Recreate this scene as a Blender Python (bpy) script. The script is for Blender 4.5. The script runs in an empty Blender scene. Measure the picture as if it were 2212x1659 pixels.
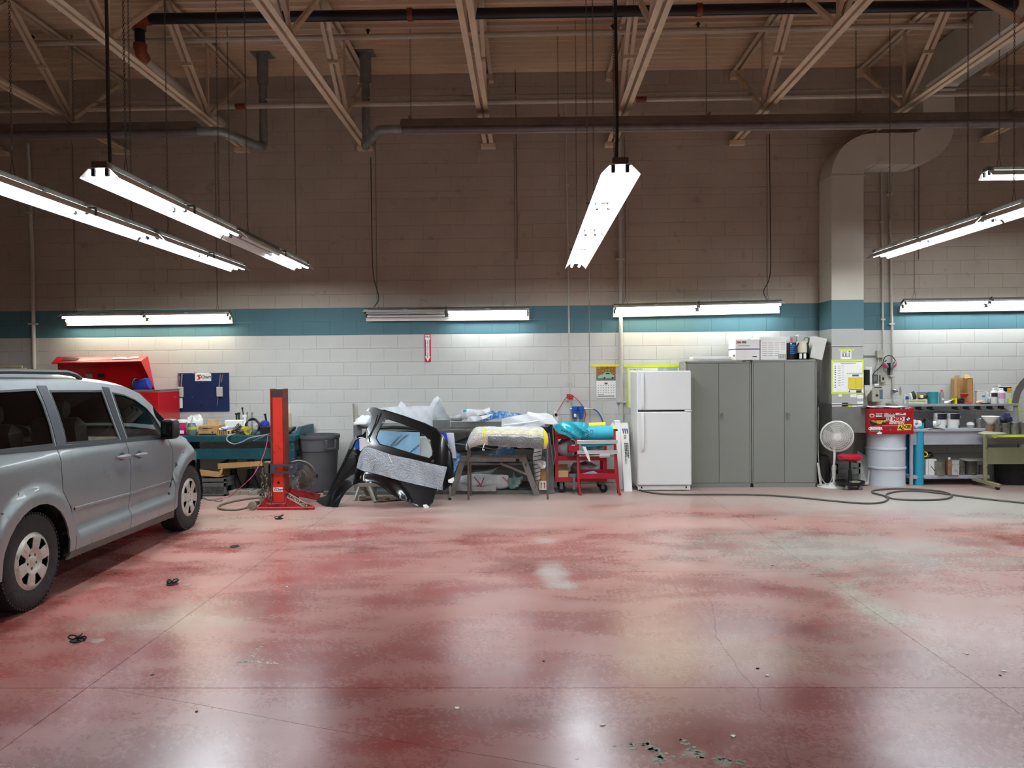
import bpy, bmesh, math, random
from mathutils import Vector, Matrix, geometry
from math import pi, sin, cos, tan, radians, sqrt, atan2

SC = bpy.context.scene
COL = SC.collection
rnd = random.Random(7)

# ------------------------------------------------------------------ camera
CAM_H = 1.684
FPX = 1650.0
YAW, PITCH, ROLL = 0.0194, -0.0177, -0.0085
cam_data = bpy.data.cameras.new('camera')
cam_data.sensor_fit = 'HORIZONTAL'
cam_data.sensor_width = 36.0
cam_data.lens = 36.0 * FPX / 2212.0
cam_data.clip_start = 0.05
cam = bpy.data.objects.new('camera', cam_data)
COL.objects.link(cam)
CAM_R = (Matrix.Rotation(YAW, 3, 'Z') @ Matrix.Rotation(pi / 2 + PITCH, 3, 'X')
         @ Matrix.Rotation(ROLL, 3, 'Z'))
cam.matrix_world = Matrix.Translation((0, 0, CAM_H)) @ CAM_R.to_4x4()
SC.camera = cam

# ------------------------------------------------------------------ world, exposure
world = bpy.data.worlds.new('world')
SC.world = world
world.use_nodes = True
world.node_tree.nodes['Background'].inputs[0].default_value = (0.05, 0.05, 0.05, 1)
world.node_tree.nodes['Background'].inputs[1].default_value = 0.2
SC.view_settings.view_transform = 'Standard'
SC.view_settings.look = 'None'
SC.view_settings.gamma = 1.0
SC.view_settings.use_curve_mapping = False
SC.view_settings.exposure = 0.0
LAMP_W = 23.0          # light of one four-foot lamp pair, downwards
WALL_LAMP_W = 6.9     # the same for the older lamps of the row on the back wall
UP_SHARE = .06        # share sent up by strips added at the fixture slots
TUBE_GLOW = 14.0       # how bright the tubes themselves look
SC.cycles.max_bounces = 4
SC.cycles.diffuse_bounces = 3
SC.cycles.glossy_bounces = 3
SC.cycles.transmission_bounces = 6
SC.cycles.transparent_max_bounces = 8
SC.cycles.adaptive_threshold = .08
SC.cycles.use_light_tree = False
SC.cycles.sample_clamp_indirect = 8


def ray(px, py):
    return CAM_R @ Vector(((px - 1106.0) / FPX, -(py - 829.5) / FPX, -1.0))


def at(px, py, Y):
    """world point on the plane y = Y seen at a place of the photograph"""
    d = ray(px, py)
    t = Y / d.y
    return Vector((d.x * t, Y, CAM_H + d.z * t))


def fl(px, py, z=0.0):
    """world point on the horizontal plane at height z"""
    d = ray(px, py)
    t = (z - CAM_H) / d.z
    return Vector((d.x * t, d.y * t, z))


# ------------------------------------------------------------------ mesh builder
class MB:
    def __init__(self):
        self.v = []
        self.f = []
        self.sm = []

    def add(self, vs, fs, smooth=False):
        n = len(self.v)
        self.v += [Vector(p) for p in vs]
        self.f += [tuple(i + n for i in q) for q in fs]
        self.sm += [smooth] * len(fs)
        return self

    def box(self, x0, x1, y0, y1, z0, z1, c=0.0, M=None):
        if x0 > x1: x0, x1 = x1, x0
        if y0 > y1: y0, y1 = y1, y0
        if z0 > z1: z0, z1 = z1, z0
        if c <= 0:
            vs = [(x, y, z) for z in (z0, z1) for y in (y0, y1) for x in (x0, x1)]
            fs = [(0, 2, 3, 1), (4, 5, 7, 6), (0, 1, 5, 4), (2, 6, 7, 3), (0, 4, 6, 2), (1, 3, 7, 5)]
        else:
            c = min(c, (x1 - x0) * .45, (y1 - y0) * .45, (z1 - z0) * .45)
            vs, idx = [], {}
            for sx in (0, 1):
                for sy in (0, 1):
                    for sz in (0, 1):
                        for ax in range(3):
                            p = [(x0, x1)[sx], (y0, y1)[sy], (z0, z1)[sz]]
                            for a in range(3):
                                if a != ax:
                                    p[a] += c if (sx, sy, sz)[a] == 0 else -c
                            idx[(sx, sy, sz, ax)] = len(vs)
                            vs.append(p)
            fs = []
            for ax in range(3):
                o = [a for a in range(3) if a != ax]
                for s in (0, 1):
                    q = []
                    for (i, j) in ((0, 0), (1, 0), (1, 1), (0, 1)):
                        k = [0, 0, 0]
                        k[ax] = s; k[o[0]] = i; k[o[1]] = j
                        q.append(idx[tuple(k) + (ax,)])
                    fs.append(tuple(q))
                for (i, j) in ((0, 0), (1, 0), (1, 1), (0, 1)):
                    a = [0, 0, 0]; a[o[0]] = i; a[o[1]] = j
                    b = list(a); b[ax] = 1
                    fs.append((idx[tuple(a) + (o[0],)], idx[tuple(b) + (o[0],)], idx[tuple(b) + (o[1],)], idx[tuple(a) + (o[1],)]))
            for sx in (0, 1):
                for sy in (0, 1):
                    for sz in (0, 1):
                        fs.append((idx[(sx, sy, sz, 0)], idx[(sx, sy, sz, 1)], idx[(sx, sy, sz, 2)]))
        if M is not None:
            vs = [M @ Vector(p) for p in vs]
        return self.add(vs, fs)

    def bar(self, a, b, w, h=None, up=(0, 0, 1), c=0.0):
        """square bar from a to b"""
        a, b = Vector(a), Vector(b)
        h = h or w
        d = b - a
        L = d.length
        if L < 1e-6: return self
        d.normalize()
        u = Vector(up)
        if abs(d.dot(u)) > .98: u = Vector((0, 1, 0)) if abs(d.y) < .9 else Vector((1, 0, 0))
        s = d.cross(u).normalized()
        t = s.cross(d).normalized()
        M = Matrix(((d.x, s.x, t.x, a.x), (d.y, s.y, t.y, a.y), (d.z, s.z, t.z, a.z), (0, 0, 0, 1)))
        return self.box(0, L, -w / 2, w / 2, -h / 2, h / 2, c, M)

    def tube(self, pts, r, n=8, cap=True, closed=False, taper=None):
        pts = [Vector(p) for p in pts]
        m = len(pts)
        if m < 2: return self
        vs, fs = [], []
        prev = None
        for i, p in enumerate(pts):
            if closed:
                t = pts[(i + 1) % m] - pts[i - 1]
            elif i == 0: t = pts[1] - p
            elif i == m - 1: t = p - pts[-2]
            else: t = (pts[i + 1] - p).normalized() + (p - pts[i - 1]).normalized()
            if t.length < 1e-9: t = Vector((0, 0, 1))
            t.normalize()
            if prev is None:
                u = Vector((0, 0, 1)) if abs(t.z) < .9 else Vector((1, 0, 0))
                s = t.cross(u).normalized()
            else:
                s = prev - t * prev.dot(t)
                s = s.normalized() if s.length > 1e-6 else t.orthogonal().normalized()
            prev = s
            q = t.cross(s)
            rr = r if taper is None else r * taper[i]
            for k in range(n):
                a = 2 * pi * k / n
                vs.append(p + (s * cos(a) + q * sin(a)) * rr)
        rng = m if closed else m - 1
        for i in range(rng):
            j = (i + 1) % m
            for k in range(n):
                l = (k + 1) % n
                fs.append((i * n + k, i * n + l, j * n + l, j * n + k))
        self.add(vs, fs, True)
        if cap and not closed:
            b = len(self.v) - len(vs)
            self.f.append(tuple(b + k for k in range(n))[::-1]); self.sm.append(False)
            self.f.append(tuple(b + (m - 1) * n + k for k in range(n))); self.sm.append(False)
        return self

    def lathe(self, prof, n=24, M=None, cap=True, a0=0.0, a1=2 * pi):
        """profile [(r, z)] turned about z"""
        full = abs(a1 - a0 - 2 * pi) < 1e-6
        k = n if full else n + 1
        vs, fs = [], []
        for (r, z) in prof:
            for i in range(k):
                a = a0 + (a1 - a0) * i / n
                vs.append(Vector((max(r, 1e-5) * cos(a), max(r, 1e-5) * sin(a), z)))
        for j in range(len(prof) - 1):
            for i in range(n):
                l = (i + 1) % k if full else i + 1
                fs.append((j * k + i, j * k + l, (j + 1) * k + l, (j + 1) * k + i))
        if M is not None: vs = [M @ p for p in vs]
        self.add(vs, fs, True)
        if cap and full:
            b = len(self.v) - len(vs)
            if prof[0][0] > 1e-4:
                self.f.append(tuple(b + i for i in range(k))[::-1]); self.sm.append(False)
            if prof[-1][0] > 1e-4:
                self.f.append(tuple(b + (len(prof) - 1) * k + i for i in range(k))); self.sm.append(False)
        return self

    def prism(self, poly, d0, d1, axis='y', M=None):
        """2-D outline extruded along an axis; poly is (x, z) for y, (x, y) for z, (y, z) for x"""
        n = len(poly)
        def P(p, d):
            return {'y': (p[0], d, p[1]), 'z': (p[0], p[1], d), 'x': (d, p[0], p[1])}[axis]
        vs = [P(p, d0) for p in poly] + [P(p, d1) for p in poly]
        fs = [tuple(range(n)), tuple(range(2 * n - 1, n - 1, -1))]
        fs += [(i, (i + 1) % n, n + (i + 1) % n, n + i) for i in range(n)]
        if M is not None: vs = [M @ Vector(p) for p in vs]
        return self.add(vs, fs)

    def grid(self, nu, nv, fn, smooth=True, two=0.0):
        """surface fn(u, v) -> point, u, v in 0..1"""
        vs = [fn(i / nu, j / nv) for j in range(nv + 1) for i in range(nu + 1)]
        fs = [(j * (nu + 1) + i, j * (nu + 1) + i + 1, (j + 1) * (nu + 1) + i + 1, (j + 1) * (nu + 1) + i)
              for j in range(nv) for i in range(nu)]
        return self.add(vs, fs, smooth)

    def sheet(self, outline, holes, step, fn, thick=0.0):
        """flat outline with holes, filled with a grid, mapped by fn(u, v) -> point; thick along fn's third argument"""
        pts, edges = [], []
        def loop(L):
            b = len(pts)
            out = []
            for i in range(len(L)):
                a, c = Vector(L[i]), Vector(L[(i + 1) % len(L)])
                k = max(1, int((c - a).length / step + .3))
                out += [a + (c - a) * (j / k) for j in range(k)]
            pts.extend(out)
            m = len(out)
            edges.extend([(b + i, b + (i + 1) % m) for i in range(m)])
            return out
        O = loop(outline)
        H = [loop(h) for h in holes]
        def inside(p, L):
            r = False
            j = len(L) - 1
            for i in range(len(L)):
                a, b = L[i], L[j]
                if (a[1] > p[1]) != (b[1] > p[1]) and p[0] < (b[0] - a[0]) * (p[1] - a[1]) / (b[1] - a[1]) + a[0]:
                    r = not r
                j = i
            return r
        def near(p):
            for q in pts[:nb]:
                if (q[0] - p[0]) ** 2 + (q[1] - p[1]) ** 2 < (step * .45) ** 2: return True
            return False
        nb = len(pts)
        x0 = min(p[0] for p in O); x1 = max(p[0] for p in O)
        y0 = min(p[1] for p in O); y1 = max(p[1] for p in O)
        extra = []
        y, row = y0 + step / 2, 0
        while y < y1:
            x = x0 + step * (.5 if row % 2 else .25)
            while x < x1:
                p = Vector((x, y))
                if inside(p, O) and not any(inside(p, h) for h in H) and not near(p): extra.append(p)
                x += step
            y += step * .87; row += 1
        pts += extra
        r = geometry.delaunay_2d_cdt([Vector((p[0], p[1])) for p in pts], edges, [], 0, 1e-6)
        V, F = r[0], r[2]
        F = [f for f in F if (lambda c: inside(c, O) and not any(inside(c, h) for h in H))(sum((V[i] for i in f), Vector((0, 0))) / len(f))]
        if thick == 0:
            self.add([fn(p[0], p[1], 0) for p in V], F, True)
        else:
            n = len(V)
            cnt = {}
            for f in F:
                for i in range(len(f)):
                    e = (f[i], f[(i + 1) % len(f)])
                    cnt[e] = 1
            side = [(e[1], e[0], e[0] + n, e[1] + n) for e in cnt if (e[1], e[0]) not in cnt]
            b = len(self.v)
            self.add([fn(p[0], p[1], 0) for p in V] + [fn(p[0], p[1], thick) for p in V],
                     list(F) + [tuple(i + n for i in f)[::-1] for f in F] + side, True)
        return self

    def mesh(self, name, M=None, flat=False, angle=35):
        me = bpy.data.meshes.new(name)
        vs = self.v if M is None else [M @ p for p in self.v]
        me.from_pydata([tuple(p) for p in vs], [], self.f)
        me.validate()
        bm = bmesh.new(); bm.from_mesh(me)
        bmesh.ops.recalc_face_normals(bm, faces=bm.faces)
        bm.to_mesh(me); bm.free()
        if any(self.sm) and not flat:
            for p in me.polygons: p.use_smooth = True
            me.set_sharp_from_angle(angle=radians(angle))
        return me


# ------------------------------------------------------------------ objects
def props(o, label=None, cat=None, group=None, kind=None):
    if label: o['label'] = label
    if cat: o['category'] = cat
    if group: o['group'] = group
    if kind: o['kind'] = kind
    return o


def link(name, data, parent=None):
    o = bpy.data.objects.new(name, data)
    COL.objects.link(o)
    if parent is not None: o.parent = parent
    return o


class Thing:
    """an Empty at the thing's base; parts are given in world coordinates (or local ones for rotated things)"""
    def __init__(self, name, label, cat, loc=(0, 0, 0), rot=0.0, group=None, kind=None, R=None):
        self.o = link(name, None)
        self.o.empty_display_size = .1
        self.M = Matrix.Translation(Vector(loc)) @ (R.to_4x4() if R is not None else Matrix.Rotation(rot, 4, 'Z'))
        self.o.matrix_world = self.M
        self.I = self.M.inverted()
        props(self.o, label, cat, group, kind)

    def part(self, name, mb, mat, parent=None, local=False, label=None, flat=False, kind=None, angle=35):
        me = mb.mesh(name, None if local else self.I, flat, angle)
        me.materials.append(mat)
        o = link(name, me, parent or self.o)
        props(o, label, None, None, kind)
        return o


def solo(name, mb, mat, label=None, cat=None, group=None, kind=None, parent=None, flat=False, base=None, angle=35):
    """a thing that is one mesh; origin at base"""
    if base is None and mb.v and parent is None:
        base = Vector((sum(p.x for p in mb.v) / len(mb.v), sum(p.y for p in mb.v) / len(mb.v), min(p.z for p in mb.v)))
    M = Matrix.Translation(-Vector(base)) if base is not None else None
    me = mb.mesh(name, M, flat, angle)
    me.materials.append(mat)
    o = link(name, me, parent)
    if base is not None: o.location = base
    props(o, label, cat, group, kind)
    return o


def child_of(o, name, mb, mat, label=None):
    """a part, given in world coordinates, of a one-mesh thing"""
    me = mb.mesh(name, Matrix.Translation(-o.location))
    me.materials.append(mat)
    c = link(name, me, o)
    props(c, label)
    return c


def textmb(body, size, M, extrude=0.0008, font_align='CENTER', shear=0.0, spacing=1.0, bold=0.0):
    cu = bpy.data.curves.new('lettering', 'FONT')
    cu.body = body
    cu.size = size
    cu.align_x = font_align
    cu.align_y = 'CENTER'
    cu.extrude = extrude
    cu.shear = shear
    cu.space_character = spacing
    cu.offset = bold
    cu.resolution_u = 2
    o = bpy.data.objects.new('lettering_tmp', cu)
    COL.objects.link(o)
    dg = bpy.context.evaluated_depsgraph_get()
    me = bpy.data.meshes.new_from_object(o.evaluated_get(dg))
    mb = MB()
    mb.add([M @ v.co for v in me.vertices], [tuple(p.vertices) for p in me.polygons])
    bpy.data.objects.remove(o)
    bpy.data.curves.remove(cu)
    bpy.data.meshes.remove(me)
    return mb


def facing(p, roll=0.0, tilt=0.0):
    """matrix that stands a text upright facing -y at point p"""
    return Matrix.Translation(Vector(p)) @ Matrix.Rotation(roll, 4, 'Y') @ Matrix.Rotation(pi / 2 + tilt, 4, 'X')


# ------------------------------------------------------------------ materials
def lin(c):
    c = c / 255.0
    return c / 12.92 if c <= .04045 else ((c + .055) / 1.055) ** 2.4


def rgb(h):
    return (lin(int(h[0:2], 16)), lin(int(h[2:4], 16)), lin(int(h[4:6], 16)), 1)


MATS = {}


def pbr(name, col, rough=.5, metal=0.0, var=.1, scale=6.0, bump=0.0, bscale=40.0, coat=0.0, dirt=None, dirt_amt=.35,
        trans=0.0, alpha=1.0, stretch=(1, 1, 1), spec=.5, detail=2.0, sss=0.0, ior=1.45):
    """principled material; colour varied by object-space noise, optional second 'dirt' colour in blotches"""
    if name in MATS: return MATS[name]
    m = bpy.data.materials.new(name)
    m.use_nodes = True
    nt = m.node_tree
    N, L = nt.nodes, nt.links
    bs = N['Principled BSDF']
    c = rgb(col) if isinstance(col, str) else tuple(col) + (1,)
    tc = N.new('ShaderNodeTexCoord')
    mp = N.new('ShaderNodeMapping')
    mp.inputs['Scale'].default_value = stretch
    L.new(tc.outputs['Object'], mp.inputs[0])
    nz = N.new('ShaderNodeTexNoise')
    nz.inputs['Scale'].default_value = scale
    nz.inputs['Detail'].default_value = detail
    nz.inputs['Roughness'].default_value = .6
    L.new(mp.outputs[0], nz.inputs[0])
    rp = N.new('ShaderNodeValToRGB')
    rp.color_ramp.elements[0].position = .3
    rp.color_ramp.elements[1].position = .7
    rp.color_ramp.elements[0].color = tuple(x * (1 - var) for x in c[:3]) + (1,)
    rp.color_ramp.elements[1].color = tuple(min(1, x * (1 + var)) for x in c[:3]) + (1,)
    L.new(nz.outputs['Fac'], rp.inputs[0])
    out = rp.outputs[0]
    if dirt:
        n2 = N.new('ShaderNodeTexNoise')
        n2.inputs['Scale'].default_value = scale * 2.3
        n2.inputs['Detail'].default_value = 4
        n2.inputs['Roughness'].default_value = .7
        L.new(mp.outputs[0], n2.inputs[0])
        r2 = N.new('ShaderNodeValToRGB')
        r2.color_ramp.elements[0].position = .62 - dirt_amt * .35
        r2.color_ramp.elements[1].position = .72 - dirt_amt * .1
        L.new(n2.outputs['Fac'], r2.inputs[0])
        mx = N.new('ShaderNodeMix'); mx.data_type = 'RGBA'
        L.new(r2.outputs[0], mx.inputs[0])
        L.new(out, mx.inputs[6])
        mx.inputs[7].default_value = rgb(dirt)
        out = mx.outputs[2]
    L.new(out, bs.inputs['Base Color'])
    bs.inputs['Roughness'].default_value = rough
    bs.inputs['Metallic'].default_value = metal
    bs.inputs['Coat Weight'].default_value = coat
    bs.inputs['Coat Roughness'].default_value = .08
    bs.inputs['Specular IOR Level'].default_value = spec
    bs.inputs['IOR'].default_value = ior
    if trans: bs.inputs['Transmission Weight'].default_value = trans
    if alpha < 1: bs.inputs['Alpha'].default_value = alpha
    if bump:
        n3 = N.new('ShaderNodeTexNoise')
        n3.inputs['Scale'].default_value = bscale
        n3.inputs['Detail'].default_value = 2
        L.new(mp.outputs[0], n3.inputs[0])
        bp = N.new('ShaderNodeBump')
        bp.inputs['Strength'].default_value = bump
        bp.inputs['Distance'].default_value = .02
        L.new(n3.outputs['Fac'], bp.inputs['Height'])
        L.new(bp.outputs[0], bs.inputs['Normal'])
    MATS[name] = m
    return m


def glow(name, col, strength):
    m = bpy.data.materials.new(name)
    m.use_nodes = True
    bs = m.node_tree.nodes['Principled BSDF']
    c = rgb(col) if isinstance(col, str) else tuple(col) + (1,)
    bs.inputs['Base Color'].default_value = (.8, .8, .8, 1)
    bs.inputs['Emission Color'].default_value = c
    bs.inputs['Emission Strength'].default_value = strength
    m.cycles.emission_sampling = 'NONE'
    MATS[name] = m
    return m


black = pbr('black_plastic', '17181a', .45)
dark = pbr('recess_black', '0b0b0c', .8)  # near-black liners and gasket; also stands for the dark inside holes
rubber = pbr('black_rubber', '1a1a1b', .75, bump=.2)
white = pbr('white_plastic', 'e8e8e6', .4, var=.03)
steel = pbr('bare_steel', 'a9a8a4', .35, .9, var=.2, scale=14)
chainmat = pbr('chain_steel', '6d665c', .45, .8, var=.3, scale=40)
greymetal = pbr('grey_painted_metal', '8f908c', .45, var=.06)
card = pbr('cardboard', 'b48a55', .85, var=.12, scale=5)
card2 = pbr('pale_cardboard', 'c7a677', .85, var=.1, scale=5)
paper = pbr('white_paper', 'ecebe6', .7, var=.03)
ink = pbr('black_ink', '1c1c1c', .6)
redpaint = pbr('red_paint', 'c8202a', .35, var=.08, coat=.3)
teal_paint = pbr('teal_machine_paint', '174a54', .42, var=.18, scale=7, dirt='0e3a42', dirt_amt=.3)
limetape = pbr('lime_masking_tape', 'cfe02a', .55, var=.06)
yellowtape = pbr('yellow_masking_tape', 'f2e11c', .55, var=.06)

# ================================================================== THE ROOM
WALL_Y = 11.4
WX0, WX1 = -10.2, 10.6
ROOM_Y0 = -9.0
DECK_Z = 6.10

# ---- floor: sealed red concrete, worn to grey, saw-cut into slabs
def floor_material():
    m = bpy.data.materials.new('worn_red_concrete')
    m.use_nodes = True
    nt = m.node_tree; N, L = nt.nodes, nt.links
    bs = N['Principled BSDF']
    geo = N.new('ShaderNodeNewGeometry')
    def noise(scale, detail, rough, stretch=(1, 1, 1), dist=0.0, off=(0, 0, 0)):
        mp = N.new('ShaderNodeMapping')
        mp.inputs['Scale'].default_value = stretch
        mp.inputs['Location'].default_value = off
        L.new(geo.outputs['Position'], mp.inputs[0])
        n = N.new('ShaderNodeTexNoise')
        n.inputs['Scale'].default_value = scale
        n.inputs['Detail'].default_value = detail
        n.inputs['Roughness'].default_value = rough
        n.inputs['Distortion'].default_value = dist
        L.new(mp.outputs[0], n.inputs[0])
        return n.outputs['Fac']
    def ramp(src, a, b, ca=0.0, cb=1.0):
        r = N.new('ShaderNodeMapRange')
        r.interpolation_type = 'SMOOTHSTEP'
        r.inputs['From Min'].default_value = a
        r.inputs['From Max'].default_value = b
        r.inputs['To Min'].default_value = ca
        r.inputs['To Max'].default_value = cb
        L.new(src, r.inputs['Value'])
        return r.outputs[0]
    def math(op, a, b):
        n = N.new('ShaderNodeMath'); n.operation = op; n.use_clamp = op != 'SUBTRACT'
        for i, s in enumerate((a, b)):
            if isinstance(s, (int, float)): n.inputs[i].default_value = s
            else: L.new(s, n.inputs[i])
        return n.outputs[0]
    def mix(fac, a, b):
        n = N.new('ShaderNodeMix'); n.data_type = 'RGBA'
        if isinstance(fac, (int, float)): n.inputs[0].default_value = fac
        else: L.new(fac, n.inputs[0])
        for i, s in ((6, a), (7, b)):
            if isinstance(s, tuple): n.inputs[i].default_value = s
            else: L.new(s, n.inputs[i])
        return n.outputs[2]
    def blob(x, y, rx, ry, soft=.6):
        """soft ellipse in floor coordinates, ragged by noise"""
        mp = N.new('ShaderNodeMapping')
        mp.vector_type = 'POINT'
        mp.inputs['Location'].default_value = (-x / rx, -y / ry, 0)
        mp.inputs['Scale'].default_value = (1 / rx, 1 / ry, 0)
        L.new(geo.outputs['Position'], mp.inputs[0])
        ln = N.new('ShaderNodeVectorMath'); ln.operation = 'LENGTH'
        L.new(mp.outputs[0], ln.inputs[0])
        d = math('SUBTRACT', ln.outputs['Value'], ramp(rag, .2, .8, -.5, .5))
        return ramp(d, 1 + soft, 1 - soft)
    rag = noise(3.4, 5, .68)
    big = noise(.42, 4, .62, (1, 1.5, 1), .5)
    mid = noise(1.1, 4, .56, (1, 1.9, 1), .3, (3, 1, 0))
    streak = noise(3.0, 5, .62, (.6, 1.9, 1), .5)
    fine = noise(34, 3, .75)
    speck = noise(60, 1, .5)
    deep = rgb('6f1714'); red = rgb('8c2b26'); dust = rgb('b3857a'); pale = rgb('c0a093'); grey = rgb('a3a396')
    c = mix(ramp(big, .34, .66), deep, red)
    sep = N.new('ShaderNodeSeparateXYZ'); L.new(geo.outputs['Position'], sep.inputs[0])
    c = mix(math('MULTIPLY', ramp(mid, .22, .78), ramp(sep.outputs['Y'], 2.5, 8.0, .38, 1.0)), c, dust)
    c = mix(math('MULTIPLY', ramp(streak, .4, .9), .2), c, pale)
    c = mix(math('MULTIPLY', ramp(fine, .45, .85), .12), c, pale)
    # dust near the back wall and pale traffic wear
    back = ramp(math('SUBTRACT', sep.outputs['Y'], ramp(big, .2, .8, -1.2, 1.2)), 7.4, 10.4)
    back = math('MULTIPLY', back, .8)
    c = mix(back, c, rgb('b3a096'))
    for (x, y, rx, ry, s, amt, col) in GREY_WEAR:
        c = mix(math('MULTIPLY', blob(x, y, rx, ry, s), amt), c, rgb(col))
    # chipped spots, white flecks and dark specks
    c = mix(math('MULTIPLY', ramp(speck, .8, .83), .6), c, rgb('d9d0c6'))
    dk = noise(23, 1, .6, (1, 1, 1), 0, (5, 9, 0))
    c = mix(math('MULTIPLY', ramp(dk, .78, .84), .5), c, rgb('4a2e28'))
    L.new(c, bs.inputs['Base Color'])
    rough = math('ADD', ramp(mid, .3, .75, .22, .3), ramp(fine, .3, .8, 0, .06))
    rough = math('ADD', rough, math('MULTIPLY', back, .14))
    L.new(rough, bs.inputs['Roughness'])
    bs.inputs['Specular IOR Level'].default_value = .5
    return m

def _w(px, py, rx, ry, soft, amt, col):
    p = fl(px, py)
    return (p.x, p.y, rx, ry, soft, amt, col)

GREY_WEAR = [
    _w(1830, 1190, 1.2, .7, .95, .75, 'a9aba1'), _w(2150, 1105, 1.6, .8, .95, .75, 'aeaea5'), _w(2080, 1080, 2.2, .5, .9, .6, 'b3b1a8'),
    _w(1195, 1238, .10, .30, .9, .75, 'bab2a8'), _w(1226, 1264, .09, .10, .9, .75, 'bab2a8'), _w(1175, 1168, .12, .10, .9, .6, 'b9b0a6'),
    _w(1890, 1310, .16, .55, .6, .75, 'b0aa9c'), _w(1900, 1325, .1, .2, .5, .8, 'b7b6a6'),
    _w(560, 1125, 1.3, .5, .6, .55, 'b09c8d'), _w(350, 1340, .5, .3, .7, .45, 'a99e8c'), _w(1415, 1640, .05, .04, .9, .3, 'a09c8c'),
    _w(1500, 1628, .04, .03, .9, .8, 'a09c8c'), _w(1560, 1645, .03, .04, .9, .8, 'a09c8c'), _w(1580, 1420, .6, .3, .7, .4, 'a89a84'),
    _w(1500, 1130, 3.2, .25, .8, .35, 'c79a90'), _w(1100, 1075, 2.0, .3, .7, .4, 'b9a49b'), _w(2050, 1330, .8, .8, .8, .4, 'b59c90'),
]
floor_mat = floor_material()
floor = solo('floor', MB().box(WX0, WX1, ROOM_Y0, WALL_Y + .2, -.2, -.012), pbr('floor_bed', '5b4a44', .9), kind='structure', base=(0, 0, 0))
_xl = fl(492, 1266).x; _xr = fl(1756, 1230).x
XS = sorted([_xl, _xr, _xl - (_xr - _xl), _xr + (_xr - _xl)])
XS = [WX0] + [x for x in XS if WX0 < x < WX1] + [WX1]
y1, y2, y3 = fl(1138, 1486).y, fl(1138, 1236).y, fl(1138, 1117).y
YS = [ROOM_Y0, -3.5, .4, y1, y2, y3, WALL_Y + .1]
g = .0014
for i in range(len(XS) - 1):
    for j in range(len(YS) - 1):
        b = MB().box(XS[i] + g, XS[i + 1] - g, YS[j] + g, YS[j + 1] - g, -.012, 0, .0015)
        solo('slab', b, floor_mat, parent=floor)
# the cracks that wander over the slabs, as thin dark lines of filled concrete
crackm = pbr('crack_filler', '54352f', .8)
def crack(pts, w):
    b = MB()
    P = [fl(*p) for p in pts]
    b.tube([(p.x, p.y, -.0005) for p in P], w, 4)
    solo('crack', b, crackm, parent=floor)
def jitter(pts, n, amp):
    out = []
    for i in range(len(pts) - 1):
        for k in range(n):
            t = k / n
            out.append((pts[i][0] + (pts[i + 1][0] - pts[i][0]) * t + rnd.uniform(-amp, amp), pts[i][1] + (pts[i + 1][1] - pts[i][1]) * t))
    return out + [pts[-1]]
crack(jitter([(1535, 1285), (1545, 1340), (1548, 1375), (1580, 1420), (1605, 1460), (1636, 1490), (1645, 1530), (1680, 1565), (1705, 1645), (1712, 1700)], 4, 3), .0016)
crack([(240, 1489), (430, 1522), (690, 1572), (900, 1608), (1100, 1640), (1250, 1668)], .0013)

# chipped paint: trails of small pale flecks lying on the slabs
def flecks(path, n, spread, size, mat, seed):
    rr = random.Random(seed)
    b = MB()
    for k in range(n):
        i = rr.randrange(len(path) - 1); f = rr.random()
        x = path[i][0] + (path[i + 1][0] - path[i][0]) * f + rr.gauss(0, spread)
        y = path[i][1] + (path[i + 1][1] - path[i][1]) * f + rr.gauss(0, spread * .35)
        p = fl(x, y)
        s = size * rr.uniform(.35, 1.2)
        m = rr.randint(4, 6)
        b.prism([(p.x + s * rr.uniform(.5, 1.3) * cos(2 * pi * j / m), p.y + s * rr.uniform(.4, 1.0) * sin(2 * pi * j / m)) for j in range(m)], 0, .0008, 'z')
    solo('paint_flecks', b, mat, kind='stuff', parent=floor)
fleck_w = pbr('white_paint_fleck', 'd9cfc4', .6)
fleck_g = pbr('grey_green_fleck', '98998a', .6)
flecks([(508, 1431), (540, 1429), (595, 1434)], 60, 4, .011, fleck_w, 1)
flecks([(545, 1418), (556, 1402), (572, 1388)], 26, 3, .009, fleck_w, 2)
flecks([(588, 1387), (620, 1378), (642, 1374), (668, 1381), (705, 1376), (760, 1362)], 40, 1.5, .005, fleck_w, 3)
flecks([(1355, 1610), (1390, 1605), (1420, 1625), (1430, 1650)], 60, 9, .014, fleck_g, 4)
flecks([(1470, 1600), (1500, 1625), (1520, 1635)], 36, 8, .013, fleck_g, 5)
flecks([(1545, 1640), (1575, 1645), (1620, 1650)], 30, 8, .012, fleck_g, 6)
flecks([(900, 1200), (1100, 1400), (1500, 1300), (2000, 1350), (2150, 1450), (1300, 1550)], 90, 120, .006, fleck_w, 7)

# ---- back wall of painted concrete blocks
def wall_paint(name, col, dirt):
    return pbr(name, col, .62, var=.06, scale=1.6, dirt=dirt, dirt_amt=.06)
paint_grey = wall_paint('grey_block_paint', 'c4c3bd', 'b2afa8')
paint_upper = wall_paint('dimmed_block_paint', 'b0a494', '9b9081')  # upper wall's dim brown look put into a darker, warmer paint colour
paint_teal = wall_paint('teal_block_paint', '4a7078', '40636b')
courses = []
z = 0.0
for i in range(13): courses.append((z, .2032, i in (11, 12))); z += .2032
for i in range(8): courses.append((z, .2032, False)); z += .2032
courses.append((z, .1016, False)); z += .1016
for i in range(3): courses.append((z, .2032, False)); z += .2032
courses.append((z, .1016, False)); z += .1016
for i in range(5): courses.append((z, .2032, False)); z += .2032
wall_back = solo('wall_back', MB().box(WX0, WX1, WALL_Y + .006, WALL_Y + .3, 0, DECK_Z + .1), paint_grey, kind='structure', base=(0, WALL_Y, 0))
BL = .4064
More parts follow.
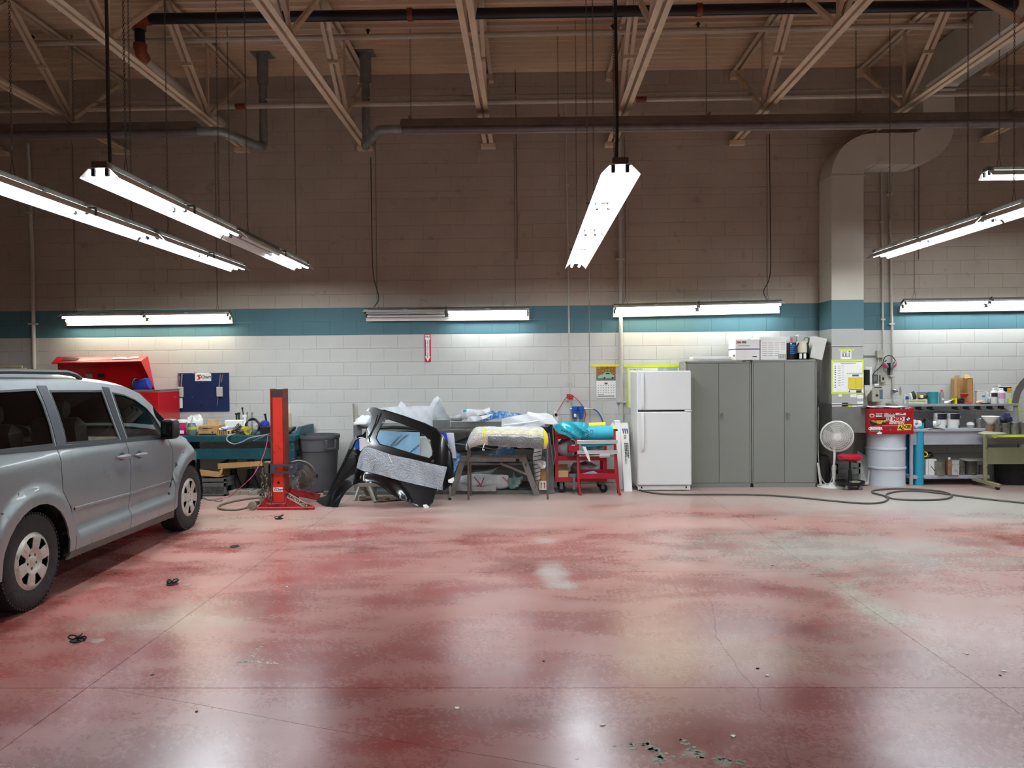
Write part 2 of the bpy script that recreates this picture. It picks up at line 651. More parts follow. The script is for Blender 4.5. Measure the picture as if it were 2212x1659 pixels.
def block_mesh(b, x0, x1, z0, z1):
    """a block face with a deep tooled bed joint and a paint-filled head joint"""
    dx, dz, yf, yb = .0018, .0055, WALL_Y, WALL_Y + .007
    b.add([(x0, yb, z0), (x1, yb, z0), (x1, yb, z1), (x0, yb, z1),
           (x0 + dx, yf, z0 + dz), (x1 - dx, yf, z0 + dz), (x1 - dx, yf, z1 - dz), (x0 + dx, yf, z1 - dz)],
          [(4, 5, 6, 7), (0, 1, 5, 4), (1, 2, 6, 5), (2, 3, 7, 6), (3, 0, 4, 7)])
field = MB(); field_teal = MB(); field_up = MB()
protos = {}
nblk = 0
X_BEG = -8.63
CTRL = at(1273, 700, WALL_Y).x       # control joint in the wall
for ci, (z0, hz, teal) in enumerate(courses):
    x = WX0 + (0 if ci % 2 else BL / 2) - .06
    while x < WX1:
        px = x + BL / 2
        vis = 5 < ci < 13 and -7.95 < px < 7.5 and nblk < 300
        if vis:
            key = teal
            if key not in protos:
                b = MB(); block_mesh(b, -BL / 2, BL / 2, 0, .2032)
                me = b.mesh('block', Matrix.Translation((0, -WALL_Y, 0)))
                me.materials.append(paint_teal if teal else paint_grey)
                protos[key] = me
            o = link('block', protos[key], wall_back)
            o.location = (px, rnd.uniform(-.0006, .0006), z0)
            nblk += 1
        else:
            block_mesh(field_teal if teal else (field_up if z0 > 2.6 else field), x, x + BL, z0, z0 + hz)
        x += BL
solo('block_field', field, paint_grey, kind='stuff', parent=wall_back).location = (0, -WALL_Y, 0)
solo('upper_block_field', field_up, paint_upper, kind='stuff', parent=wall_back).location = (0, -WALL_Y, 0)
if field_teal.v: solo('teal_block_field', field_teal, paint_teal, kind='stuff', parent=wall_back).location = (0, -WALL_Y, 0)
b = MB().box(CTRL - .006, CTRL + .006, WALL_Y - .0008, WALL_Y + .004, 0, 5.0)
solo('control_joint', b, pbr('joint_caulk', '8d8a82', .8), parent=wall_back).location = (0, -WALL_Y, 0)

# ---- the other walls, plain painted block
side_paint = pbr('side_wall_paint', 'bcb7aa', .65, var=.06, scale=.7)
solo('wall_left', MB().box(WX0 - .3, WX0, ROOM_Y0, WALL_Y + .3, 0, DECK_Z + .1), side_paint, kind='structure', base=(WX0, 0, 0))
solo('wall_right', MB().box(WX1, WX1 + .3, ROOM_Y0, WALL_Y + .3, 0, DECK_Z + .1), side_paint, kind='structure', base=(WX1, 0, 0))
solo('wall_front', MB().box(WX0, WX1, ROOM_Y0 - .3, ROOM_Y0, 0, DECK_Z + .1), side_paint, kind='structure', base=(0, ROOM_Y0, 0))

# ---- ceiling: ribbed steel roof deck, ribs parallel to the back wall
deck_mat = pbr('painted_roof_deck', 'd2b99a', .55, var=.08, scale=.8)
b = MB()
prof = []
y = ROOM_Y0 - .2
while y < WALL_Y + .12:
    prof += [(y, DECK_Z), (y + .045, DECK_Z), (y + .062, DECK_Z + .038), (y + .135, DECK_Z + .038)]
    y += .1524
n = len(prof)
b.add([(WX0 - .1, p[0], p[1]) for p in prof] + [(WX1 + .1, p[0], p[1]) for p in prof], [(i, i + 1, n + i + 1, n + i) for i in range(n - 1)])
b.box(WX0 - .3, WX1 + .3, ROOM_Y0 - .3, WALL_Y + .3, DECK_Z + .1, DECK_Z + .2)
ceiling = solo('ceiling', b, deck_mat, kind='structure', base=(0, 0, 0))

# ---- open web roof joists, each a child of the ceiling
joist_mat = pbr('joist_paint', 'cdb89c', .5, var=.1, scale=3)
BC = at(1055, 316, WALL_Y).z + .02     # bottom chord height
TC = DECK_Z - .06
def angle_pair(b, a, c, leg, gap, up=(0, 0, 1)):
    """two angle sections side by side along a line in a plane of constant x"""
    a, c = Vector(a), Vector(c)
    d = (c - a).normalized()
    s = Vector((1, 0, 0))
    t = s.cross(d).normalized()
    if t.z < 0: t = -t
    for k in (-1, 1):
        o = s * (k * (gap / 2 + leg / 2))
        b.bar(a + o, c + o, leg, .006, up=t)
        o2 = s * (k * (gap / 2 + .003)) + t * (leg / 2)
        b.bar(a + o2, c + o2, .006, leg, up=t)
nodes_b = [10.12 - 2.42 * i for i in range(8)]
nodes_t = [8.91 - 2.42 * i for i in range(8)]
def make_joist():
    parts = []
    b = MB(); angle_pair(b, (0, WALL_Y - .02, BC), (0, ROOM_Y0, BC), .06, .035); parts.append(('bottom_chord', b))
    b = MB(); angle_pair(b, (0, WALL_Y + .02, TC), (0, ROOM_Y0, TC), .055, .035)
    b.box(-.09, .09, WALL_Y - .12, WALL_Y + .05, TC - .1, TC + .0); parts.append(('top_chord', b))
    b = MB().box(-.11, .11, WALL_Y - .10, WALL_Y + .05, BC - .07, BC - .004, .004); parts.append(('bearing_seat', b))
    b = MB(); b.bar((0, WALL_Y - .05, TC - .04), (0, nodes_b[0], BC + .04), .05, .05); parts.append(('end_diagonal', b))
    for i in range(5):
        yb, yt = nodes_b[i], nodes_t[i]
        b = MB(); angle_pair(b, (0, yb, BC + .03), (0, yt, TC - .01), .048, .03)
        m = (Vector((0, yb, BC)) + Vector((0, yt, TC))) / 2
        b.box(-.06, .06, m.y - .02, m.y + .02, m.z - .02, m.z + .012)
        parts.append(('diagonal', b))
        b = MB(); b.bar((0, yt, TC), (0, nodes_b[i + 1], BC + .03), .05, .05); parts.append(('diagonal', b))
        b = MB(); b.bar((0, yb, BC + .03), (0, yb, TC), .032, .032); parts.append(('web_vertical', b))
    return [(n, p.mesh(n)) for n, p in parts]
jm = make_joist()
for n, me in jm: me.materials.append(joist_mat)
JX = at(1055, 316, WALL_Y).x
for k in range(-5, 6):
    x = JX + 1.83 * k
    if not (WX0 + .2 < x < WX1 - .2): continue
    j = link('roof_joist', None, ceiling)
    j.location = (x, 0, 0)
    for n, me in jm: link(n, me, j)
# bridging rods and conduits across the joists, pipes
pipe_white = pbr('painted_pipe', 'bdb2a0', .5, var=.08)
pipe_black = pbr('black_steel_pipe', '141213', .4, var=.2)
coupling = pbr('orange_coupling', '7a3a1c', .5, var=.2)

def line_px(pa, pb, Y):
    return at(pa[0], pa[1], Y), at(pb[0], pb[1], Y)

def extend(a, b, x0, x1):
    d = (b - a) / (b.x - a.x)
    return a + d * (x0 - a.x), a + d * (x1 - a.x)

t = Thing('sprinkler_main', 'black steel sprinkler main with orange grooved couplings running under the roof deck', 'pipe', at(1200, 22, 8.9))
a, c = at(318, 41, 8.9), at(2212, 10, 8.9)
a, c = extend(a, c, a.x, 5.9)
t.part('pipe', MB().tube([a, c], .062, 14), pipe_black)
d1, d2 = at(301, 60, 8.9), at(303, 100, 8.9)
t.part('elbow', MB().tube([a + Vector((.03, 0, 0)), a + Vector((-.04, 0, -.01)), Vector((d1.x + .01, 8.9, a.z - .04)), d1], .07, 12), coupling)
t.part('drop', MB().tube([d1, d2], .058, 14), pipe_black)
for p in (d1, d2): t.part('coupling', MB().tube([p + Vector((0, 0, .025)), p - Vector((0, 0, .025))], .078, 14), coupling)
t.part('elbow', MB().tube([d2, d2 - Vector((0, -.02, .07)), d2 - Vector((0, -.10, .12))], .07, 12), coupling)
t.part('riser_pipe', MB().tube([d2 - Vector((0, -.10, .12)), Vector((d2.x, 11.3, d2.z - .12))], .06, 12), pipe_white)
for px in (886, 1510, 2196):
    p = at(px, 41 - (px - 318) * .0164, 8.9)
    t.part('coupling', MB().tube([p - Vector((.03, 0, 0)), p + Vector((.03, 0, 0))], .076, 14), coupling)

t = Thing('sprinkler_branch_pipe', 'pale painted sprinkler branch pipe with upright heads close under the deck', 'pipe', at(900, 80, 9.75))
a, c = extend(*line_px((0, 95), (2212, 52), 9.75), WX0, 6.0)
t.part('pipe', MB().tube([a, c], .036, 10), pipe_white)
for px in (795, 1324, 1508, 70):
    p = at(px, 95 - px * .0194, 9.75)
    t.part('sprinkler_head', MB().tube([p, p + Vector((0, 0, .1))], .014, 6).tube([p + Vector((0, 0, .075)), p + Vector((0, 0, .085))], .03, 8), pipe_black)
t = Thing('sprinkler_branch_pipe', 'pale painted sprinkler pipe beside a thin conduit, lower and nearer the back wall', 'pipe', at(900, 228, 10.55))
a, c = extend(*line_px((0, 239), (2212, 200), 10.55), WX0 + .02, WX1 - .02)
t.part('pipe', MB().tube([a, c], .036, 10), pipe_white)
for px in (520, 1385):
    p = at(px, 239 - px * .0176, 10.55)
    t.part('coupling', MB().tube([p - Vector((.07, 0, 0)), p + Vector((.07, 0, 0))], .04, 10), coupling)
a, c = extend(*line_px((0, 224), (2212, 187), 10.6), WX0 + .02, WX1 - .02)
solo('electrical_conduit', MB().tube([a, c], .016, 8), pipe_white, 'thin painted conduit running just above the lower sprinkler pipe', 'conduit')

# ================================================================== FLUORESCENT FIXTURES
tube_lit = glow('lit_fluorescent_tube', (.91, 1, 1.08), TUBE_GLOW)
tube_wall = glow('lit_fluorescent_tube_aged', (.91, 1, 1.06), TUBE_GLOW)
tube_off = pbr('unlit_tube_glass', 'd9d8d2', .3, var=.02)
refl_mat = pbr('white_enamel_reflector', 'dedcd4', .35, var=.05, scale=3)
hous_mat = pbr('fixture_housing_metal', '5a564f', .5, var=.08)
LIGHTS = {}
def lamp_light(mat, length, up):
    """area light of one lamp pair: the open mouth of the reflector, or an upward strip added at a slot"""
    key = (mat.name, round(length, 3), up)
    if key not in LIGHTS:
        ld = bpy.data.lights.new('lamp_light', 'AREA')
        ld.shape = 'RECTANGLE'
        ld.size = length
        ld.size_y = .009 if up else .13
        w = LAMP_W if mat is tube_lit else WALL_LAMP_W
        ld.energy = w * UP_SHARE / 2 if up else w
        ld.color = mat.node_tree.nodes['Principled BSDF'].inputs['Emission Color'].default_value[:3]
        LIGHTS[key] = ld
    return LIGHTS[key]
socket_mat = pbr('lamp_socket', '2b2b2b', .5)


def chain_mb(a, b, link=.026, r=.0024, w=.008, seg=8):
    """a straight chain of oval links"""
    a, b = Vector(a), Vector(b)
    mb = MB()
    d = b - a
    L = d.length
    d.normalize()
    s = d.orthogonal().normalized()
    q = d.cross(s)
    n = max(1, int(L / (link * .78)))
    for i in range(n):
        c = a + d * (L * (i + .5) / n)
        e = s if i % 2 else q
        pts = []
        for k in range(seg):
            an = 2 * pi * k / seg
            pts.append(c + d * (cos(an) * link * .5) + e * (sin(an) * w))
        mb.tube(pts, r, 4, closed=True)
    return mb


def hang_chain(mb, p, top):
    """a chain with its wire yoke down to a fixture"""
    m = chain_mb(p + Vector((0, 0, .14)), top)
    mb.v, f0 = mb.v, len(mb.v)
    n = len(mb.v)
    mb.v += m.v; mb.f += [tuple(i + n for i in q) for q in m.f]; mb.sm += m.sm
    return mb


def fixture(label, loc, rot, tilt=0.0, lit=(1, 1), chain_to=DECK_Z + .002, group='fluorescent fixtures', chains=(-.95, .95), L=2.42, pitchx=0.0, lamp=None):
    """tandem eight-foot industrial fixture; local x along it, opening down; loc = centre of the lip plane"""
    R = (Matrix.Rotation(rot, 3, 'Z') @ Matrix.Rotation(pitchx, 3, 'Y') @ Matrix.Rotation(tilt, 3, 'X'))
    t = Thing('fluorescent_fixture', label, 'light fixture', loc, group=group, R=R)
    h = L / 2
    t.part('housing', MB().box(-h, h, -.055, .055, .075, .118, .004), hous_mat, local=True)
    # folded sheet reflector: two wings, and slots added beside the housing pan to light the deck
    mb = MB()
    for p in ([(-.135, .0), (-.128, .012), (-.074, .065)], [(-.065, .07), (.065, .07)], [(.074, .065), (.128, .012), (.135, 0)]):
        n = len(p)
        q = [(a, b + .004) for a, b in p]
        vs = [(x, a, b) for x in (-h, h) for a, b in p + q]
        m2 = 2 * n
        fs = []
        for i in range(n - 1):
            for o in (0, n): fs.append((o + i, o + i + 1, m2 + o + i + 1, m2 + o + i))
            for o in (0, m2): fs.append((o + i, o + i + 1, o + n + i + 1, o + n + i))
        fs += [(0, n, m2 + n, m2), (n - 1, m2 - 1, 2 * m2 - 1, m2 + n - 1)]
        mb.add(vs, fs)
    for xx in (-h, -h / 2, 0, h / 2, h):
        x0 = min(max(xx - .03, -h), h - .06)
        for sg in (-1, 1): mb.box(x0, x0 + .06, sg * .062, sg * .08, .064, .072)
    t.part('reflector', mb, refl_mat, local=True)
    for k in (0, 1):
        x0 = -h + .02 if k == 0 else .015
        x1 = -.015 if k == 0 else h - .02
        for yy in (-.048, .048):
            for xx in (x0, x1):
                t.part('socket', MB().box(xx - .012, xx + .012, yy - .013, yy + .013, .018, .07, .003), socket_mat, local=True)
            mb = MB().tube([(x0 + .012, yy, .034), (x1 - .012, yy, .034)], .0165, 6)
            lm_ = (lamp[k] if isinstance(lamp, tuple) else (lamp or tube_lit))
            t.part('lamp_tube', mb, (lamp[k] if isinstance(lamp, tuple) else (lamp or tube_lit)) if lit[k] else tube_off, local=True)
    for k in (0, 1):
        if not lit[k]: continue
        lm_ = (lamp[k] if isinstance(lamp, tuple) else (lamp or tube_lit))
        x0 = -h + .03 if k == 0 else .02
        x1 = -.02 if k == 0 else h - .03
        o = link('lamp_light', lamp_light(lm_, x1 - x0, False), t.o)
        o.location = ((x0 + x1) / 2, 0, .014)
        for sg in (-1, 1):
            o = link('lamp_light', lamp_light(lm_, x1 - x0, True), t.o)
            o.location = ((x0 + x1) / 2, sg * .0695, .069)
            o.rotation_euler = (pi, 0, 0)
    # the clip at the middle
    t.part('centre_clip', MB().box(-.012, .012, -.14, .14, .064, .076).box(-.01, .01, -.142, -.13, .0, .07), hous_mat, local=True)
    for cx in chains:
        base = t.M @ Vector((cx, 0, .118))
        mb = MB()
        e1 = t.M @ Vector((cx - .03, 0, .118)); e2 = t.M @ Vector((cx + .03, 0, .118))
        apex = base + Vector((0, 0, .14))
        mb.tube([e1, apex], .003, 5).tube([e2, apex], .003, 5)
        hang_chain(mb, base, Vector((base.x, base.y, chain_to)))
        t.part('chain', mb, chainmat)
    return t


ROWZ = 3.06
def row(px, py, lits, names, y_start=5.22):
    """two tandem fixtures in line, running from y_start towards the back wall"""
    p = at(px, py, y_start)
    for k in (0, 1):
        fixture(names[k], (p.x, y_start + 1.22 + k * 2.45, p.z), pi / 2, lit=lits[k], pitchx=0, chains=(-.85, .85))

row(1341, 376, ((1, 1), (1, 1)), ('near lit fluorescent fixture of the row in the middle of the photo',
                                  'far lit fluorescent fixture of the row in the middle of the photo'))
row(212, 384, ((1, 1), (0, 1)), ('fully lit fluorescent fixture above the van, nearer the camera than the half-dark one',
                                 'half-lit fluorescent fixture above the van whose nearer lamp pair is dark'))
row(-50, 390, ((1, 1), (1, 1)), ('lit fluorescent fixture cut off by the left edge of the photo',
                                 'leftmost lit fluorescent fixture, its far end above the blue board'))
_p = at(1893, 560, 10.1)
for k, nm in ((0, 'lit fluorescent fixture slanting out of the right edge of the photo'), (1, 'lit fluorescent fixture continuing the slanting row beyond the right edge')):
    fixture(nm, (_p.x, 10.1 - 1.22 - k * 2.45, _p.z), pi / 2, chains=(-.85, .85))
# wall row, tilted towards the room
tube_warm = glow('lit_fluorescent_tube_warm', (1.05, .98, .78), TUBE_GLOW)
def wall_fix(pa, pb, label, lit=(1, 1), Y=11.22, lamp=tube_wall):
    a, c = at(pa[0], pa[1], Y), at(pb[0], pb[1], Y)
    m = (a + c) / 2
    Lf = (c - a).length
    fixture(label, m, 0, tilt=radians(-27), lit=lit, lamp=lamp, L=Lf, pitchx=-atan2(c.z - a.z, c.x - a.x), chain_to=BC + .05, chains=(-Lf / 2 + .18, Lf / 2 - .2))
wall_fix((133, 694), (496, 689), 'lit fluorescent fixture on the back wall over the red tool chest', lamp=tube_warm)
wall_fix((787, 684), (1143, 681), 'fluorescent fixture on the back wall with its left half unlit, over the black car panel', (0, 1))
wall_fix((1326, 675), (1690, 666), 'lit fluorescent fixture on the back wall over the fridge and grey cabinets', lamp=(tube_warm, tube_wall))
wall_fix((1952, 664), (2318, 659), 'lit fluorescent fixture on the back wall over the paint bench at the right')
# high cross fixture at the right edge
_a = at(2128, 384, 9.1)
fixture('lit fluorescent fixture hanging high at the right edge, parallel to the back wall', (_a.x + 1.21, 9.1, _a.z), 0, chains=(-1.05, 1.0))
# unseen rows added behind the photographer to help light the room
for i, (x, y0) in enumerate(((-4.4, -5.4), (.4, -5.4), (4.9, -5.4))):
    for k in (0, 1):
        fixture('unseen lit fluorescent fixture added behind the photographer, %s row, %s of two' % (('left', 'middle', 'right')[i], ('far', 'near')[k]), (x, y0 + k * 2.45, 3.3), pi / 2, group='added fixtures behind the photographer', chains=(-.85, .85))

# drop cords looping beside some chains
cordmat = pbr('grey_drop_cord', '3a352f', .6)
def cord(label, pts, r=.007, mat=cordmat, name='power_cord', cat='cord'):
    P = [Vector(p) for p in pts]
    out = []
    for i in range(len(P) - 1):
        p0 = P[max(i - 1, 0)]; p1 = P[i]; p2 = P[i + 1]; p3 = P[min(i + 2, len(P) - 1)]
        for k in range(6):
            t = k / 6
            out.append(.5 * ((2 * p1) + (p2 - p0) * t + (2 * p0 - 5 * p1 + 4 * p2 - p3) * t * t + (3 * p1 - p0 - 3 * p2 + p3) * t ** 3))
    out.append(P[-1])
    return solo(name, MB().tube(out, r, 6), mat, label, cat)
cord('drop cord looping beside the chain of the half-unlit wall fixture', [at(801, 340, 11.3), at(803, 480, 11.25), at(806, 590, 11.25), at(818, 640, 11.2), at(812, 658, 11.2), at(806, 662, 11.2)])
cord('drop cord looping beside the right chain of the fixture over the cabinets', [at(1662, 290, 11.3), at(1664, 480, 11.25), at(1664, 590, 11.25), at(1650, 628, 11.2), at(1656, 645, 11.2), at(1664, 650, 11.2)])
cord('thick drop cord hanging to the near end of the left row', [at(228, -60, 5.3), at(231, 60, 5.3), at(234, 240, 5.3), at(238, 352, 5.28)], .012)
cord('thick drop cord hanging to the near end of the middle row', [at(1329, -60, 5.3), at(1330, 60, 5.3), at(1333, 240, 5.3), at(1332, 345, 5.28)], .012)

# ================================================================== THE VAN
van_paint = pbr('silver_van_paint', '878c8d', .34, .45, var=.05, scale=2.0, coat=.35, dirt='7c7e7d', dirt_amt=.15)
van_dirty = pbr('dirty_lower_sill', '5d5b58', .6, .2, var=.15, scale=9)
van_black = pbr('satin_black_trim', '1b1c1f', .4)
van_pillar = pbr('shaded_body_grey', '34373b', .35, coat=.3)
hubcap_mat = pbr('silver_wheel_cover', 'b9b5ab', .38, .35, var=.1, scale=12, dirt='8b8478', dirt_amt=.25)
tyre_mat = pbr('dusty_tyre_rubber', '2b2927', .8, var=.2, scale=20, bump=.2)
seat_mat = pbr('grey_seat_cloth', '8b8a86', .9)

def glass_mat(name, tint, rough=.02):
    m = bpy.data.materials.new(name)
    m.use_nodes = True
    nt = m.node_tree; N, L = nt.nodes, nt.links
    N.remove(N['Principled BSDF'])
    tr = N.new('ShaderNodeBsdfTransparent')
    nz = N.new('ShaderNodeTexNoise'); nz.inputs['Scale'].default_value = 3
    rp = N.new('ShaderNodeValToRGB')
    rp.color_ramp.elements[0].color = tuple(x * .9 for x in tint) + (1,)
    rp.color_ramp.elements[1].color = tuple(tint) + (1,)
    L.new(nz.outputs['Fac'], rp.inputs[0]); L.new(rp.outputs[0], tr.inputs[0])
    gl = N.new('ShaderNodeBsdfGlossy'); gl.inputs['Roughness'].default_value = rough
    fr = N.new('ShaderNodeFresnel'); fr.inputs['IOR'].default_value = 1.5
    mx = N.new('ShaderNodeMixShader')
    L.new(fr.outputs[0], mx.inputs[0]); L.new(tr.outputs[0], mx.inputs[1]); L.new(gl.outputs[0], mx.inputs[2])
    L.new(mx.outputs[0], N['Material Output'].inputs[0])
    MATS[name] = m
    return m
glass_dark = glass_mat('privacy_glass', (.56, .57, .55))
glass_clear = glass_mat('clear_car_glass', (.92, .95, .93))

def sstep(t):
    t = max(0.0, min(1.0, t))
    return t * t * (3 - 2 * t)

HUBS = ((-.02, .347), (2.755, .347))
SHOULDER = [(2.2, 1.10), (2.45, 1.055), (2.7, 1.01), (2.9, .965), (3.1, .90), (3.3, .81), (3.52, .70)]
def interp(P, u):
    if u <= P[0][0]: return P[0][1]
    for (a, za), (b, zb) in zip(P, P[1:]):
        if u <= b: return za + (zb - za) * (u - a) / (b - a)
    return P[-1][1]
def side_w(u, z):
    """half width of the van body at a station and height"""
    w = .975
    if z > 1.05: w -= .40 * (z - 1.05)
    else: w -= .02 * ((1.05 - z) / .6) ** 2 if z < 1.05 else 0
    bulge = .042 * (1 - sstep((z - .41) / .055)) if z > .3 else .042 - (.3 - z) * .3
    if u > 2.6: w -= .45 * (u - 2.6) ** 2
    if u < -.6: w -= .25 * (u + .6) ** 2
    if z < 1.06:
        for hu, hz in HUBS:
            r = sqrt((u - hu) ** 2 + (z - hz) ** 2)
            bulge = max(bulge, .036 * (1 - sstep((r - .495) / .05)))
    w += bulge
    if u > 2.15:
        zs = interp(SHOULDER, u)
        w -= .07 * sstep((z - (zs - .14)) / .14) ** 2
    return w

van = Thing('van', 'silver minivan with tinted rear windows parked facing the back wall at the left edge', 'van',
            (-3.545 - .99932 * .955, 5.407 - .03699 * .955, 0), radians(2.12))
def vside(sg, off=0.0):
    return lambda u, z, t: Vector((sg * (side_w(u, z) + off - t), u, z))
def arch(hu, hz, r, a0, a1, n=14):
    return [(hu + r * cos(radians(a0 + (a1 - a0) * i / n)), hz + r * sin(radians(a0 + (a1 - a0) * i / n))) for i in range(n + 1)]
seam1 = [(.300, 1.12), (.315, .942), (.332, .795), (.43, .668), (.474, .489), (.461, .315)]
seam2 = [(1.337, 1.072), (1.41, .85), (1.401, .601), (1.35, .30)]
seam3 = [(2.20, 1.03), (2.285, .90), (2.303, .80), (2.287, .428), (2.285, .29)]
def sh(P, d): return [(a + d, b) for a, b in P]
g = .004
ar = arch(HUBS[0][0], HUBS[0][1], .405, -5, 185)
af = arch(HUBS[1][0], HUBS[1][1], .405, -5, 185)
quarter = [(-.34, 1.148), (.289, 1.117)] + sh(seam1, -g) + [(.40, .315)] + ar + [(-.5, .30), (-.95, .33), (-1.02, .6), (-.98, 1.17)]
slide = sh(seam1, g)[::-1] + [(1.333, 1.072)] + sh(seam2, -g)[1:]
fdoor = sh(seam2, g)[::-1] + [(1.75, 1.055)] + sh(seam3, -g)
fender = sh(seam3, g)[::-1] + [(2.32, 1.045)] + [(u, z) for u, z in SHOULDER if u > 2.4] + [(3.52, .3), (3.18, .28)] + af
for sg in (1, -1):
    fn = vside(sg)
    for nm, ol in (('rear_quarter_panel', quarter), ('sliding_door', slide), ('front_door', fdoor), ('front_fender', fender)):
        p = van.part(nm, MB().sheet(ol, [], .045, fn, .012), van_paint, local=True, angle=50)
        if nm == 'sliding_door' or nm == 'front_door':
            hx, hz = (1.236, .955) if nm == 'sliding_door' else (1.562, .937)
            w = side_w(hx, hz)
            hb = MB()
            def grip(u, v, hx=hx, hz=hz, w=w, sg=sg):
                a = 2 * pi * v
                e = sin(pi * u) ** .35
                return Vector((sg * (w + .012 + .026 * e + .012 * cos(a) * e), hx + (u - .5) * .23, hz - (u - .5) * .012 + .021 * sin(a) * e))
            hb.grid(12, 10, grip)
            van.part('door_handle', hb, van_paint, parent=p, local=True)
            cup = MB().grid(10, 6, lambda u, v: Vector((sg * (w + .0035), hx + .055 * cos(2 * pi * u) * v, hz + .004 + .032 * sin(2 * pi * u) * v)))
            van.part('handle_recess', cup, van_pillar, parent=p, local=True)
            # body side moulding on this door
            (u0, za), (u1, zb) = ((.492, .63), (1.397, .602)) if nm == 'sliding_door' else ((1.41, .601), (2.26, .588))
            mo = MB()
            pr = [(0, .0), (.006, .004), (.008, .012), (.006, .022), (0, .026)]
            mo.grid(14, 4, lambda u, v: Vector((sg * (side_w(u0 + (u1 - u0) * u, za + (zb - za) * u) + pr[round(v * 4)][0]), u0 + (u1 - u0) * u, za + (zb - za) * u - .013 + pr[round(v * 4)][1])))
            van.part('side_moulding', mo, van_paint, parent=p, local=True)
    # dark structure behind the shut lines
    base = [(-.98, 1.17), (-.34, 1.15), (.289, 1.12), (1.33, 1.075), (2.3, 1.03)] + [(u, z - .02) for u, z in SHOULDER if u > 2.4] + [(3.5, .3), (3.18, .28)] + af + [(2.3, .23), (.40, .25)] + ar + [(-.5, .30), (-.95, .33)]
    van.part('inner_structure', MB().sheet(base, [], .12, vside(sg, -.016), 0), van_black, local=True)
    sill = [(.40, .318), (1.35, .298), (2.285, .285), (2.29, .215), (1.1, .245), (.36, .262)]
    van.part('sill', MB().sheet(sill, [], .08, vside(sg, .004), .02), van_dirty, local=True)
    # upper frame with the three window openings
    W1 = [(-.72, 1.555), (-.065, 1.575), (.362, 1.578), (.372, 1.46), (.344, 1.284), (.297, 1.145), (-.337, 1.165), (-.70, 1.19)]
    W2 = [(.520, 1.562), (1.305, 1.542), (1.276, 1.331), (1.257, 1.10), (.441, 1.14), (.478, 1.228), (.506, 1.374)]
    W3 = [(1.458, 1.519), (1.65, 1.493), (1.83, 1.438), (1.987, 1.347), (2.075, 1.24), (2.11, 1.12), (2.10, 1.064), (1.385, 1.093)]
    frame = [(-.98, 1.172), (-.34, 1.152), (.289, 1.121), (1.33, 1.076), (2.3, 1.034), (2.36, 1.10), (2.264, 1.22), (2.133, 1.36), (1.971, 1.49), (1.719, 1.567), (1.351, 1.602), (1.105, 1.624), (.395, 1.638), (-.01, 1.642), (-.9, 1.62)]
    van.part('body_frame', MB().sheet(frame, [W1, W2, W3], .06, fn, .015), van_paint, local=True, angle=50)
    for nm, W, gm in (('rear_side_window', W1, glass_dark), ('sliding_door_window', W2, glass_dark), ('front_door_window', W3, glass_clear)):
        p = van.part(nm, MB().sheet(W, [], .12, vside(sg, -.008), 0), gm, local=True)
        # black seal around the pane
        cx = sum(q[0] for q in W) / len(W); cz = sum(q[1] for q in W) / len(W)
        inn = [(a + (cx - a) * .045, b + (cz - b) * .08) for a, b in W]
        van.part('window_seal', MB().sheet(W, [inn], .08, vside(sg, .002), .004), van_black, parent=p, local=True)
    bp = [(1.325, 1.572), (1.435, 1.56), (1.39, 1.30), (1.365, 1.09), (1.277, 1.094), (1.295, 1.32)]
    van.part('dark_pillar_overlay', MB().sheet(bp, [], .06, vside(sg, .005), .004), van_black, local=True)
    cp = [(.385, 1.60), (.505, 1.597), (.492, 1.38), (.462, 1.22), (.425, 1.122), (.312, 1.127), (.358, 1.28), (.388, 1.46)]
    van.part('dark_pillar_overlay', MB().sheet(cp, [], .06, vside(sg, .005), .004), van_pillar, local=True)  # rear pillar is body paint; its dark reflection is put into this sheet's colour
    belt = [(-.98, 1.195), (-.34, 1.175), (.289, 1.142), (1.33, 1.098), (2.15, 1.062), (2.15, 1.042), (1.33, 1.074), (.289, 1.118), (-.34, 1.149), (-.98, 1.168)]
    van.part('belt_trim', MB().sheet(belt, [], .06, vside(sg, .006), .01), van_black, local=True)
    # roof rack rail
    rail = MB().tube([(sg * .685, -.95, 1.66), (sg * .685, -.85, 1.70), (sg * .685, .2, 1.71), (sg * .685, .92, 1.70), (sg * .685, 1.06, 1.675), (sg * .69, 1.12, 1.645)], .02, 8)
    van.part('roof_rail', rail, van_black, local=True)
    # mirror
    mm = Matrix.Translation((sg * 1.05, 2.06, 1.135)) @ Matrix.Rotation(sg * radians(-8), 4, 'Z')
    def mir(u, v, sg=sg):
        a = 2 * pi * v
        e = max(0.0, 1 - abs(2 * u - 1) ** 5) ** .4
        sx = abs(cos(a)) ** .5 * (1 if cos(a) > 0 else -1); sz = abs(sin(a)) ** .5 * (1 if sin(a) > 0 else -1)
        return mm @ Vector((.075 * sx * (.55 + .45 * e), (u - .5) * .13, .10 * sz * (.55 + .45 * e)))
    mh = van.part('door_mirror', MB().grid(8, 20, mir), van_black, local=True)
    van.part('mirror_glass', MB().box(-.06, .06, -.069, -.063, -.08, .08, .01, mm), glass_dark, parent=mh, local=True)
    van.part('mirror_arm', MB().tube([(sg * .92, 2.05, 1.05), (sg * .98, 2.045, 1.05), (sg * 1.04, 2.04, 1.07)], .028, 8), van_black, parent=mh, local=True)
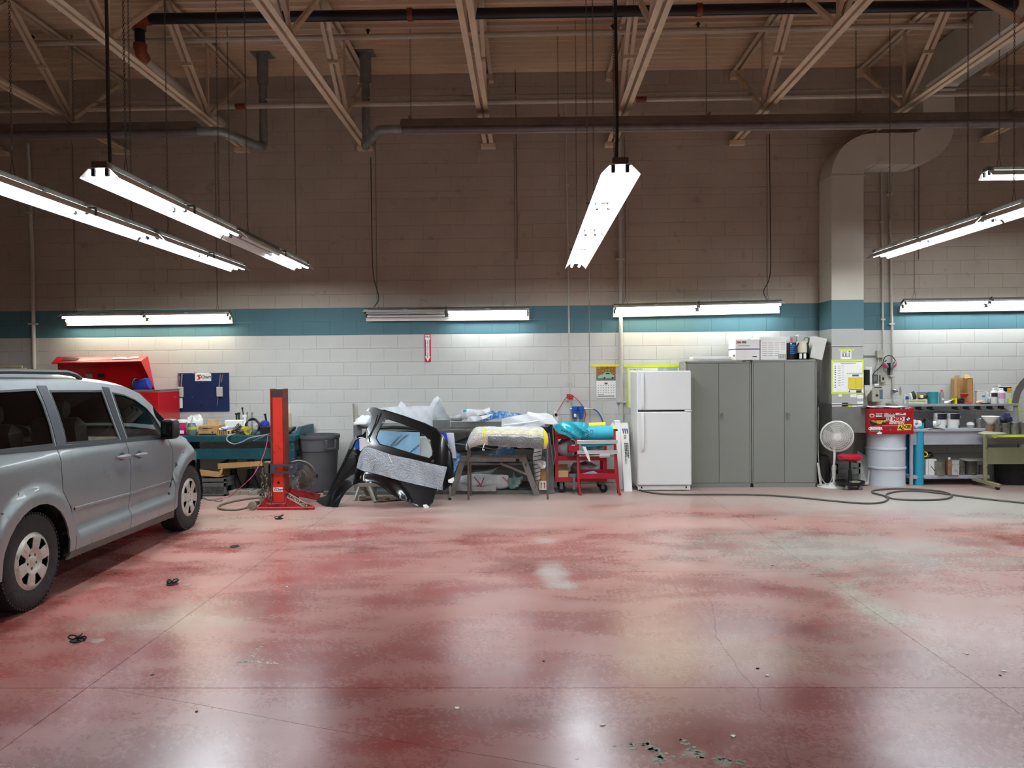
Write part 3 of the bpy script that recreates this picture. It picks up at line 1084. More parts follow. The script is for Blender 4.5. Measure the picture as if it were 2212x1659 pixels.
# roof, windscreen, bonnet, nose and tail
RAIL = [(-.98, 1.60), (-.9, 1.62), (-.01, 1.642), (.395, 1.638), (1.105, 1.624), (1.351, 1.602), (1.719, 1.567), (1.971, 1.49)]
def roof_fn(u, v):
    q = 2 * v - 1
    uu = -.98 + u * 2.70
    zr = interp(RAIL, uu); w = side_w(uu, zr)
    return Vector((w * q, uu + .10 * (u ** 6) * (1 - q * q), zr + .085 * (1 - abs(q) ** 3)))
van.part('roof', MB().grid(26, 16, roof_fn), van_paint, local=True)
APIL = [(1.72, 1.567), (1.971, 1.49), (2.133, 1.36), (2.264, 1.22), (2.36, 1.10)]
def wind(u, v):
    q = 2 * v - 1
    k = u * 4
    i = min(3, int(k)); f = k - i
    a = [APIL[i][j] + (APIL[i + 1][j] - APIL[i][j]) * f for j in (0, 1)]
    w = side_w(min(a[0], 2.1), a[1])
    return Vector((w * q, a[0] + (.10 + .22 * u) * (1 - q * q), a[1] + (.085 * (1 - abs(q) ** 3)) * (1 - u)))
van.part('windscreen', MB().grid(12, 16, wind), glass_clear, local=True)
def hood(u, v):
    q = 2 * v - 1
    uu = 2.36 + u * 1.16
    zs = interp(SHOULDER, uu); w = side_w(uu, zs)
    return Vector((w * q, uu + .25 * (1 - u) * (1 - q * q) + .16 * u * (1 - q * q), zs + .07 * (1 - abs(q) ** 2.5)))
van.part('bonnet', MB().grid(14, 14, hood), van_paint, local=True)
def nose(u, v):
    q = 2 * v - 1
    z = .28 + (.66 - .28) * u
    w = side_w(3.52, z)
    return Vector((w * q, 3.52 + (.16 + .06 * sin(pi * u)) * (1 - q * q), z + .07 * u * (1 - abs(q) ** 2.5)))
van.part('front_bumper', MB().grid(8, 14, nose), van_paint, local=True)
def tail(u, v):
    q = 2 * v - 1
    z = .33 + (1.6 - .33) * u
    w = side_w(-.98, z)
    return Vector((w * q, -1.0 - .09 * (1 - q * q) * (1 - .5 * u), z + .08 * u * u * (1 - abs(q) ** 3)))
van.part('tailgate', MB().grid(12, 14, tail), van_paint, local=True)
# underbody and interior
van.part('underbody', MB().box(-.8, .8, -.9, 3.4, .24, .42, .02).box(-.9, .9, .42, 2.28, .26, .45, .02), van_black, local=True)
for sx in (-.42, .42):
    for uy, nm in ((1.35, 'front_seat'), (.45, 'middle_seat')):
        sb = MB().box(sx - .25, sx + .25, uy, uy + .5, .45, .74, .06)
        sb.box(-.24, .24, -.06, .08, 0, .62, .06, Matrix.Translation((sx, uy + .02, .7)) @ Matrix.Rotation(radians(14), 4, 'X'))
        sb.box(sx - .13, sx + .13, uy - .19, uy - .10, 1.30, 1.46, .04)
        van.part(nm, sb, seat_mat, local=True)
dash = MB().prism([(2.05, .45), (2.05, .9), (2.12, 1.02), (2.45, 1.05), (2.45, .45)], -.8, .8, 'x')
van.part('dashboard', dash, van_black, local=True)
ring = [Vector((-.40 + .19 * cos(a), 1.93 + .06 * sin(a), 1.0 + .18 * sin(a))) for a in [2 * pi * i / 24 for i in range(24)]]
van.part('steering_wheel', MB().tube(ring, .016, 6, closed=True).tube([(-.59, 1.93, 1.0), (-.21, 1.93, 1.0)], .015, 6).tube([(-.40, 1.93, 1.0), (-.40, 2.1, .93)], .03, 6), van_black, local=True)
# wheels
def make_wheel():
    parts = []
    R, Wd = .347, .215
    b = MB()
    prof = [(.205, -.10), (.225, -.106), (.27, -.108), (.312, -.103), (.334, -.090), (.343, -.074)]
    tread = []
    x = -.07
    for k in range(5):
        tread += [(R, x), (R, x + .022), (R - .008, x + .024), (R - .008, x + .028)]
        x += .030
    prof += tread + [(R, .072), (.343, .078), (.334, .09), (.312, .103), (.27, .108), (.225, .106), (.205, .10)]
    My = Matrix.Rotation(pi / 2, 4, 'Y')
    b.lathe(prof, 48, My, cap=False)
    n = 64
    for k in range(n):     # shoulder tread blocks
        a = 2 * pi * k / n
        M = Matrix.Rotation(a, 4, 'X')
        for s in (-1, 1): b.box(s * .066, s * .098, -.010, .010, .331, .3465, .003, M @ Matrix.Rotation(0, 4, 'X'))
    parts.append(('tyre', b, tyre_mat, 40))
    b = MB().lathe([(.02, .02), (.208, .02), (.208, -.09)], 32, My)
    parts.append(('rim', b, dark, 35))
    # wheel cover with six wide spokes
    out = [(.212 * cos(2 * pi * i / 48), .212 * sin(2 * pi * i / 48)) for i in range(48)]
    holes = []
    for k in range(6):
        a = 2 * pi * k / 6 + .25
        holes.append([(r * cos(a + d), r * sin(a + d)) for r, d in ((.098, -.13), (.135, -.2), (.172, -.25), (.178, 0), (.172, .25), (.135, .2), (.098, .13))])
    for k in range(5):
        a = 2 * pi * k / 5 + .3
        holes.append([(.052 * cos(a) + .011 * cos(t), .052 * sin(a) + .011 * sin(t)) for t in [2 * pi * i / 6 for i in range(6)]])
    def cover(y, z, t):
        r = sqrt(y * y + z * z)
        a = atan2(z, y) - .25
        sp = .5 - .5 * cos(6 * a)      # 1 mid-spoke
        h = .012 + .016 * sstep((.21 - r) / .03) - .012 * sstep((.09 - r) / .03) + .006 * sp * sstep((r - .07) / .04) * sstep((.2 - r) / .03)
        if r < .036: h += .008
        return Vector((.082 + h - t, y, z))
    b = MB().sheet(out, holes, .016, cover, .006)
    parts.append(('wheel_cover', b, hubcap_mat, 30))
    return parts
wp = [(n, b.mesh(n, None, False, ang), m) for n, b, m, ang in make_wheel()]
for n, me, m in wp: me.materials.append(m)
for hu, hz in HUBS:
    for sg in (1, -1):
        w = link('wheel', None, van.o)
        w.location = (sg * .845, hu, hz)
        w.rotation_euler = (radians(31 if hu < 1 else 8), 0, 0 if sg > 0 else pi)
        for n, me, m in wp: link(n, me, w)
        lin_ = MB().lathe([(.42, -.30), (.42, -.02)], 28, Matrix.Translation((sg * .95, hu, hz)) @ Matrix.Rotation(sg * pi / 2, 4, 'Y'), cap=False, a0=pi * .5 if False else 0, a1=2 * pi)
        # keep only the upper half of the liner
        keep = [f for f in lin_.f if all(lin_.v[i].z > hz - .12 for i in f)]
        lin_.f = keep; lin_.sm = [True] * len(keep)
        van.part('wheel_arch_liner', lin_, dark, local=True)

# ================================================================== HEATERS, FLUES, DUCT, WALL PIPES
hood_mat = pbr('dull_aluminium_hood', '857a72', .45, .3, var=.15, scale=4)
tube_mat = pbr('heater_tube_steel', '6e645e', .5, .3, var=.15)
galv = pbr('galvanised_pipe', '8a8c88', .45, .5, var=.15, scale=9)

def heater(label, A, B, flue_px, flue_end, side):
    """radiant tube heater between A and B with a flue at one end turning back to the wall and up through the deck"""
    t = Thing('tube_heater', label, 'heater', (A + B) / 2)
    t.part('burner_tube', MB().tube([A, B], .052, 14), tube_mat)
    hb = MB()
    u = (B - A).normalized()
    sec = [(-.175, -.02), (-.075, .105), (.075, .105), (.175, -.02)]
    for k in range(3):
        (y0, z0), (y1, z1) = sec[k], sec[k + 1]
        P = []
        for E in (A - u * 0, B):
            P += [E + Vector((0, y0, z0)), E + Vector((0, y1, z1)), E + Vector((0, y1, z1 + .004)), E + Vector((0, y0, z0 + .004))]
        hb.add(P, [(0, 1, 5, 4), (2, 3, 7, 6), (0, 4, 7, 3), (1, 2, 6, 5), (0, 3, 2, 1), (4, 5, 6, 7)])
    t.part('reflector_hood', hb, hood_mat)
    E = A if side < 0 else B
    s = u * side
    rs = Vector((at(*flue_px, 10.62).x, 10.62, E.z))
    pts = [E, E + s * .22, E + s * .30 + Vector((0, .03, 0)), Vector((rs.x - .02 * side, 10.45, E.z - .03)), rs + Vector((0, -.06, -.02)), rs + Vector((0, 0, .05)), rs + Vector((0, 0, .2))]
    t.part('flue_elbow', MB().tube(pts, .058, 12), galv)
    t.part('flue_riser', MB().tube([rs + Vector((0, 0, .15)), Vector((rs.x, rs.y, DECK_Z - .28))], .056, 12), galv)
    t.part('flue_thimble', MB().tube([Vector((rs.x, rs.y, DECK_Z - .4)), Vector((rs.x, rs.y, DECK_Z + .03))], .078, 14).box(rs.x - .13, rs.x + .13, rs.y - .13, rs.y + .13, DECK_Z - .01, DECK_Z + .004), galv)
    L = (B - A).length
    for k in range(int(L / 1.9) + 1):
        p = A + u * min(L - .1, .12 + 1.9 * k)
        t.part('hanger_chain', MB().add([], []) if False else chain_mb(p + Vector((0, 0, .1)), Vector((p.x, p.y, DECK_Z)), .034, .0028, .010, 6), chainmat)
        t.part('hanger_bracket', MB().box(p.x - .012, p.x + .012, p.y - .18, p.y + .18, p.z + .10, p.z + .115), hood_mat)
    return t
_A = at(868, 279, 9.9); _B = at(2212, 263, 9.9); _B = _A + (_B - _A) * ((WX1 - .4 - _A.x) / (_B.x - _A.x))
heater('long radiant tube heater under the joists, reaching to the right edge', _A, _B, (790, 200), None, -1)
_B = at(428, 284, 9.9); _A = at(0, 290, 9.9); _A = _B + (_A - _B) * ((WX0 + .4 - _B.x) / (_A.x - _B.x))
heater('radiant tube heater at the upper left, its flue elbow turning back to the wall', _A, _B, (568, 200), None, 1)

# ---- exhaust duct with its elbows
duct_paint = pbr('duct_grey_paint', 'c3bdae', .5, var=.05, scale=2)
duct_bare = pbr('duct_dark_galvanised', '7d7d78', .5, .3, var=.12, scale=5)
YF, YBK = 10.93, 11.385
dl, dr = at(1796, 600, YF).x, at(1866, 600, YF).x
w_ = dr - dl
z1 = at(1830, 379, YF).z
duct = Thing('exhaust_duct', 'painted rectangular exhaust duct rising beside the grey cabinets and bending along the ceiling', 'duct', ((dl + dr) / 2, 11.16, 0))
zs0, zs1 = 11 * .2032, 13 * .2032
zb = at(1830, 746, YF).z; zlow = at(1830, 873, YF).z; zfoot = at(1830, 934, YF).z
def seg(z0, z1_, m, nm='duct_section', inset=0.0):
    duct.part(nm, MB().box(dl + inset, dr - inset, YF + inset, YBK, z0, z1_, .004), m)
duct_low = pbr('duct_lower_grey_paint', 'adaea9', .5, var=.05, scale=2)
seg(zlow, zb - .004, duct_low, inset=.006)
seg(zb + .004, zs0, duct_low)
seg(zs0, zs1, paint_teal, 'teal_stripe')
zj = at(1830, 563, YF).z
seg(zs1, zj - .004, duct_paint); seg(zj + .004, z1 - .004, duct_paint)
for zz in (zb, zj, z1):
    duct.part('flange', MB().box(dl - .008, dr + .008, YF - .008, YBK, zz - .012, zz + .006, .002), duct_paint)
def strip(st, nm='duct_section', m=duct_paint):
    b = MB()
    vs = [p for q in st for p in q]
    fs = []
    for i in range(len(st) - 1):
        for k in range(4):
            l = (k + 1) % 4
            fs.append((i * 4 + k, i * 4 + l, i * 4 + 4 + l, i * 4 + 4 + k))
    b.add(vs, fs, True)
    return duct.part(nm, b, m, angle=25)
r1 = .15; hgt = .44
C1 = (dr + r1, z1)
st = []
for i in range(9):
    a = pi - (pi / 2) * i / 8
    ri, ro = r1, r1 + w_ + (hgt - w_) * i / 8
    pi_, po = (C1[0] + ri * cos(a), C1[1] + ri * sin(a)), (C1[0] + ro * cos(a), C1[1] + ro * sin(a))
    st.append([(po[0], YF, po[1]), (pi_[0], YF, pi_[1]), (pi_[0], YBK, pi_[1]), (po[0], YBK, po[1])])
strip(st, 'duct_elbow')
x2 = at(1975, 330, YF).x
r2 = .12
C2 = (x2, z1 + r1 + hgt + r2)
strip([st[-1], [(x2 - .02, YF, z1 + r1 + hgt), (x2 - .02, YF, z1 + r1), (x2 - .02, YBK, z1 + r1), (x2 - .02, YBK, z1 + r1 + hgt)]])
st = []
for i in range(9):
    a = -pi / 2 + (pi / 2) * i / 8
    ri, ro = r2, r2 + hgt
    st.append([(C2[0] + ri * cos(a), YF, C2[1] + ri * sin(a)), (C2[0] + ro * cos(a), YF, C2[1] + ro * sin(a)),
               (C2[0] + ro * cos(a), YBK, C2[1] + ro * sin(a)), (C2[0] + ri * cos(a), YBK, C2[1] + ri * sin(a))])
strip(st, 'duct_elbow')
xa, xb = x2 + r2, x2 + r2 + hgt
dd = YBK - YF
r3 = .14
z3 = DECK_Z - .03 - dd - r3
strip([st[-1], [(xa, YF, z3), (xb, YF, z3), (xb, YBK, z3), (xa, YBK, z3)]])
st = []
for i in range(9):
    a = (pi / 2) * i / 8
    yi, zi = YF - r3 + r3 * cos(a), z3 + r3 * sin(a)
    yo, zo = YF - r3 + (r3 + dd) * cos(a), z3 + (r3 + dd) * sin(a)
    st.append([(xa, yi, zi), (xb, yi, zi), (xb, yo, zo), (xa, yo, zo)])
strip(st, 'duct_elbow')
strip([st[-1], [(xa, -4, z3 + r3), (xb, -4, z3 + r3), (xb, -4, z3 + r3 + dd), (xa, -4, z3 + r3 + dd)]])
for xx in (dr + r1 + .03, (dr + r1 + x2) / 2, x2 - .02):
    duct.part('flange', MB().box(xx - .008, xx + .008, YF - .007, YBK, z1 + r1 - .007, z1 + r1 + hgt + .007, .002), duct_paint)
# dark lower inlet box and its slanted foot
duct.part('inlet_box', MB().box(dl - .005, dr + .03, YF - .03, YBK, zfoot, zlow - .006, .004), duct_bare)
duct.part('flange', MB().box(dl - .015, dr + .035, YF - .04, YBK, zlow - .012, zlow + .004, .002), duct_bare)
duct.part('flange', MB().box(dl - .015, dr + .035, YF - .04, YBK, zfoot - .004, zfoot + .012, .002), duct_bare)
duct.part('inlet_chute', MB().prism([(dl, zfoot), (dr + .03, zfoot), (dr - .15, .02), (dl - .03, .02)], YF + .27, YBK), duct_bare)

# ---- wall conduits and pipes
wallpipe_paint = pbr('wall_pipe_paint', 'bab7ae', .5, var=.06)
def wallpipe(label, pts, r, mat=wallpipe_paint, name='wall_conduit', Y=WALL_Y - .03, cat='conduit', straps=()):
    t = Thing(name, label, cat, at(*pts[-1], Y))
    t.part('pipe', MB().tube([at(p[0], p[1], Y) for p in pts], r, 10), mat)
    for p in straps:
        q = at(p[0], p[1], Y)
        t.part('strap', MB().box(q.x - r * 2.2, q.x + r * 2.2, Y - r * 1.15, WALL_Y, q.z - .012, q.z + .012, .002), mat)
    return t
wallpipe('painted conduit running up the wall at the far left above the van', [(60, 310), (70, 560), (74, 810), (78, 1010)], .028, straps=((66, 460), (72, 700)))
wallpipe('thin grey air pipe with flaking black paint dropping to the blue filters', [(1221, 190), (1225, 430), (1228, 640), (1231, 860), (1233, 916)], .013, straps=((1231, 827), (1225, 400)))
wallpipe('thick white pipe dropping down the wall between the calendar and the fridge', [(1338, 272), (1340, 500), (1341, 700), (1343, 960)], .030, Y=WALL_Y - .04, straps=((1342, 868), (1340, 560)))
wallpipe('thin conduit on the wall left of the white pipe', [(1270, 300), (1272, 520), (1273, 650)], .010, straps=((1271, 420),))
wallpipe('slim conduit dropping to the square junction box right of the duct', [(1904, 366), (1906, 560), (1907, 720), (1908, 742), (1908, 757)], .014, straps=((1905, 480), (1907, 690)))
wallpipe('galvanised pipe right of the duct dropping behind the red toolbox', [(1921, 368), (1924, 560), (1927, 720), (1930, 868)], .018, straps=((1922, 420), (1928, 812), (1926, 700)))
wallpipe('chain-like cable hanging on the wall over the paint bench', [(1985, 330), (1985, 480), (1984, 560)], .006, chainmat)
wallpipe('thin grey wire hanging down the wall left of the middle lights', [(1113, 150), (1115, 300), (1117, 480), (1117, 560)], .006, chainmat)

# ---- signs and small things fixed to the wall
WF = WALL_Y - .004
def plate(mb, pa, pb, Y, th=.004, c=0.0):
    """a thin upright plate between two photo corners on the plane Y"""
    a, b = at(pa[0], pa[1], Y), at(pb[0], pb[1], Y)
    return mb.box(a.x, b.x, Y - th, Y, a.z, b.z, c)
sign_red = pbr('sign_red', 'c0202f', .45, var=.04)
t = Thing('fire_extinguisher_sign', 'tall red and white fire extinguisher sign with a down arrow on the wall', 'sign', at(924, 782, WF))
a, b = at(917, 722, WF), at(931, 782, WF)
cx, zt, zb_, hw = (a.x + b.x) / 2, a.z, b.z, (b.x - a.x) / 2
t.part('panel', MB().box(cx - hw, cx + hw, WF - .006, WF + .004, zb_, zt, .002), sign_red)
poly = [(cx - hw * .82, zt - .01), (cx + hw * .82, zt - .01), (cx + hw * .82, zt - .068), (cx + hw * .52, zt - .095), (cx + hw * .52, zb_ + .085), (cx + hw * .9, zb_ + .085), (cx, zb_ + .008), (cx - hw * .9, zb_ + .085), (cx - hw * .52, zb_ + .085), (cx - hw * .52, zt - .095), (cx - hw * .82, zt - .068)]
t.part('arrow', MB().prism(poly, WF - .0075, WF - .006), paper)
t.part('lettering', textmb('FIRE', .042, facing((cx, WF - .008, zt - .04)), bold=.0006), sign_red)
mb = MB()
for k, ch in enumerate('EXTINGUISHER'):
    q = textmb(ch, .034, facing((cx, WF - .008, zt - .108 - k * .0215)), bold=.0005)
    mb.add(q.v, q.f)
t.part('lettering', mb, sign_red)

# outlet by the filters, junction box, switches, ear defenders
t = Thing('wall_outlet', 'white wall outlet with a red plug, right of the white wrapped part', 'outlet', at(1201, 905, WF))
t.part('box', plate(MB(), (1196, 889), (1206, 910), WF, .03, .003), white)
t.part('socket', plate(MB(), (1198.5, 893), (1203.5, 899), WF - .03, .004), black)
a = at(1201, 896, WF)
t.part('plug', MB().box(a.x - .02, a.x + .02, WF - .06, WF - .034, a.z - .015, a.z + .02, .005), black)
redcord = pbr('red_extension_cord', 'b5242c', .5)
cord('red extension cord draped over the air pipe to the outlet', [at(1202, 894, WF - .06), at(1206, 885, WF - .06), at(1214, 872, WF - .03), at(1222, 860, WF - .03), at(1231, 856, WF - .05), at(1240, 857, WF - .05), at(1250, 866, WF - .03), at(1258, 876, WF - .03), at(1262, 884, WF - .02), at(1265, 895, WF - .03), at(1262, 908, WF - .03), at(1260, 925, WF - .03)], .005, redcord)
knot = MB()
a = at(1231, 857, WF - .05)
for k in range(4):
    knot.tube([a + Vector((.045 * cos(q + k) , -.01 - .012 * k + .01 * sin(2 * q), .035 * sin(q))) for q in [2 * pi * i / 10 for i in range(10)]], .008, 5, closed=True)
solo('cord_knot', knot, redcord, 'tangled knot of the red cord hung on the air pipe', 'cord')
t = Thing('air_filter', 'pair of blue compressed-air filter bowls piped to the wall', 'air filter', at(1249, 903, WF))
bluef = pbr('blue_filter_plastic', '1e57a8', .35, var=.1)
for px in (1242, 1255):
    p = at(px, 905, WF - .08)
    t.part('filter_bowl', MB().lathe([(.02, 0), (.032, .01), (.036, .05), (.036, .11), (.044, .112), (.044, .135), (.048, .137), (.048, .185), (.02, .19)], 16, Matrix.Translation(p)), bluef)
t.part('manifold', MB().tube([at(1232, 883, WF - .08), at(1266, 883, WF - .08)], .014, 8).tube([at(1266, 883, WF - .08), at(1282, 884, WF - .08)], .010, 8), steel)
t.part('label', MB().box(at(1242, 897, 1).x * 0 + at(1240, 897, WF - .117).x, at(1245, 897, WF - .117).x, WF - .119, WF - .116, at(1240, 901, WF - .117).z, at(1240, 894, WF - .117).z), paper)
bluehose = pbr('blue_air_hose', '3d55a8', .45)
cord('blue air hose curving down from the filters behind the cart', [at(1281, 884, WF - .08), at(1288, 887, WF - .08), at(1295, 895, WF - .08), at(1301, 907, WF - .08), at(1304, 925, WF - .09), at(1305, 950, WF - .1)], .011, bluehose, 'air_hose', 'hose')

# calendar
t = Thing('wall_calendar', 'wall calendar with a picture of a pale green car above the month page', 'calendar', at(1309, 859, WF))
a, b = at(1288, 790, WF), at(1330, 859, WF)
zm = at(1309, 822, WF).z
t.part('month_page', MB().box(a.x, b.x, WF - .008, WF, b.z, zm - .003), paper)
t.part('picture', MB().box(a.x, b.x, WF - .006, WF, zm, a.z), pbr('picture_autumn_trees', '7a5a2c', .6, var=.5, scale=30, dirt='c79a3a', dirt_amt=.4))
W_, H_ = b.x - a.x, a.z - zm
t.part('picture_road', MB().box(a.x, b.x, WF - .0066, WF - .006, zm, zm + H_ * .3), pbr('picture_road', '6f6e70', .6))
c0 = Vector((a.x, WF - .0075, zm))
body = [(.1, .16), (.1, .30), (.22, .38), (.34, .40), (.44, .54), (.68, .56), (.80, .40), (.92, .36), (.92, .22), (.8, .16)]
t.part('picture_car', MB().prism([(c0.x + W_ * p, c0.z + H_ * q) for p, q in body], WF - .0072, WF - .0066), pbr('picture_car_green', '8fb9a2', .5))
cw = MB()
for p in (.42, .84): cw.lathe([(.001, 0), (.014, .0), (.014, .0006)], 12, Matrix.Translation((c0.x + W_ * p, WF - .0072, c0.z + H_ * .18)) @ Matrix.Rotation(pi / 2, 4, 'X'))
cw.prism([(c0.x + W_ * p, c0.z + H_ * q) for p, q in ((.46, .42), (.5, .51), (.66, .52), (.72, .42))], WF - .0078, WF - .0072)
t.part('picture_car_details', cw, ink)
mb = MB()
for r in range(4):
    for c in range(7):
        x = a.x + W_ * (.1 + .8 * c / 6); z = b.z + (zm - b.z) * (.72 - .14 * r)
        mb.box(x - .006, x + .006, WF - .0088, WF - .008, z - .005, z + .005)
mb.box(a.x + W_ * .42, a.x + W_ * .58, WF - .0088, WF - .008, zm - .055, zm - .03)
mb.box(a.x + W_ * .06, a.x + W_ * .4, WF - .0088, WF - .008, b.z + .045, b.z + .052).box(a.x + W_ * .06, a.x + W_ * .94, WF - .0088, WF - .008, b.z + .018, b.z + .032)
t.part('printing', mb, pbr('grey_print', '5a5a5a', .7))
t.part('tape', MB().box(at(1276, 790, WF).x, at(1337, 790, WF).x, WF - .008, WF - .002, at(1300, 792, WF).z, at(1300, 787.5, WF).z), yellowtape)
# chart taped behind the fridge
t = Thing('paint_chart', 'paint chart poster edged in lime tape on the wall behind the fridge', 'poster', at(1410, 880, WF))
t.part('sheet', plate(MB(), (1357, 795), (1467, 880), WF, .003), paper)
t.part('photo_strip', plate(MB(), (1421, 794), (1464, 880), WF - .003, .001), pbr('chart_blue_grey', 'a9b4bd', .6, var=.25, scale=12))
t.part('lettering', textmb('CROMAX PRO', .031, facing(at(1373.5, 798, WF - .0045)), bold=.0002), pbr('grey_print2', '6d6d6d', .7))
t.part('tape', plate(MB(), (1347, 788), (1466, 793), WF - .003, .002), limetape)
t.part('tape', plate(MB(), (1354, 792), (1358, 880), WF - .003, .002), limetape)

# ================================================================== HELPERS FOR THINGS STANDING AT A DEPTH
def bx(pa, pb, Y, d, c=.004, mb=None):
    """box whose front face spans two photo corners on the plane Y, d deep"""
    a, b = at(pa[0], pa[1], Y), at(pb[0], pb[1], Y)
    return (mb or MB()).box(a.x, b.x, Y, Y + d, min(a.z, b.z), max(a.z, b.z), c)

def cyl(pl, pr, pt, pb, Y, n=20, prof=None, mb=None, z0=None):
    """upright turned body between photo columns pl and pr; prof = [(radius share, height share)]"""
    a, b = at(pl, pt, Y), at(pr, pb, Y)
    r = abs(b.x - a.x) / 2
    zb = b.z if z0 is None else z0
    h = a.z - zb
    prof = prof or [(.97, 0), (1, .03), (1, .97), (.97, 1)]
    return (mb or MB()).lathe([(p * r, q * h) for p, q in prof], n, Matrix.Translation(((a.x + b.x) / 2, Y, zb)))

def pxpoly(P, Y, d, mb=None):
    """photo outline on the plane Y extruded d away from the camera"""
    return (mb or MB()).prism([(at(p[0], p[1], Y).x, at(p[0], p[1], Y).z) for p in P], Y, Y + d)

def lumpy(c, rx, ry, rz, seed=0, amp=.15, nu=18, nv=10, flat=True, power=.7):
    """crumpled sack-like body sitting on c"""
    rr = random.Random(seed)
    ph = [(rr.uniform(1, 4), rr.uniform(1, 4), rr.uniform(0, 6), rr.uniform(0, 6)) for _ in range(6)]
    c = Vector(c)
    def fn(u, v):
        a = 2 * pi * u; b = pi * v - pi / 2
        k = 1 + amp * sum(sin(p[0] * 2 * a / 2 // 1 * 1 + 0) * 0 + sin(round(p[0]) * a + p[2]) * cos(p[1] * b + p[3]) for p in ph) / 2.2
        cb = abs(cos(b)) ** power
        z = sin(b)
        zz = (z + 1) / 2 * 2 * rz
        return c + Vector((rx * k * cb * cos(a), ry * k * cb * sin(a), zz * (k if z > 0 else 1)))
    return MB().grid(nu, nv, fn)

def drape(P, Y0, seed=0, amp=.02, bulge=.06, n=14, thick=.0):
    """a soft sheet: photo outline filled, crumpled along the depth"""
    rr = random.Random(seed)
    W = [(rr.uniform(8, 26), rr.uniform(8, 26), rr.uniform(0, 6), rr.uniform(.3, 1)) for _ in range(6)]
    Q = [(at(p[0], p[1], Y0).x, at(p[0], p[1], Y0).z) for p in P]
    cx = sum(q[0] for q in Q) / len(Q); cz = sum(q[1] for q in Q) / len(Q)
    ext = max(max(abs(q[0] - cx) for q in Q), max(abs(q[1] - cz) for q in Q))
    def fn(x, z, t):
        k = sum(w[3] * sin(w[0] * x + w[1] * z + w[2]) for w in W) / 3
        k = abs(k) * 2 - .6
        r2 = min(1, ((x - cx) ** 2 + ((z - cz) * 1.4) ** 2) / ext ** 2)
        return Vector((x, Y0 - bulge * (1 - r2) + amp * k + t, z))
    return MB().sheet(Q, [], ext * 2 / n, fn, thick or .004)

# ================================================================== RED TOOL CHEST BEHIND THE VAN
chest_red = pbr('tool_chest_red', 'b5141b', .3, var=.05, coat=.5)
chrome = pbr('chrome_trim', 'c9c9c6', .2, .9)
cf, cb_ = 10.55, 11.2
xl = at(118, 850, cf).x; xr = at(342, 850, cf).x; zt = at(300, 842, cf).z
t = Thing('tool_chest', 'tall red rolling tool chest with its lid open, behind the van', 'tool chest', ((xl + xr) / 2, 10.9, 0))
t.part('cabinet', MB().box(xl, xr, cf, cb_, .14, zt - .035, .006), chest_red)
t.part('top_frame', MB().box(xl - .004, xr + .004, cf - .006, cf + .03, zt - .03, zt, .003).box(xr - .03, xr + .004, cf, cb_, zt - .03, zt, .003).box(xl - .004, xl + .03, cf, cb_, zt - .03, zt, .003), pbr('worn_edge_steel', '8c7f78', .4, .5))
zz = zt - .09
for h in (.09, .05, .05, .05, .10, .12, .16, .2, .22, .16):
    if zz - h < .16: break
    p = t.part('drawer', MB().box(xl + .05, xr - .26, cf - .012, cf + .02, zz - h + .008, zz, .003), chest_red)
    t.part('drawer_pull', MB().box(xl + .05, xr - .26, cf - .022, cf - .010, zz - .022, zz - .004, .003), chrome, parent=p)
    zz -= h
for sx in (xl + .1, xr - .1):
    for sy in (cf + .1, cb_ - .1):
        t.part('caster', MB().lathe([(.02, -.02), (.07, -.02), (.07, .02), (.02, .02)], 18, Matrix.Translation((sx, sy, .07)) @ Matrix.Rotation(pi / 2, 4, 'Y')).box(sx - .03, sx + .03, sy - .03, sy + .03, .07, .145), rubber)
# lid: back panel leaning on the wall side, front skirt folded forward, side skirts
L0, L1 = at(128, 842, 11.18), at(334, 842, 11.18)
T0, T1 = at(124, 781, 11.02), at(310, 778, 11.02)
N0, N1 = at(111, 784, 10.82), at(303, 780, 10.82)
U0, U1 = at(123, 771, 11.0), at(318, 769, 11.0)
lid = MB()
o = Vector((0, .012, 0))
lid.add([L0, L1, T1, T0, L0 + o, L1 + o, T1 + o, T0 + o], [(0, 1, 2, 3), (7, 6, 5, 4), (0, 4, 5, 1), (1, 5, 6, 2), (2, 6, 7, 3), (3, 7, 4, 0)])
lp = t.part('lid', lid, chest_red)
sk = MB(); o = Vector((0, .006, -.012))
sk.add([N0, N1, U1, U0, N0 + o, N1 + o, U1 + o, U0 + o], [(0, 1, 2, 3), (7, 6, 5, 4), (0, 4, 5, 1), (1, 5, 6, 2), (2, 6, 7, 3), (3, 7, 4, 0)])
t.part('lid_skirt', sk, chest_red, parent=lp)
sd = MB(); o = Vector((.01, 0, 0)); R0 = at(333, 842, 10.98)
sd.add([N1, U1, L1, R0, N1 + o, U1 + o, L1 + o, R0 + o], [(0, 1, 2, 3), (7, 6, 5, 4), (0, 4, 5, 1), (1, 5, 6, 2), (2, 6, 7, 3), (3, 7, 4, 0)])
t.part('lid_skirt', sd, chest_red, parent=lp)
nrm_ = (N1 - N0).cross(U0 - N0).normalized()
if nrm_.y > 0: nrm_ = -nrm_
ex = (N1 - N0).normalized(); ey = (U0 - N0); ey = (ey - ex * ey.dot(ex)).normalized()
def on_skirt(f, g_): 
    p = N0 + (N1 - N0) * f + (U0 - N0) * g_ + nrm_ * .002
    return Matrix(((ex.x, ey.x, nrm_.x, p.x), (ex.y, ey.y, nrm_.y, p.y), (ex.z, ey.z, nrm_.z, p.z), (0, 0, 0, 1)))
mb = MB()
for k in range(8): mb.box(-.016, .016, -.035, .035, 0, .002, 0, on_skirt(.105 + .0215 * k, .52) @ Matrix.Rotation(-.3, 4, 'Z'))
t.part('lettering', mb, ink, parent=lp)
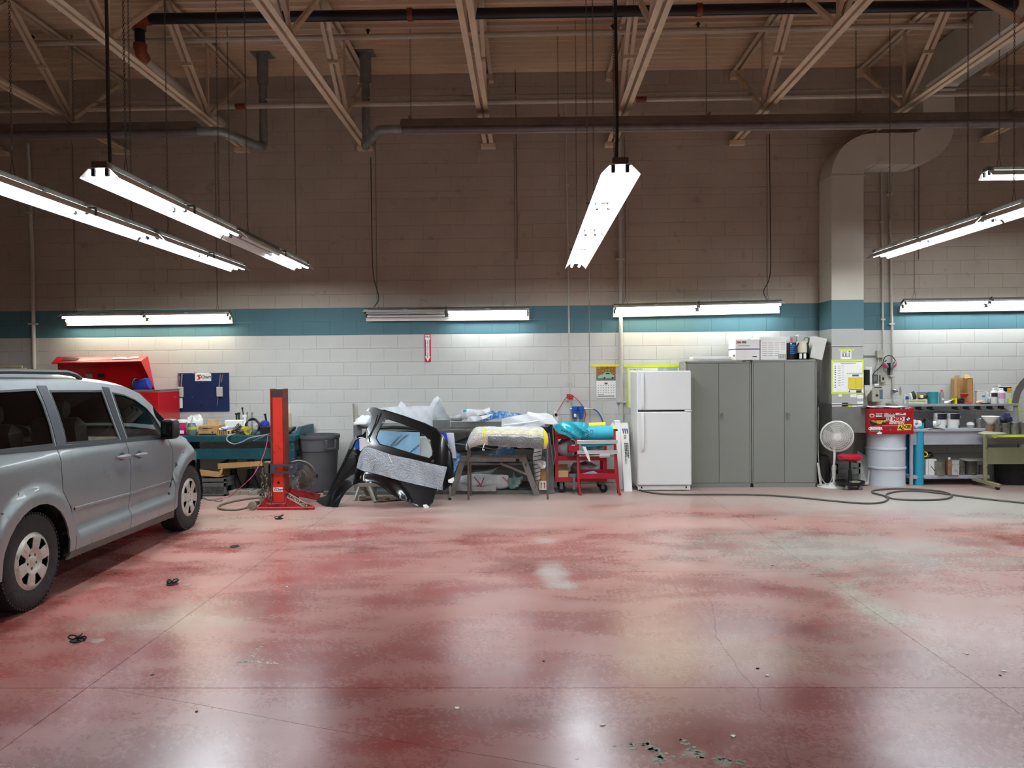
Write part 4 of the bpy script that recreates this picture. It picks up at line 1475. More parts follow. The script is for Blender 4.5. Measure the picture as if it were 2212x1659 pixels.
t.part('badge', MB().prism([(-.17, -.02), (-.15, .035), (-.05, .03), (0, -.01), (.05, .03), (.16, .035), (.15, -.01), (0, -.035)], 0, .003, 'z', on_skirt(.83, .55)), chrome, parent=lp)
t.part('badge', MB().box(-.03, .03, -.02, .02, 0, .003, 0, on_skirt(.685, .5)), chrome, parent=lp)
for (pa, pb, m) in (((209, 785), (226, 792), chrome), ((184, 808), (197, 817), steel), ((209, 808), (224, 815), black)):
    t.part('lid_bracket', bx(pa, pb, 11.06, .03, .003), m, parent=lp)
t.part('gas_strut', MB().tube([at(317, 805, 11.0), at(322, 838, 10.95)], .008, 6), black, parent=lp)
# blue work lamp on the chest
t = Thing('work_lamp', 'blue and black round work lamp lying on the open tool chest', 'lamp', at(303, 843, 10.8))
c_ = at(301, 833, 10.8)
t.part('body', MB().lathe([(.03, -.11), (.075, -.09), (.09, -.02), (.092, .06), (.08, .10)], 18, Matrix.Translation(c_ + Vector((.05, 0, .005))) @ Matrix.Rotation(radians(75), 4, 'Y')), pbr('blue_nylon', '20368f', .5, var=.2))
t.part('bezel', MB().tube([c_ + Vector((-.045 + .012 * cos(a), -.02 + .07 * cos(a) * 0 + .085 * cos(a), .01 + .085 * sin(a))) for a in [2 * pi * i / 20 for i in range(20)]], .016, 8, closed=True), black)
t.part('stand', MB().box(c_.x - .1, c_.x + .1, 10.76, 10.84, c_.z - .085, c_.z - .06, .01), black)

# ---- pale pipes on brackets at the far left
t = Thing('pipe_bundle_bracket', 'wall bracket holding pale tubes at the far left edge', 'bracket', at(10, 805, WALL_Y - .1))
t.part('arm', MB().box(at(8, 800, 11.25).x, at(12, 800, 11.25).x, 11.1, 11.39, at(8, 812, 11.25).z, at(8, 802, 11.25).z, .003), steel)
for lab, (pa, pb) in (('upper pale tube lying on the wall bracket at the left edge', ((-130, 792), (48, 792))), ('lower pale tube lying on the wall bracket at the left edge', ((-130, 798), (56, 797)))):
    solo('stored_tube', MB().tube([at(*pa, 11.22), at(*pb, 11.22)], .016, 10), pbr('cream_tube', 'cfc6a6', .5), lab, 'tube', 'stored tubes')

# ================================================================== BLUE CHART BOARD
t = Thing('tool_board', 'dark blue frame-chart board on the wall with measuring gauges', 'tool board', at(440, 889, WF))
t.part('panel', bx((384, 806), (495, 888), WF - .022, .022, .003), pbr('navy_board', '142750', .5, var=.1, scale=5))
t.part('edge_strip', bx((384, 806), (388, 888), WF - .024, .003, .0), steel)
np_ = t.part('name_plate', bx((421, 806), (456, 823), WF - .03, .008, .003), paper)
t.part('lettering', textmb('Chart', .064, facing(at(445, 814.5, WF - .0312)), bold=.001), ink, parent=np_)
t.part('emblem', pxpoly([(425, 810), (434, 809), (434, 812), (429, 812), (434, 815), (431, 820), (424, 820), (429, 817)], WF - .0312, .0008), sign_red, parent=np_)
for q in ((423, 805), (456, 806), (432, 829), (440, 827), (418, 859), (457, 858), (437, 873), (420, 808), (480, 858)):
    p = at(q[0], q[1], WF - .022)
    t.part('peg', MB().tube([p, p + Vector((0, -.045, .012))], .007, 6), steel)
toolgrey = pbr('gauge_grey', 'b9b9b0', .45, var=.15, scale=20)
def gauge(label, P, body, rods, knob=None, Y=WF - .07):
    t = Thing('measuring_gauge', label, 'gauge', at(P[0], P[1], Y), group='gauges on the chart board')
    t.part('body', bx(*body, Y, .035, .006), toolgrey)
    for a, b, r in rods: t.part('rod', MB().tube([at(*a, Y + .02), at(*b, Y + .02)], r, 6), steel)
    if knob: t.part('clamp', MB().tube([at(*knob[0], Y), at(*knob[1], Y)], .014, 8).tube([at(*knob[0], Y), at(knob[0][0] - 2, knob[0][1] + 4, Y)], .012, 6), pbr('brown_handle', '5a4836', .6))
gauge('long measuring gauge with side clamp hung at the left end of the blue board', (385, 905), ((382, 836), (395, 858)), (((393, 808), (391, 840), .012), ((391, 857), (381, 905), .008), ((388, 812), (386, 836), .007)), ((366, 849), (382, 846)))
t = bx((384, 860), (393, 882), WF - .065, .03, .005)
solo('gauge_scale', t, white, 'white scale block hanging at the lower left of the blue board', 'gauge', 'gauges on the chart board')
gauge('short measuring gauge hung at the right of the blue board', (474, 880), ((467, 836), (480, 857)), (((476, 809), (473, 838), .010), ((481, 809), (478, 826), .008), ((471, 857), (469, 876), .006)))

# ================================================================== TEAL WORKBENCH
bf, bb = 10.4, 11.35
bxl = at(352, 940, bf).x; bxr = at(637, 940, bf).x
bz = at(560, 941, bf).z; bz2 = at(560, 954, bf).z
t = Thing('workbench', 'heavy teal steel workbench along the wall behind the van and red post', 'workbench', ((bxl + bxr) / 2, 10.9, 0))
t.part('top', MB().box(bxl, bxr, bf, bb, bz2, bz, .004), teal_paint)
za, zb2 = at(560, 969, bf).z, at(560, 992, bf).z
t.part('apron', MB().box(bxl, bxr - .06, bf + .03, bf + .06, zb2, za, .003), teal_paint)
t.part('shelf', MB().box(bxl, bxr - .06, bf + .06, bb, zb2, zb2 + .03, .003), teal_paint)
for sx in (bxl + .06, bxr - .07):
    for sy in (bf + .05, bb - .1):
        lg = t.part('leg', MB().box(sx - .06, sx + .06, sy - .03, sy + .05, 0, bz2, .004), teal_paint)
        if sx > 0 or sx == bxr - .07:
            if sy < 11:
                for zz in (.70, .62, .5): t.part('bolt', MB().lathe([(.001, -.006), (.012, -.006), (.012, .004)], 8, Matrix.Translation((sx + .03, sy - .031, zz)) @ Matrix.Rotation(pi / 2, 4, 'X')), steel, parent=lg)
e0 = at(629, 921, 10.7)
t.part('end_panel', MB().prism([(10.55, bz), (10.72, at(630, 922, 10.72).z), (11.34, at(630, 922, 10.72).z), (11.34, bz)], bxr - .05, bxr - .005, 'x'), teal_paint)
BT = bz

def carton(label, pa, pb, Y, d, mat=card, side=None, rot=0, group=None, flaps=False, name='cardboard_box', z0=None):
    """a carton with seam tape and open or closed flaps"""
    a, b = at(pa[0], pa[1], Y), at(pb[0], pb[1], Y)
    x0, x1 = min(a.x, b.x), max(a.x, b.x); z1_ = max(a.z, b.z); z_ = min(a.z, b.z) if z0 is None else z0
    t = Thing(name, label, 'box', ((x0 + x1) / 2, Y + d / 2, z_), rot, group)
    hx, h = (x1 - x0) / 2, z1_ - z_
    t.part('body', MB().box(-hx, hx, -d / 2, d / 2, 0, h, .003), mat, local=True)
    if flaps:
        t.part('flap', MB().box(-hx, hx, -.002, .002, 0, d * .45, 0, Matrix.Translation((0, d / 2 - .002, h)) @ Matrix.Rotation(radians(-25), 4, 'X')), mat, local=True)
        t.part('flap', MB().box(-.002, .002, -d / 2, d / 2, 0, hx * .8, 0, Matrix.Translation((hx - .002, 0, h)) @ Matrix.Rotation(radians(35), 4, 'Y')), mat, local=True)
    else:
        t.part('tape', MB().box(-hx - .001, hx + .001, -.02, .02, h - .002, h + .001), pbr('parcel_tape', 'b59a6a', .4), local=True)
    t.hx, t.h, t.d = hx, h, d
    return t
def boxprint(t, items, mat=ink):
    """marks on the front of a carton: (x share -1..1, z share 0..1, text or size)"""
    for x, z, s in items:
        if isinstance(s, tuple) and isinstance(s[0], str):
            t.part('lettering', textmb(s[0], s[1], facing((x * t.hx, -t.d / 2 - .001, z * t.h))), mat, local=True)
        else:
            w, h = s
            t.part('print', MB().box(x * t.hx - w / 2, x * t.hx + w / 2, -t.d / 2 - .0015, -t.d / 2 + .001, z * t.h - h / 2, z * t.h + h / 2), mat, local=True)

c = carton('large brown carton with black print on the teal workbench', (428, 920), (469, 944), 10.55, .32, card, z0=BT)
boxprint(c, [(-.78, .72, ('O', .045)), (-.28, .74, (.075, .016)), (.2, .74, (.075, .008)), (.5, .3, (.02, .02)), (0, .08, (.24, .018)), (-.3, .55, (.1, .006))])
carton('small brown carton on top of the large carton on the workbench', (447, 907), (465, 920.5), 10.62, .13, card2, z0=c.M.translation.z + c.h)
c = carton('small brown carton with black diagonal bars, right of the large carton', (470, 931), (487, 944), 10.52, .1, card, z0=BT)
boxprint(c, [(-.45, .6, (.012, .05)), (.1, .4, (.012, .06)), (.6, .5, (.01, .05))])
c = carton('tiny brown carton with printed marks beside the chain pile', (489, 930), (499, 944), 10.5, .06, card2, z0=BT)
boxprint(c, [(0, .7, (.025, .02)), (0, .4, (.025, .015))])
# magenta tub, jar, bags
t = Thing('paint_tub', 'magenta plastic tub with white lid behind the van mirror', 'tub', at(392, 944, 10.6))
t.part('body', cyl(381, 402, 912, 944, 10.6, z0=BT), pbr('magenta_plastic', 'b3135e', .4))
t.part('lid', cyl(380, 403, 907, 913, 10.6), white)
t.part('label', bx((388, 930), (397, 937), 10.6 - .075, .012), paper)
t = Thing('glass_jar', 'glass jar with green label on the workbench left of the cartons', 'jar', at(415, 944, 10.5))
t.part('jar', cyl(404, 424, 914, 943, 10.5, prof=[(.9, 0), (1, .06), (1, .75), (.8, .88), (.8, 1)], z0=BT), pbr('smoky_glass', '8a8d84', .15, trans=.5, alpha=1))
t.part('label', cyl(403.6, 424.4, 922, 928, 10.5, prof=[(1, 0), (1, 1)]), pbr('green_label', '8fb84a', .5))
solo('plastic_bag', lumpy(Vector((at(420, 915, 10.75).x, 10.75, BT + .01)), .12, .1, .11, 3, .25), pbr('cloudy_plastic_wrap', 'd9dcda', .25, var=.1, scale=8), 'crumpled clear bag behind the glass jar on the workbench', 'bag')
solo('shop_cloth', lumpy(Vector((at(480, 925, 10.5).x, 10.56, at(480, 931, 10.52).z)), .06, .05, .025, 5, .3), pbr('blue_white_cloth', 'd5d8e0', .8, dirt='3a49a8', dirt_amt=.5), 'white and blue cloth lying on the striped carton', 'cloth')
solo('foam_block', bx((484, 908), (525, 925), 10.85, .12, .012), paper, 'long white foam block standing at the back of the workbench', 'foam')
# chain pile
mb = MB()
rr = random.Random(11)
pc = at(513, 940, 10.55)
for k in range(70):
    a = rr.uniform(0, 2 * pi); q = rr.random() ** .6
    p = Vector((pc.x + .09 * q * cos(a), 10.58 + .08 * q * sin(a), BT + .012 + .15 * (1 - q) * rr.random() + .02))
    d1 = Vector((rr.uniform(-1, 1), rr.uniform(-1, 1), rr.uniform(-.6, .6))).normalized(); d2 = d1.orthogonal().normalized()
    mb.tube([p + d1 * .026 * cos(s) + d2 * .015 * sin(s) for s in [2 * pi * i / 8 for i in range(8)]], .0055, 4, closed=True)
solo('chain_pile', mb, chainmat, 'heap of steel chain on the workbench', 'chain', kind='stuff')
t = Thing('cable_reel', 'small yellow hose reel on the workbench beside the chain', 'reel', at(530, 943, 10.5))
p = at(531, 934, 10.55)
t.part('drum', MB().lathe([(.02, -.05), (.06, -.05), (.06, -.04), (.045, -.035), (.045, .035), (.06, .04), (.06, .05), (.02, .05)], 18, Matrix.Translation((p.x, 10.56, BT + .06)) @ Matrix.Rotation(radians(50), 4, 'Z') @ Matrix.Rotation(pi / 2, 4, 'X')), pbr('dull_yellow', 'b5a83c', .5, var=.25, scale=20, dirt='4a4630', dirt_amt=.4))
t.part('hub', MB().lathe([(.001, -.06), (.02, -.06), (.02, .06), (.001, .06)], 12, Matrix.Translation((p.x, 10.56, BT + .06)) @ Matrix.Rotation(radians(50), 4, 'Z') @ Matrix.Rotation(pi / 2, 4, 'X')), steel)
mb = MB()
for k in range(5):
    c0 = at(546, 921, 10.58 + .02 * k)
    mb.tube([c0 + Vector(((.10 + .008 * k) * cos(s) * .8, .02 * sin(2 * s), (.115 - .006 * k) * sin(s))) for s in [2 * pi * i / 20 for i in range(20)]], .009, 6, closed=True)
mb.tube([at(552, 908, 10.6), at(560, 918, 10.6), at(566, 932, 10.6), at(572, 940, 10.6)], .009, 6)
solo('cable_coil', mb, pbr('dark_cable', '3d3a35', .6), 'standing coil of dark cable on the workbench', 'cable')
for lab, a, b, r, m in (('dark upright socket bar at the back of the workbench', (511, 908), (511, 892), .014, black), ('second dark upright bar beside the socket bar', (517, 908), (516, 891), .014, black),
                        ('thin spray wand sticking up from the workbench', (530, 905), (523.5, 880), .008, pipe_black), ('slim chisel standing behind the spray wand', (534, 905), (534, 890), .007, steel), ('steel wrench standing up at the back of the bench', (544, 910), (544.5, 890), .009, steel)):
    A_, B_ = at(*a, 11.0), at(*b, 11.0)
    A_.z = BT
    solo('hand_tool', MB().tube([A_, A_ + (B_ - A_) * .9, B_], r, 8, taper=[1, 1, .7]).box(B_.x - r * 1.5, B_.x + r * 1.5, 10.99, 11.01, B_.z - .03, B_.z, .003), m, lab, 'tool', 'tools standing on the workbench')
t = Thing('spray_bottle', 'white spray bottle under the thin wand on the workbench', 'bottle', at(529, 925, 10.8))
t.part('bottle', cyl(524, 533, 902, 940, 10.8, prof=[(.9, 0), (1, .05), (1, .6), (.5, .8), (.45, 1)], z0=BT), white)
t.part('trigger', bx((523, 896), (532, 902), 10.8, .03, .004), white)
solo('white_cloth', lumpy(Vector((at(560, 925, 10.75).x, 10.75, BT + .03)), .09, .08, .06, 8, .1), paper, 'rounded white cloth heap left of the blue cap', 'cloth')
solo('tool_case', bx((561, 921), (585, 941), 10.55, .2, .01), black, 'black tool case on the workbench left of the red post', 'case')
t = Thing('baseball_cap', 'royal blue cap lying on the black tool case', 'cap', at(571, 920, 10.6))
bcap = pbr('royal_blue_cloth', '1d2a8a', .7)
ct = Vector((at(571, 918, 10.62).x, 10.64, at(571, 921, 10.6).z))
t.part('crown', MB().lathe([(.062, 0), (.066, .03), (.055, .06), (.03, .08), (.001, .086)], 16, Matrix.Translation(ct)), bcap)
t.part('brim', MB().prism([(ct.x - .11, 10.60), (ct.x - .10, 10.66), (ct.x - .03, 10.70), (ct.x - .03, 10.57)], ct.z, ct.z + .008, 'z'), bcap)
solo('flashlight', MB().tube([Vector((at(579, 920, 10.95).x, 10.95, BT + .012)), at(573, 897, 10.88), at(572, 894, 10.88)], .016, 10, taper=[.8, .9, 1.3]), black, 'black flashlight leaning at the back of the workbench beside the red post', 'flashlight')
solo('trim_strip', bx((617, 876), (627, 925), 11.0, .03, .006), pbr('cream_trim', 'd6d2c4', .6), 'pale plastic trim standing on the bench right of the red post', 'trim')
solo('trim_strip', bx((622, 893), (629, 925), 10.95, .03, .006), pbr('tan_trim', 'b8a88c', .6), 'tan cardboard strip standing beside the pale trim right of the red post', 'trim')
solo('parts_heap', lumpy(Vector((at(621, 935, 10.7).x, 10.72, BT)), .09, .1, .04, 12, .4), pbr('greasy_parts', '4c443a', .6, var=.4, scale=30), 'small heap of greasy parts on the bench right of the red post', 'parts')
cord('grey hose looping over the front of the teal bench', [at(580, 938, 10.36), at(566, 941, 10.36), at(540, 946, 10.34), at(522, 955, 10.34), at(505, 959, 10.34), at(491, 952, 10.34), at(492, 943, 10.36), at(508, 937, 10.42)], .010, pbr('grey_air_hose', '7f8a8c', .5), 'air_hose', 'hose')
cord('silver wand lying over the front edge of the bench', [at(583, 936, 10.33), at(565, 944, 10.33), at(547, 952, 10.33)], .006, steel, 'wand', 'tool')
cord('thin pink cord hanging from the bench down to the floor', [at(579, 938, 10.33), at(577, 955, 10.3), at(571, 978, 10.2), at(561, 1002, 10.1), at(548, 1025, 10.0), at(532, 1042, 9.95), at(516, 1056, 9.95), fl(497, 1072, .01), fl(470, 1078, .01), fl(448, 1079, .01)], .006, pbr('pink_cord', 'a8425c', .5))
# under the bench
t = Thing('cardboard_tray', 'shallow brown cardboard tray slanting under the workbench', 'tray', at(520, 1012, 10.45))
P = [(470, 1001), (566, 996), (567, 1006), (471, 1013)]
t.part('front', pxpoly(P, 10.45, .004), card)
t.part('floor', MB().add([at(471, 1012, 10.45), at(567, 1005, 10.45), at(567, 1005, 10.45) + Vector((0, .4, .02)), at(471, 1012, 10.45) + Vector((0, .4, .02))], [(0, 1, 2, 3)]), card)
t.part('side', MB().add([at(470, 1001, 10.45), at(471, 1013, 10.45), at(471, 1013, 10.45) + Vector((0, .4, .02)), at(470, 1001, 10.45) + Vector((0, .4, .02))], [(0, 1, 2, 3)]).add([at(566, 996, 10.45), at(567, 1006, 10.45), at(567, 1006, 10.45) + Vector((0, .4, .02)), at(566, 996, 10.45) + Vector((0, .4, .02))], [(0, 1, 2, 3)]), card)
t = Thing('cardboard_tray', 'brown cardboard tray lying on the milk crate under the bench', 'tray', at(455, 1030, 10.35))
t.part('front', pxpoly([(430, 1014), (473, 1019), (472, 1031), (430, 1027)], 10.35, .005), card)
t.part('side', pxpoly([(473, 1019), (480, 1010), (480, 1022), (472, 1031)], 10.36, .005), card)
t.part('floor', MB().add([at(430, 1027, 10.35), at(472, 1031, 10.35), at(472, 1031, 10.35) + Vector((.02, .35, 0)), at(430, 1027, 10.35) + Vector((0, .35, 0))], [(0, 1, 2, 3)]), card)

def milk_crate(label, pa, pb, Y, d, mat):
    a, b = at(pa[0], pa[1], Y), at(pb[0], pb[1], Y)
    x0, x1 = a.x, b.x
    H_ = a.z
    t = Thing('milk_crate', label, 'crate', ((x0 + x1) / 2, Y + d / 2, 0))
    for (z0, z1_) in ((0, .035), (H_ * .52, H_ * .74), (H_ * .80, H_ * .98)):
        f = MB()
        f.box(x0, x1, Y, Y + .012, z0, z1_, .002).box(x0, x1, Y + d - .012, Y + d, z0, z1_, .002).box(x0, x0 + .012, Y, Y + d, z0, z1_, .002).box(x1 - .012, x1, Y, Y + d, z0, z1_, .002)
        t.part('band', f, mat)
    f = MB()
    for sx in (x0 + .015, x1 - .015):
        for sy in (Y + .015, Y + d - .015): f.box(sx - .015, sx + .015, sy - .015, sy + .015, 0, H_, .002)
    t.part('corner_posts', f, mat)
    f = MB()
    n = 12
    zl, zh = .035, H_ * .52
    s = zh - zl
    for k in range(-3, n):
        for sg in (1, -1):
            xa = x0 + (x1 - x0) * k / n
            xb = xa + s
            if sg < 0: A_, B_ = (xb, zl), (xa, zh)
            else: A_, B_ = (xa, zl), (xb, zh)
            # clip to the crate
            def clip(p, q):
                if p[0] < x0: f_ = (x0 - p[0]) / (q[0] - p[0]); p = (x0, p[1] + (q[1] - p[1]) * f_)
                if p[0] > x1: f_ = (x1 - p[0]) / (q[0] - p[0]); p = (x1, p[1] + (q[1] - p[1]) * f_)
                return p
            if (A_[0] > x1 and B_[0] > x1) or (A_[0] < x0 and B_[0] < x0): continue
            A2, B2 = clip(A_, B_), clip(B_, A_)
            f.bar((A2[0], Y + .006, A2[1]), (B2[0], Y + .006, B2[1]), .006, .006)
    t.part('lattice', f, mat)
    t.part('base', MB().box(x0, x1, Y, Y + d, .002, .012), mat)
    return t
crate_grey = pbr('dusty_grey_crate', '565552', .6, var=.15, scale=20)
milk_crate('dusty grey milk crate on the floor under the workbench beside the van', (432, 1033), (488, 1070), 10.32, .33, crate_grey)
def jack_stand(label, px, Y, s=1.0):
    p = at(px, 1066, Y)
    t = Thing('jack_stand', label, 'jack stand', (p.x, Y, 0), group='jack stands')
    jm_ = pbr('dark_blue_steel', '262b33', .5, .3, var=.3, scale=14)
    for k in range(4):
        a = pi / 4 + k * pi / 2
        t.part('leg', MB().bar((p.x + .14 * s * cos(a), Y + .12 * s * sin(a), .01), (p.x + .035 * cos(a), Y + .035 * sin(a), .27 * s), .045, .008), jm_)
    t.part('collar', MB().lathe([(.05, .24 * s), (.05, .31 * s), (.03, .32 * s)], 12, Matrix.Translation((p.x, Y, 0))), jm_)
    t.part('post', MB().tube([(p.x, Y, .28 * s), (p.x, Y, .42 * s)], .018, 8).box(p.x - .05, p.x + .05, Y - .025, Y + .025, .42 * s, .45 * s, .006), steel)
    t.part('foot_frame', MB().box(p.x - .13 * s, p.x + .13 * s, Y - .11 * s, Y - .09 * s, .0, .025).box(p.x - .13 * s, p.x + .13 * s, Y + .09 * s, Y + .11 * s, .0, .025), jm_)
jack_stand('dark jack stand under the bench beside the milk crate', 505, 10.75)
jack_stand('dark jack stand under the bench near the red post', 543, 10.75)
woodm = pbr('dusty_wood', '8a8072', .8, var=.2, scale=8, stretch=(1, 8, 8))
for lab, pa, pb, Y in (('dusty wood offcut on the floor under the bench, left', (494, 1064), (517, 1072), 10.4), ('dusty wood offcut on the floor under the bench, middle', (519, 1058), (545, 1066), 10.45), ('dusty wood offcut on the floor under the bench, right', (537, 1063), (556, 1071), 10.4)):
    a, b = at(*pa, Y), at(*pb, Y)
    solo('wood_offcut', MB().box(a.x, b.x, Y, Y + .25, 0, .055, .004), woodm, lab, 'wood', 'wood offcuts')
cord('brown air hose looped on the floor left of the red post', [fl(572, 1074, .012), fl(540, 1077, .012), fl(505, 1083, .012), fl(477, 1091, .012), fl(472, 1098, .012), fl(490, 1101, .012), fl(520, 1100, .012), fl(545, 1092, .012), fl(560, 1086, .012), fl(575, 1080, .012)], .014, pbr('brown_rubber_hose', '6a5747', .6), 'air_hose', 'hose')
cord('grey cable lying on the floor by the front wheel of the van', [fl(440, 1075, .008), fl(450, 1080, .008), fl(462, 1080, .008), fl(470, 1083, .008), fl(480, 1081, .008)], .008, pbr('dust_grey_cable', '6d665e', .7))

# ================================================================== RED PULLING POST
post_red = pbr('pulling_post_red', 'cf3121', .42, var=.06, scale=3, dirt='8f2015', dirt_amt=.12)
base_red = pbr('post_base_red', 'a3232a', .45, var=.15, scale=6, dirt='4a1416', dirt_amt=.3)
dkred = pbr('post_edge_grime', '7c2a1c', .55, var=.25, scale=10)
PY = 9.45
x0, x1 = at(584, 900, PY).x, at(614, 900, PY).x
xm = (x0 + x1) / 2
zt = at(599, 840, PY).z
t = Thing('pulling_post', 'tall red frame-pulling post on a low wheeled base', 'pulling post', (xm, PY + .1, 0))
t.part('web', MB().box(x0 + .012, x1 - .012, PY + .012, PY + .16, .06, zt - .01, .002), post_red)
for s, xx in ((1, x0), (-1, x1)):
    t.part('flange', MB().box(xx, xx + s * .014, PY - .006, PY + .17, .06, zt, .003).box(xx + s * .02, xx + s * .025, PY + .006, PY + .014, .30, zt - .06), dkred)
t.part('top_grime', MB().box(x0 + .014, x1 - .014, PY + .004, PY + .012, zt - .10, zt - .005), pbr('black_grime', '3a2a26', .7, var=.4, scale=30))
zh = at(601, 1043, PY).z
t.part('lock_hole', MB().lathe([(.001, 0), (.018, 0), (.018, .004)], 16, Matrix.Translation((xm, PY + .0135, zh)) @ Matrix.Rotation(pi / 2, 4, 'X')), dark)
dp = t.part('maker_plate', bx((590, 1053), (611, 1062), PY + .007, .005, 0), paper)
t.part('lettering', textmb('Chart', .04, facing(at(604, 1057.5, PY + .006)), bold=.001), ink, parent=dp)
t.part('lettering', textmb('Z', .05, facing(at(594, 1057, PY + .006)), bold=.001), sign_red, parent=dp)
# base
FB = 9.28
t.part('base_rail', MB().bar(at(556, 1100, FB), at(679, 1099, FB), .05, .05, c=.006), base_red)
t.part('base_cross', MB().box(xm - .12, xm + .12, FB + .05, PY + .25, .03, .07, .004), base_red)
t.part('gusset', pxpoly([(584, 1062), (584, 1095), (556, 1096), (560, 1092)], PY - .03, .02), base_red)
gs = t.part('gusset', pxpoly([(614, 1060), (675, 1094), (674, 1098), (616, 1097)], PY - .03, .02), base_red)
a_, b_ = at(624, 1071, PY - .032), at(661, 1092, PY - .032)
ang = atan2(b_.z - a_.z, b_.x - a_.x)
m_ = (a_ + b_) / 2
Lb = (b_ - a_).length
t.part('name_strip', MB().box(-Lb / 2 - .015, Lb / 2 + .015, -.002, 0, -.032, .032, 0, Matrix.Translation(m_) @ Matrix.Rotation(-ang, 4, 'Y')), pbr('aged_cream_plate', 'b9a48c', .6, var=.1), parent=gs)
t.part('lettering', textmb('PRACTI-POST', .052, facing(m_ + Vector((0, -.003, 0)), -ang), bold=.0015), ink, parent=gs)
t.part('rear_arm', MB().bar((x1, PY + .2, .17), Vector((at(690, 1086, 9.9).x, 9.9, .05)), .04, .09, c=.005), base_red)
t.part('foot', pxpoly([(590, 1085), (613, 1085), (624, 1095), (588, 1095)], FB + .08, .03), dkred)
for px, Y in ((546, FB - .01), (549, FB + .35)):
    p = at(px, 1100, FB); 
    w = t.part('wheel', MB().lathe([(.012, -.02), (.05, -.02), (.054, -.014), (.054, .014), (.05, .02), (.012, .02)], 20, Matrix.Translation((p.x, Y, .054)) @ Matrix.Rotation(pi / 2, 4, 'X')), pbr('worn_wheel', '7d6f5f', .6, var=.2, scale=20))
    t.part('hub', MB().lathe([(.001, -.026), (.014, -.026), (.014, .026), (.001, .026)], 10, Matrix.Translation((p.x, Y, .054)) @ Matrix.Rotation(pi / 2, 4, 'X')), steel, parent=w)
# sliding clamp with slot
cl = pbr('gunmetal_clamp', '454a55', .45, .4, var=.1)
CY = PY - .05
O_ = [(580, 1003), (641, 1003), (644, 1012), (638, 1023), (580, 1023)]
S_ = [(594, 1008), (623, 1008), (623, 1018), (594, 1018)]
q = lambda P: [(at(*p, CY).x, at(*p, CY).z) for p in P]
ck = t.part('slide_clamp', MB().sheet(q(O_), [q(S_)], .03, lambda x, z, tt: Vector((x, CY + tt, z)), .014), cl)
t.part('slide_clamp', MB().sheet(q(O_), [q(S_)], .03, lambda x, z, tt: Vector((x, PY + .175 + tt, z)), .014), cl)
p = at(630, 1009, CY)
t.part('pin', MB().lathe([(.001, -.012), (.012, -.012), (.016, -.004), (.016, .30)], 12, Matrix.Translation((p.x, CY, p.z)) @ Matrix.Rotation(-pi / 2, 4, 'X')), steel)
p = at(578, 1006, CY)
t.part('chain_block', MB().box(p.x - .05, p.x + .04, CY, CY + .10, p.z - .10, p.z + .05, .01), chainmat)
# chains hanging from the post
for i, (lab, pts) in enumerate((('heavy chain hanging left of the red post, outer strand', [(568, 1012), (567, 1035), (568, 1060), (569, 1075)]), ('heavy chain hanging left of the red post, middle strand', [(574, 1018), (575, 1035), (577, 1055), (579, 1072)]),
                               ('heavy chain hanging across the post base to the front rail', [(579, 1050), (581, 1066), (584, 1080), (585, 1096)]), ('rusty chain hanging from the right end of the clamp', [(645, 1030), (644, 1044), (645, 1058)]), ('chain draped over the left end of the clamp', [(571, 1012), (573, 1000), (580, 997)]))):
    mb = MB()
    P = [at(*q_, CY + (.02 if i != 2 else -.06)) for q_ in pts]
    for a, b in zip(P, P[1:]):
        m = chain_mb(a, b, .05, .0058, .016, 8); mb.add(m.v, m.f, True)
    solo('pull_chain', mb, chainmat, lab, 'chain', 'chains on the red post')
for lab, a in (('grab hook hanging on the chain left of the red post', (566, 1018)), ('grab hook on the rusty chain right of the clamp', (646, 1022))):
    p = at(*a, CY)
    solo('grab_hook', MB().tube([p + Vector((0, 0, .03)), p + Vector((.01, 0, -.01)), p + Vector((.012, 0, -.05)), p + Vector((-.006, 0, -.075)), p + Vector((-.02, 0, -.05))], .012, 8, taper=[.8, 1, 1.2, 1, .6]), chainmat, lab, 'hook', 'grab hooks')
# dished round cover leaning behind the post
pc = at(647, 1028, 9.95)
Mx = Matrix.Translation(pc) @ Matrix.Rotation(radians(6), 4, 'Z') @ Matrix.Rotation(pi / 2 + radians(8), 4, 'X')
t = Thing('round_cover', 'dished grey metal disc leaning between the red post and the trash can', 'disc', (pc.x, 9.95, 0))
dm = pbr('dusty_grey_disc', '75736c', .5, .3, var=.2, scale=12, dirt='4f4c46', dirt_amt=.3)
t.part('disc', MB().lathe([(.001, .035), (.09, .03), (.10, .02), (.17, .012), (.20, .03), (.212, .035), (.218, .028), (.218, .0), (.10, -.01), (.001, -.01)], 36, Mx), dm)
t.part('latch', MB().box(.205, .24, -.025, .03, -.01, .03, .006, Mx), black)
t.part('bracket', MB().box(-.16, -.05, -.16, .02, .02, .06, .01, Mx), dm)
mb = lumpy(Vector((at(627, 1062, 9.75).x, 9.75, 0)), .11, .09, .16, 22, .18)
solo('hydraulic_ram', mb, pbr('greasy_casting', '4d4e4a', .55, .3, var=.3, scale=20), 'greasy grey hydraulic unit on the floor right of the red post', 'machine part')
solo('blue_bracket', bx((560, 1066), (568, 1072), 9.6, .05, .004), pbr('dark_blue_paint', '23265a', .5), 'small dark blue bracket lying left of the post base', 'bracket')
solo('cable_clamp', bx((549, 1083), (558, 1092), 9.35, .05, .006), pbr('rusty_iron', '55463c', .7, var=.3, scale=30), 'rusty iron block beside the wheel of the red post', 'block')

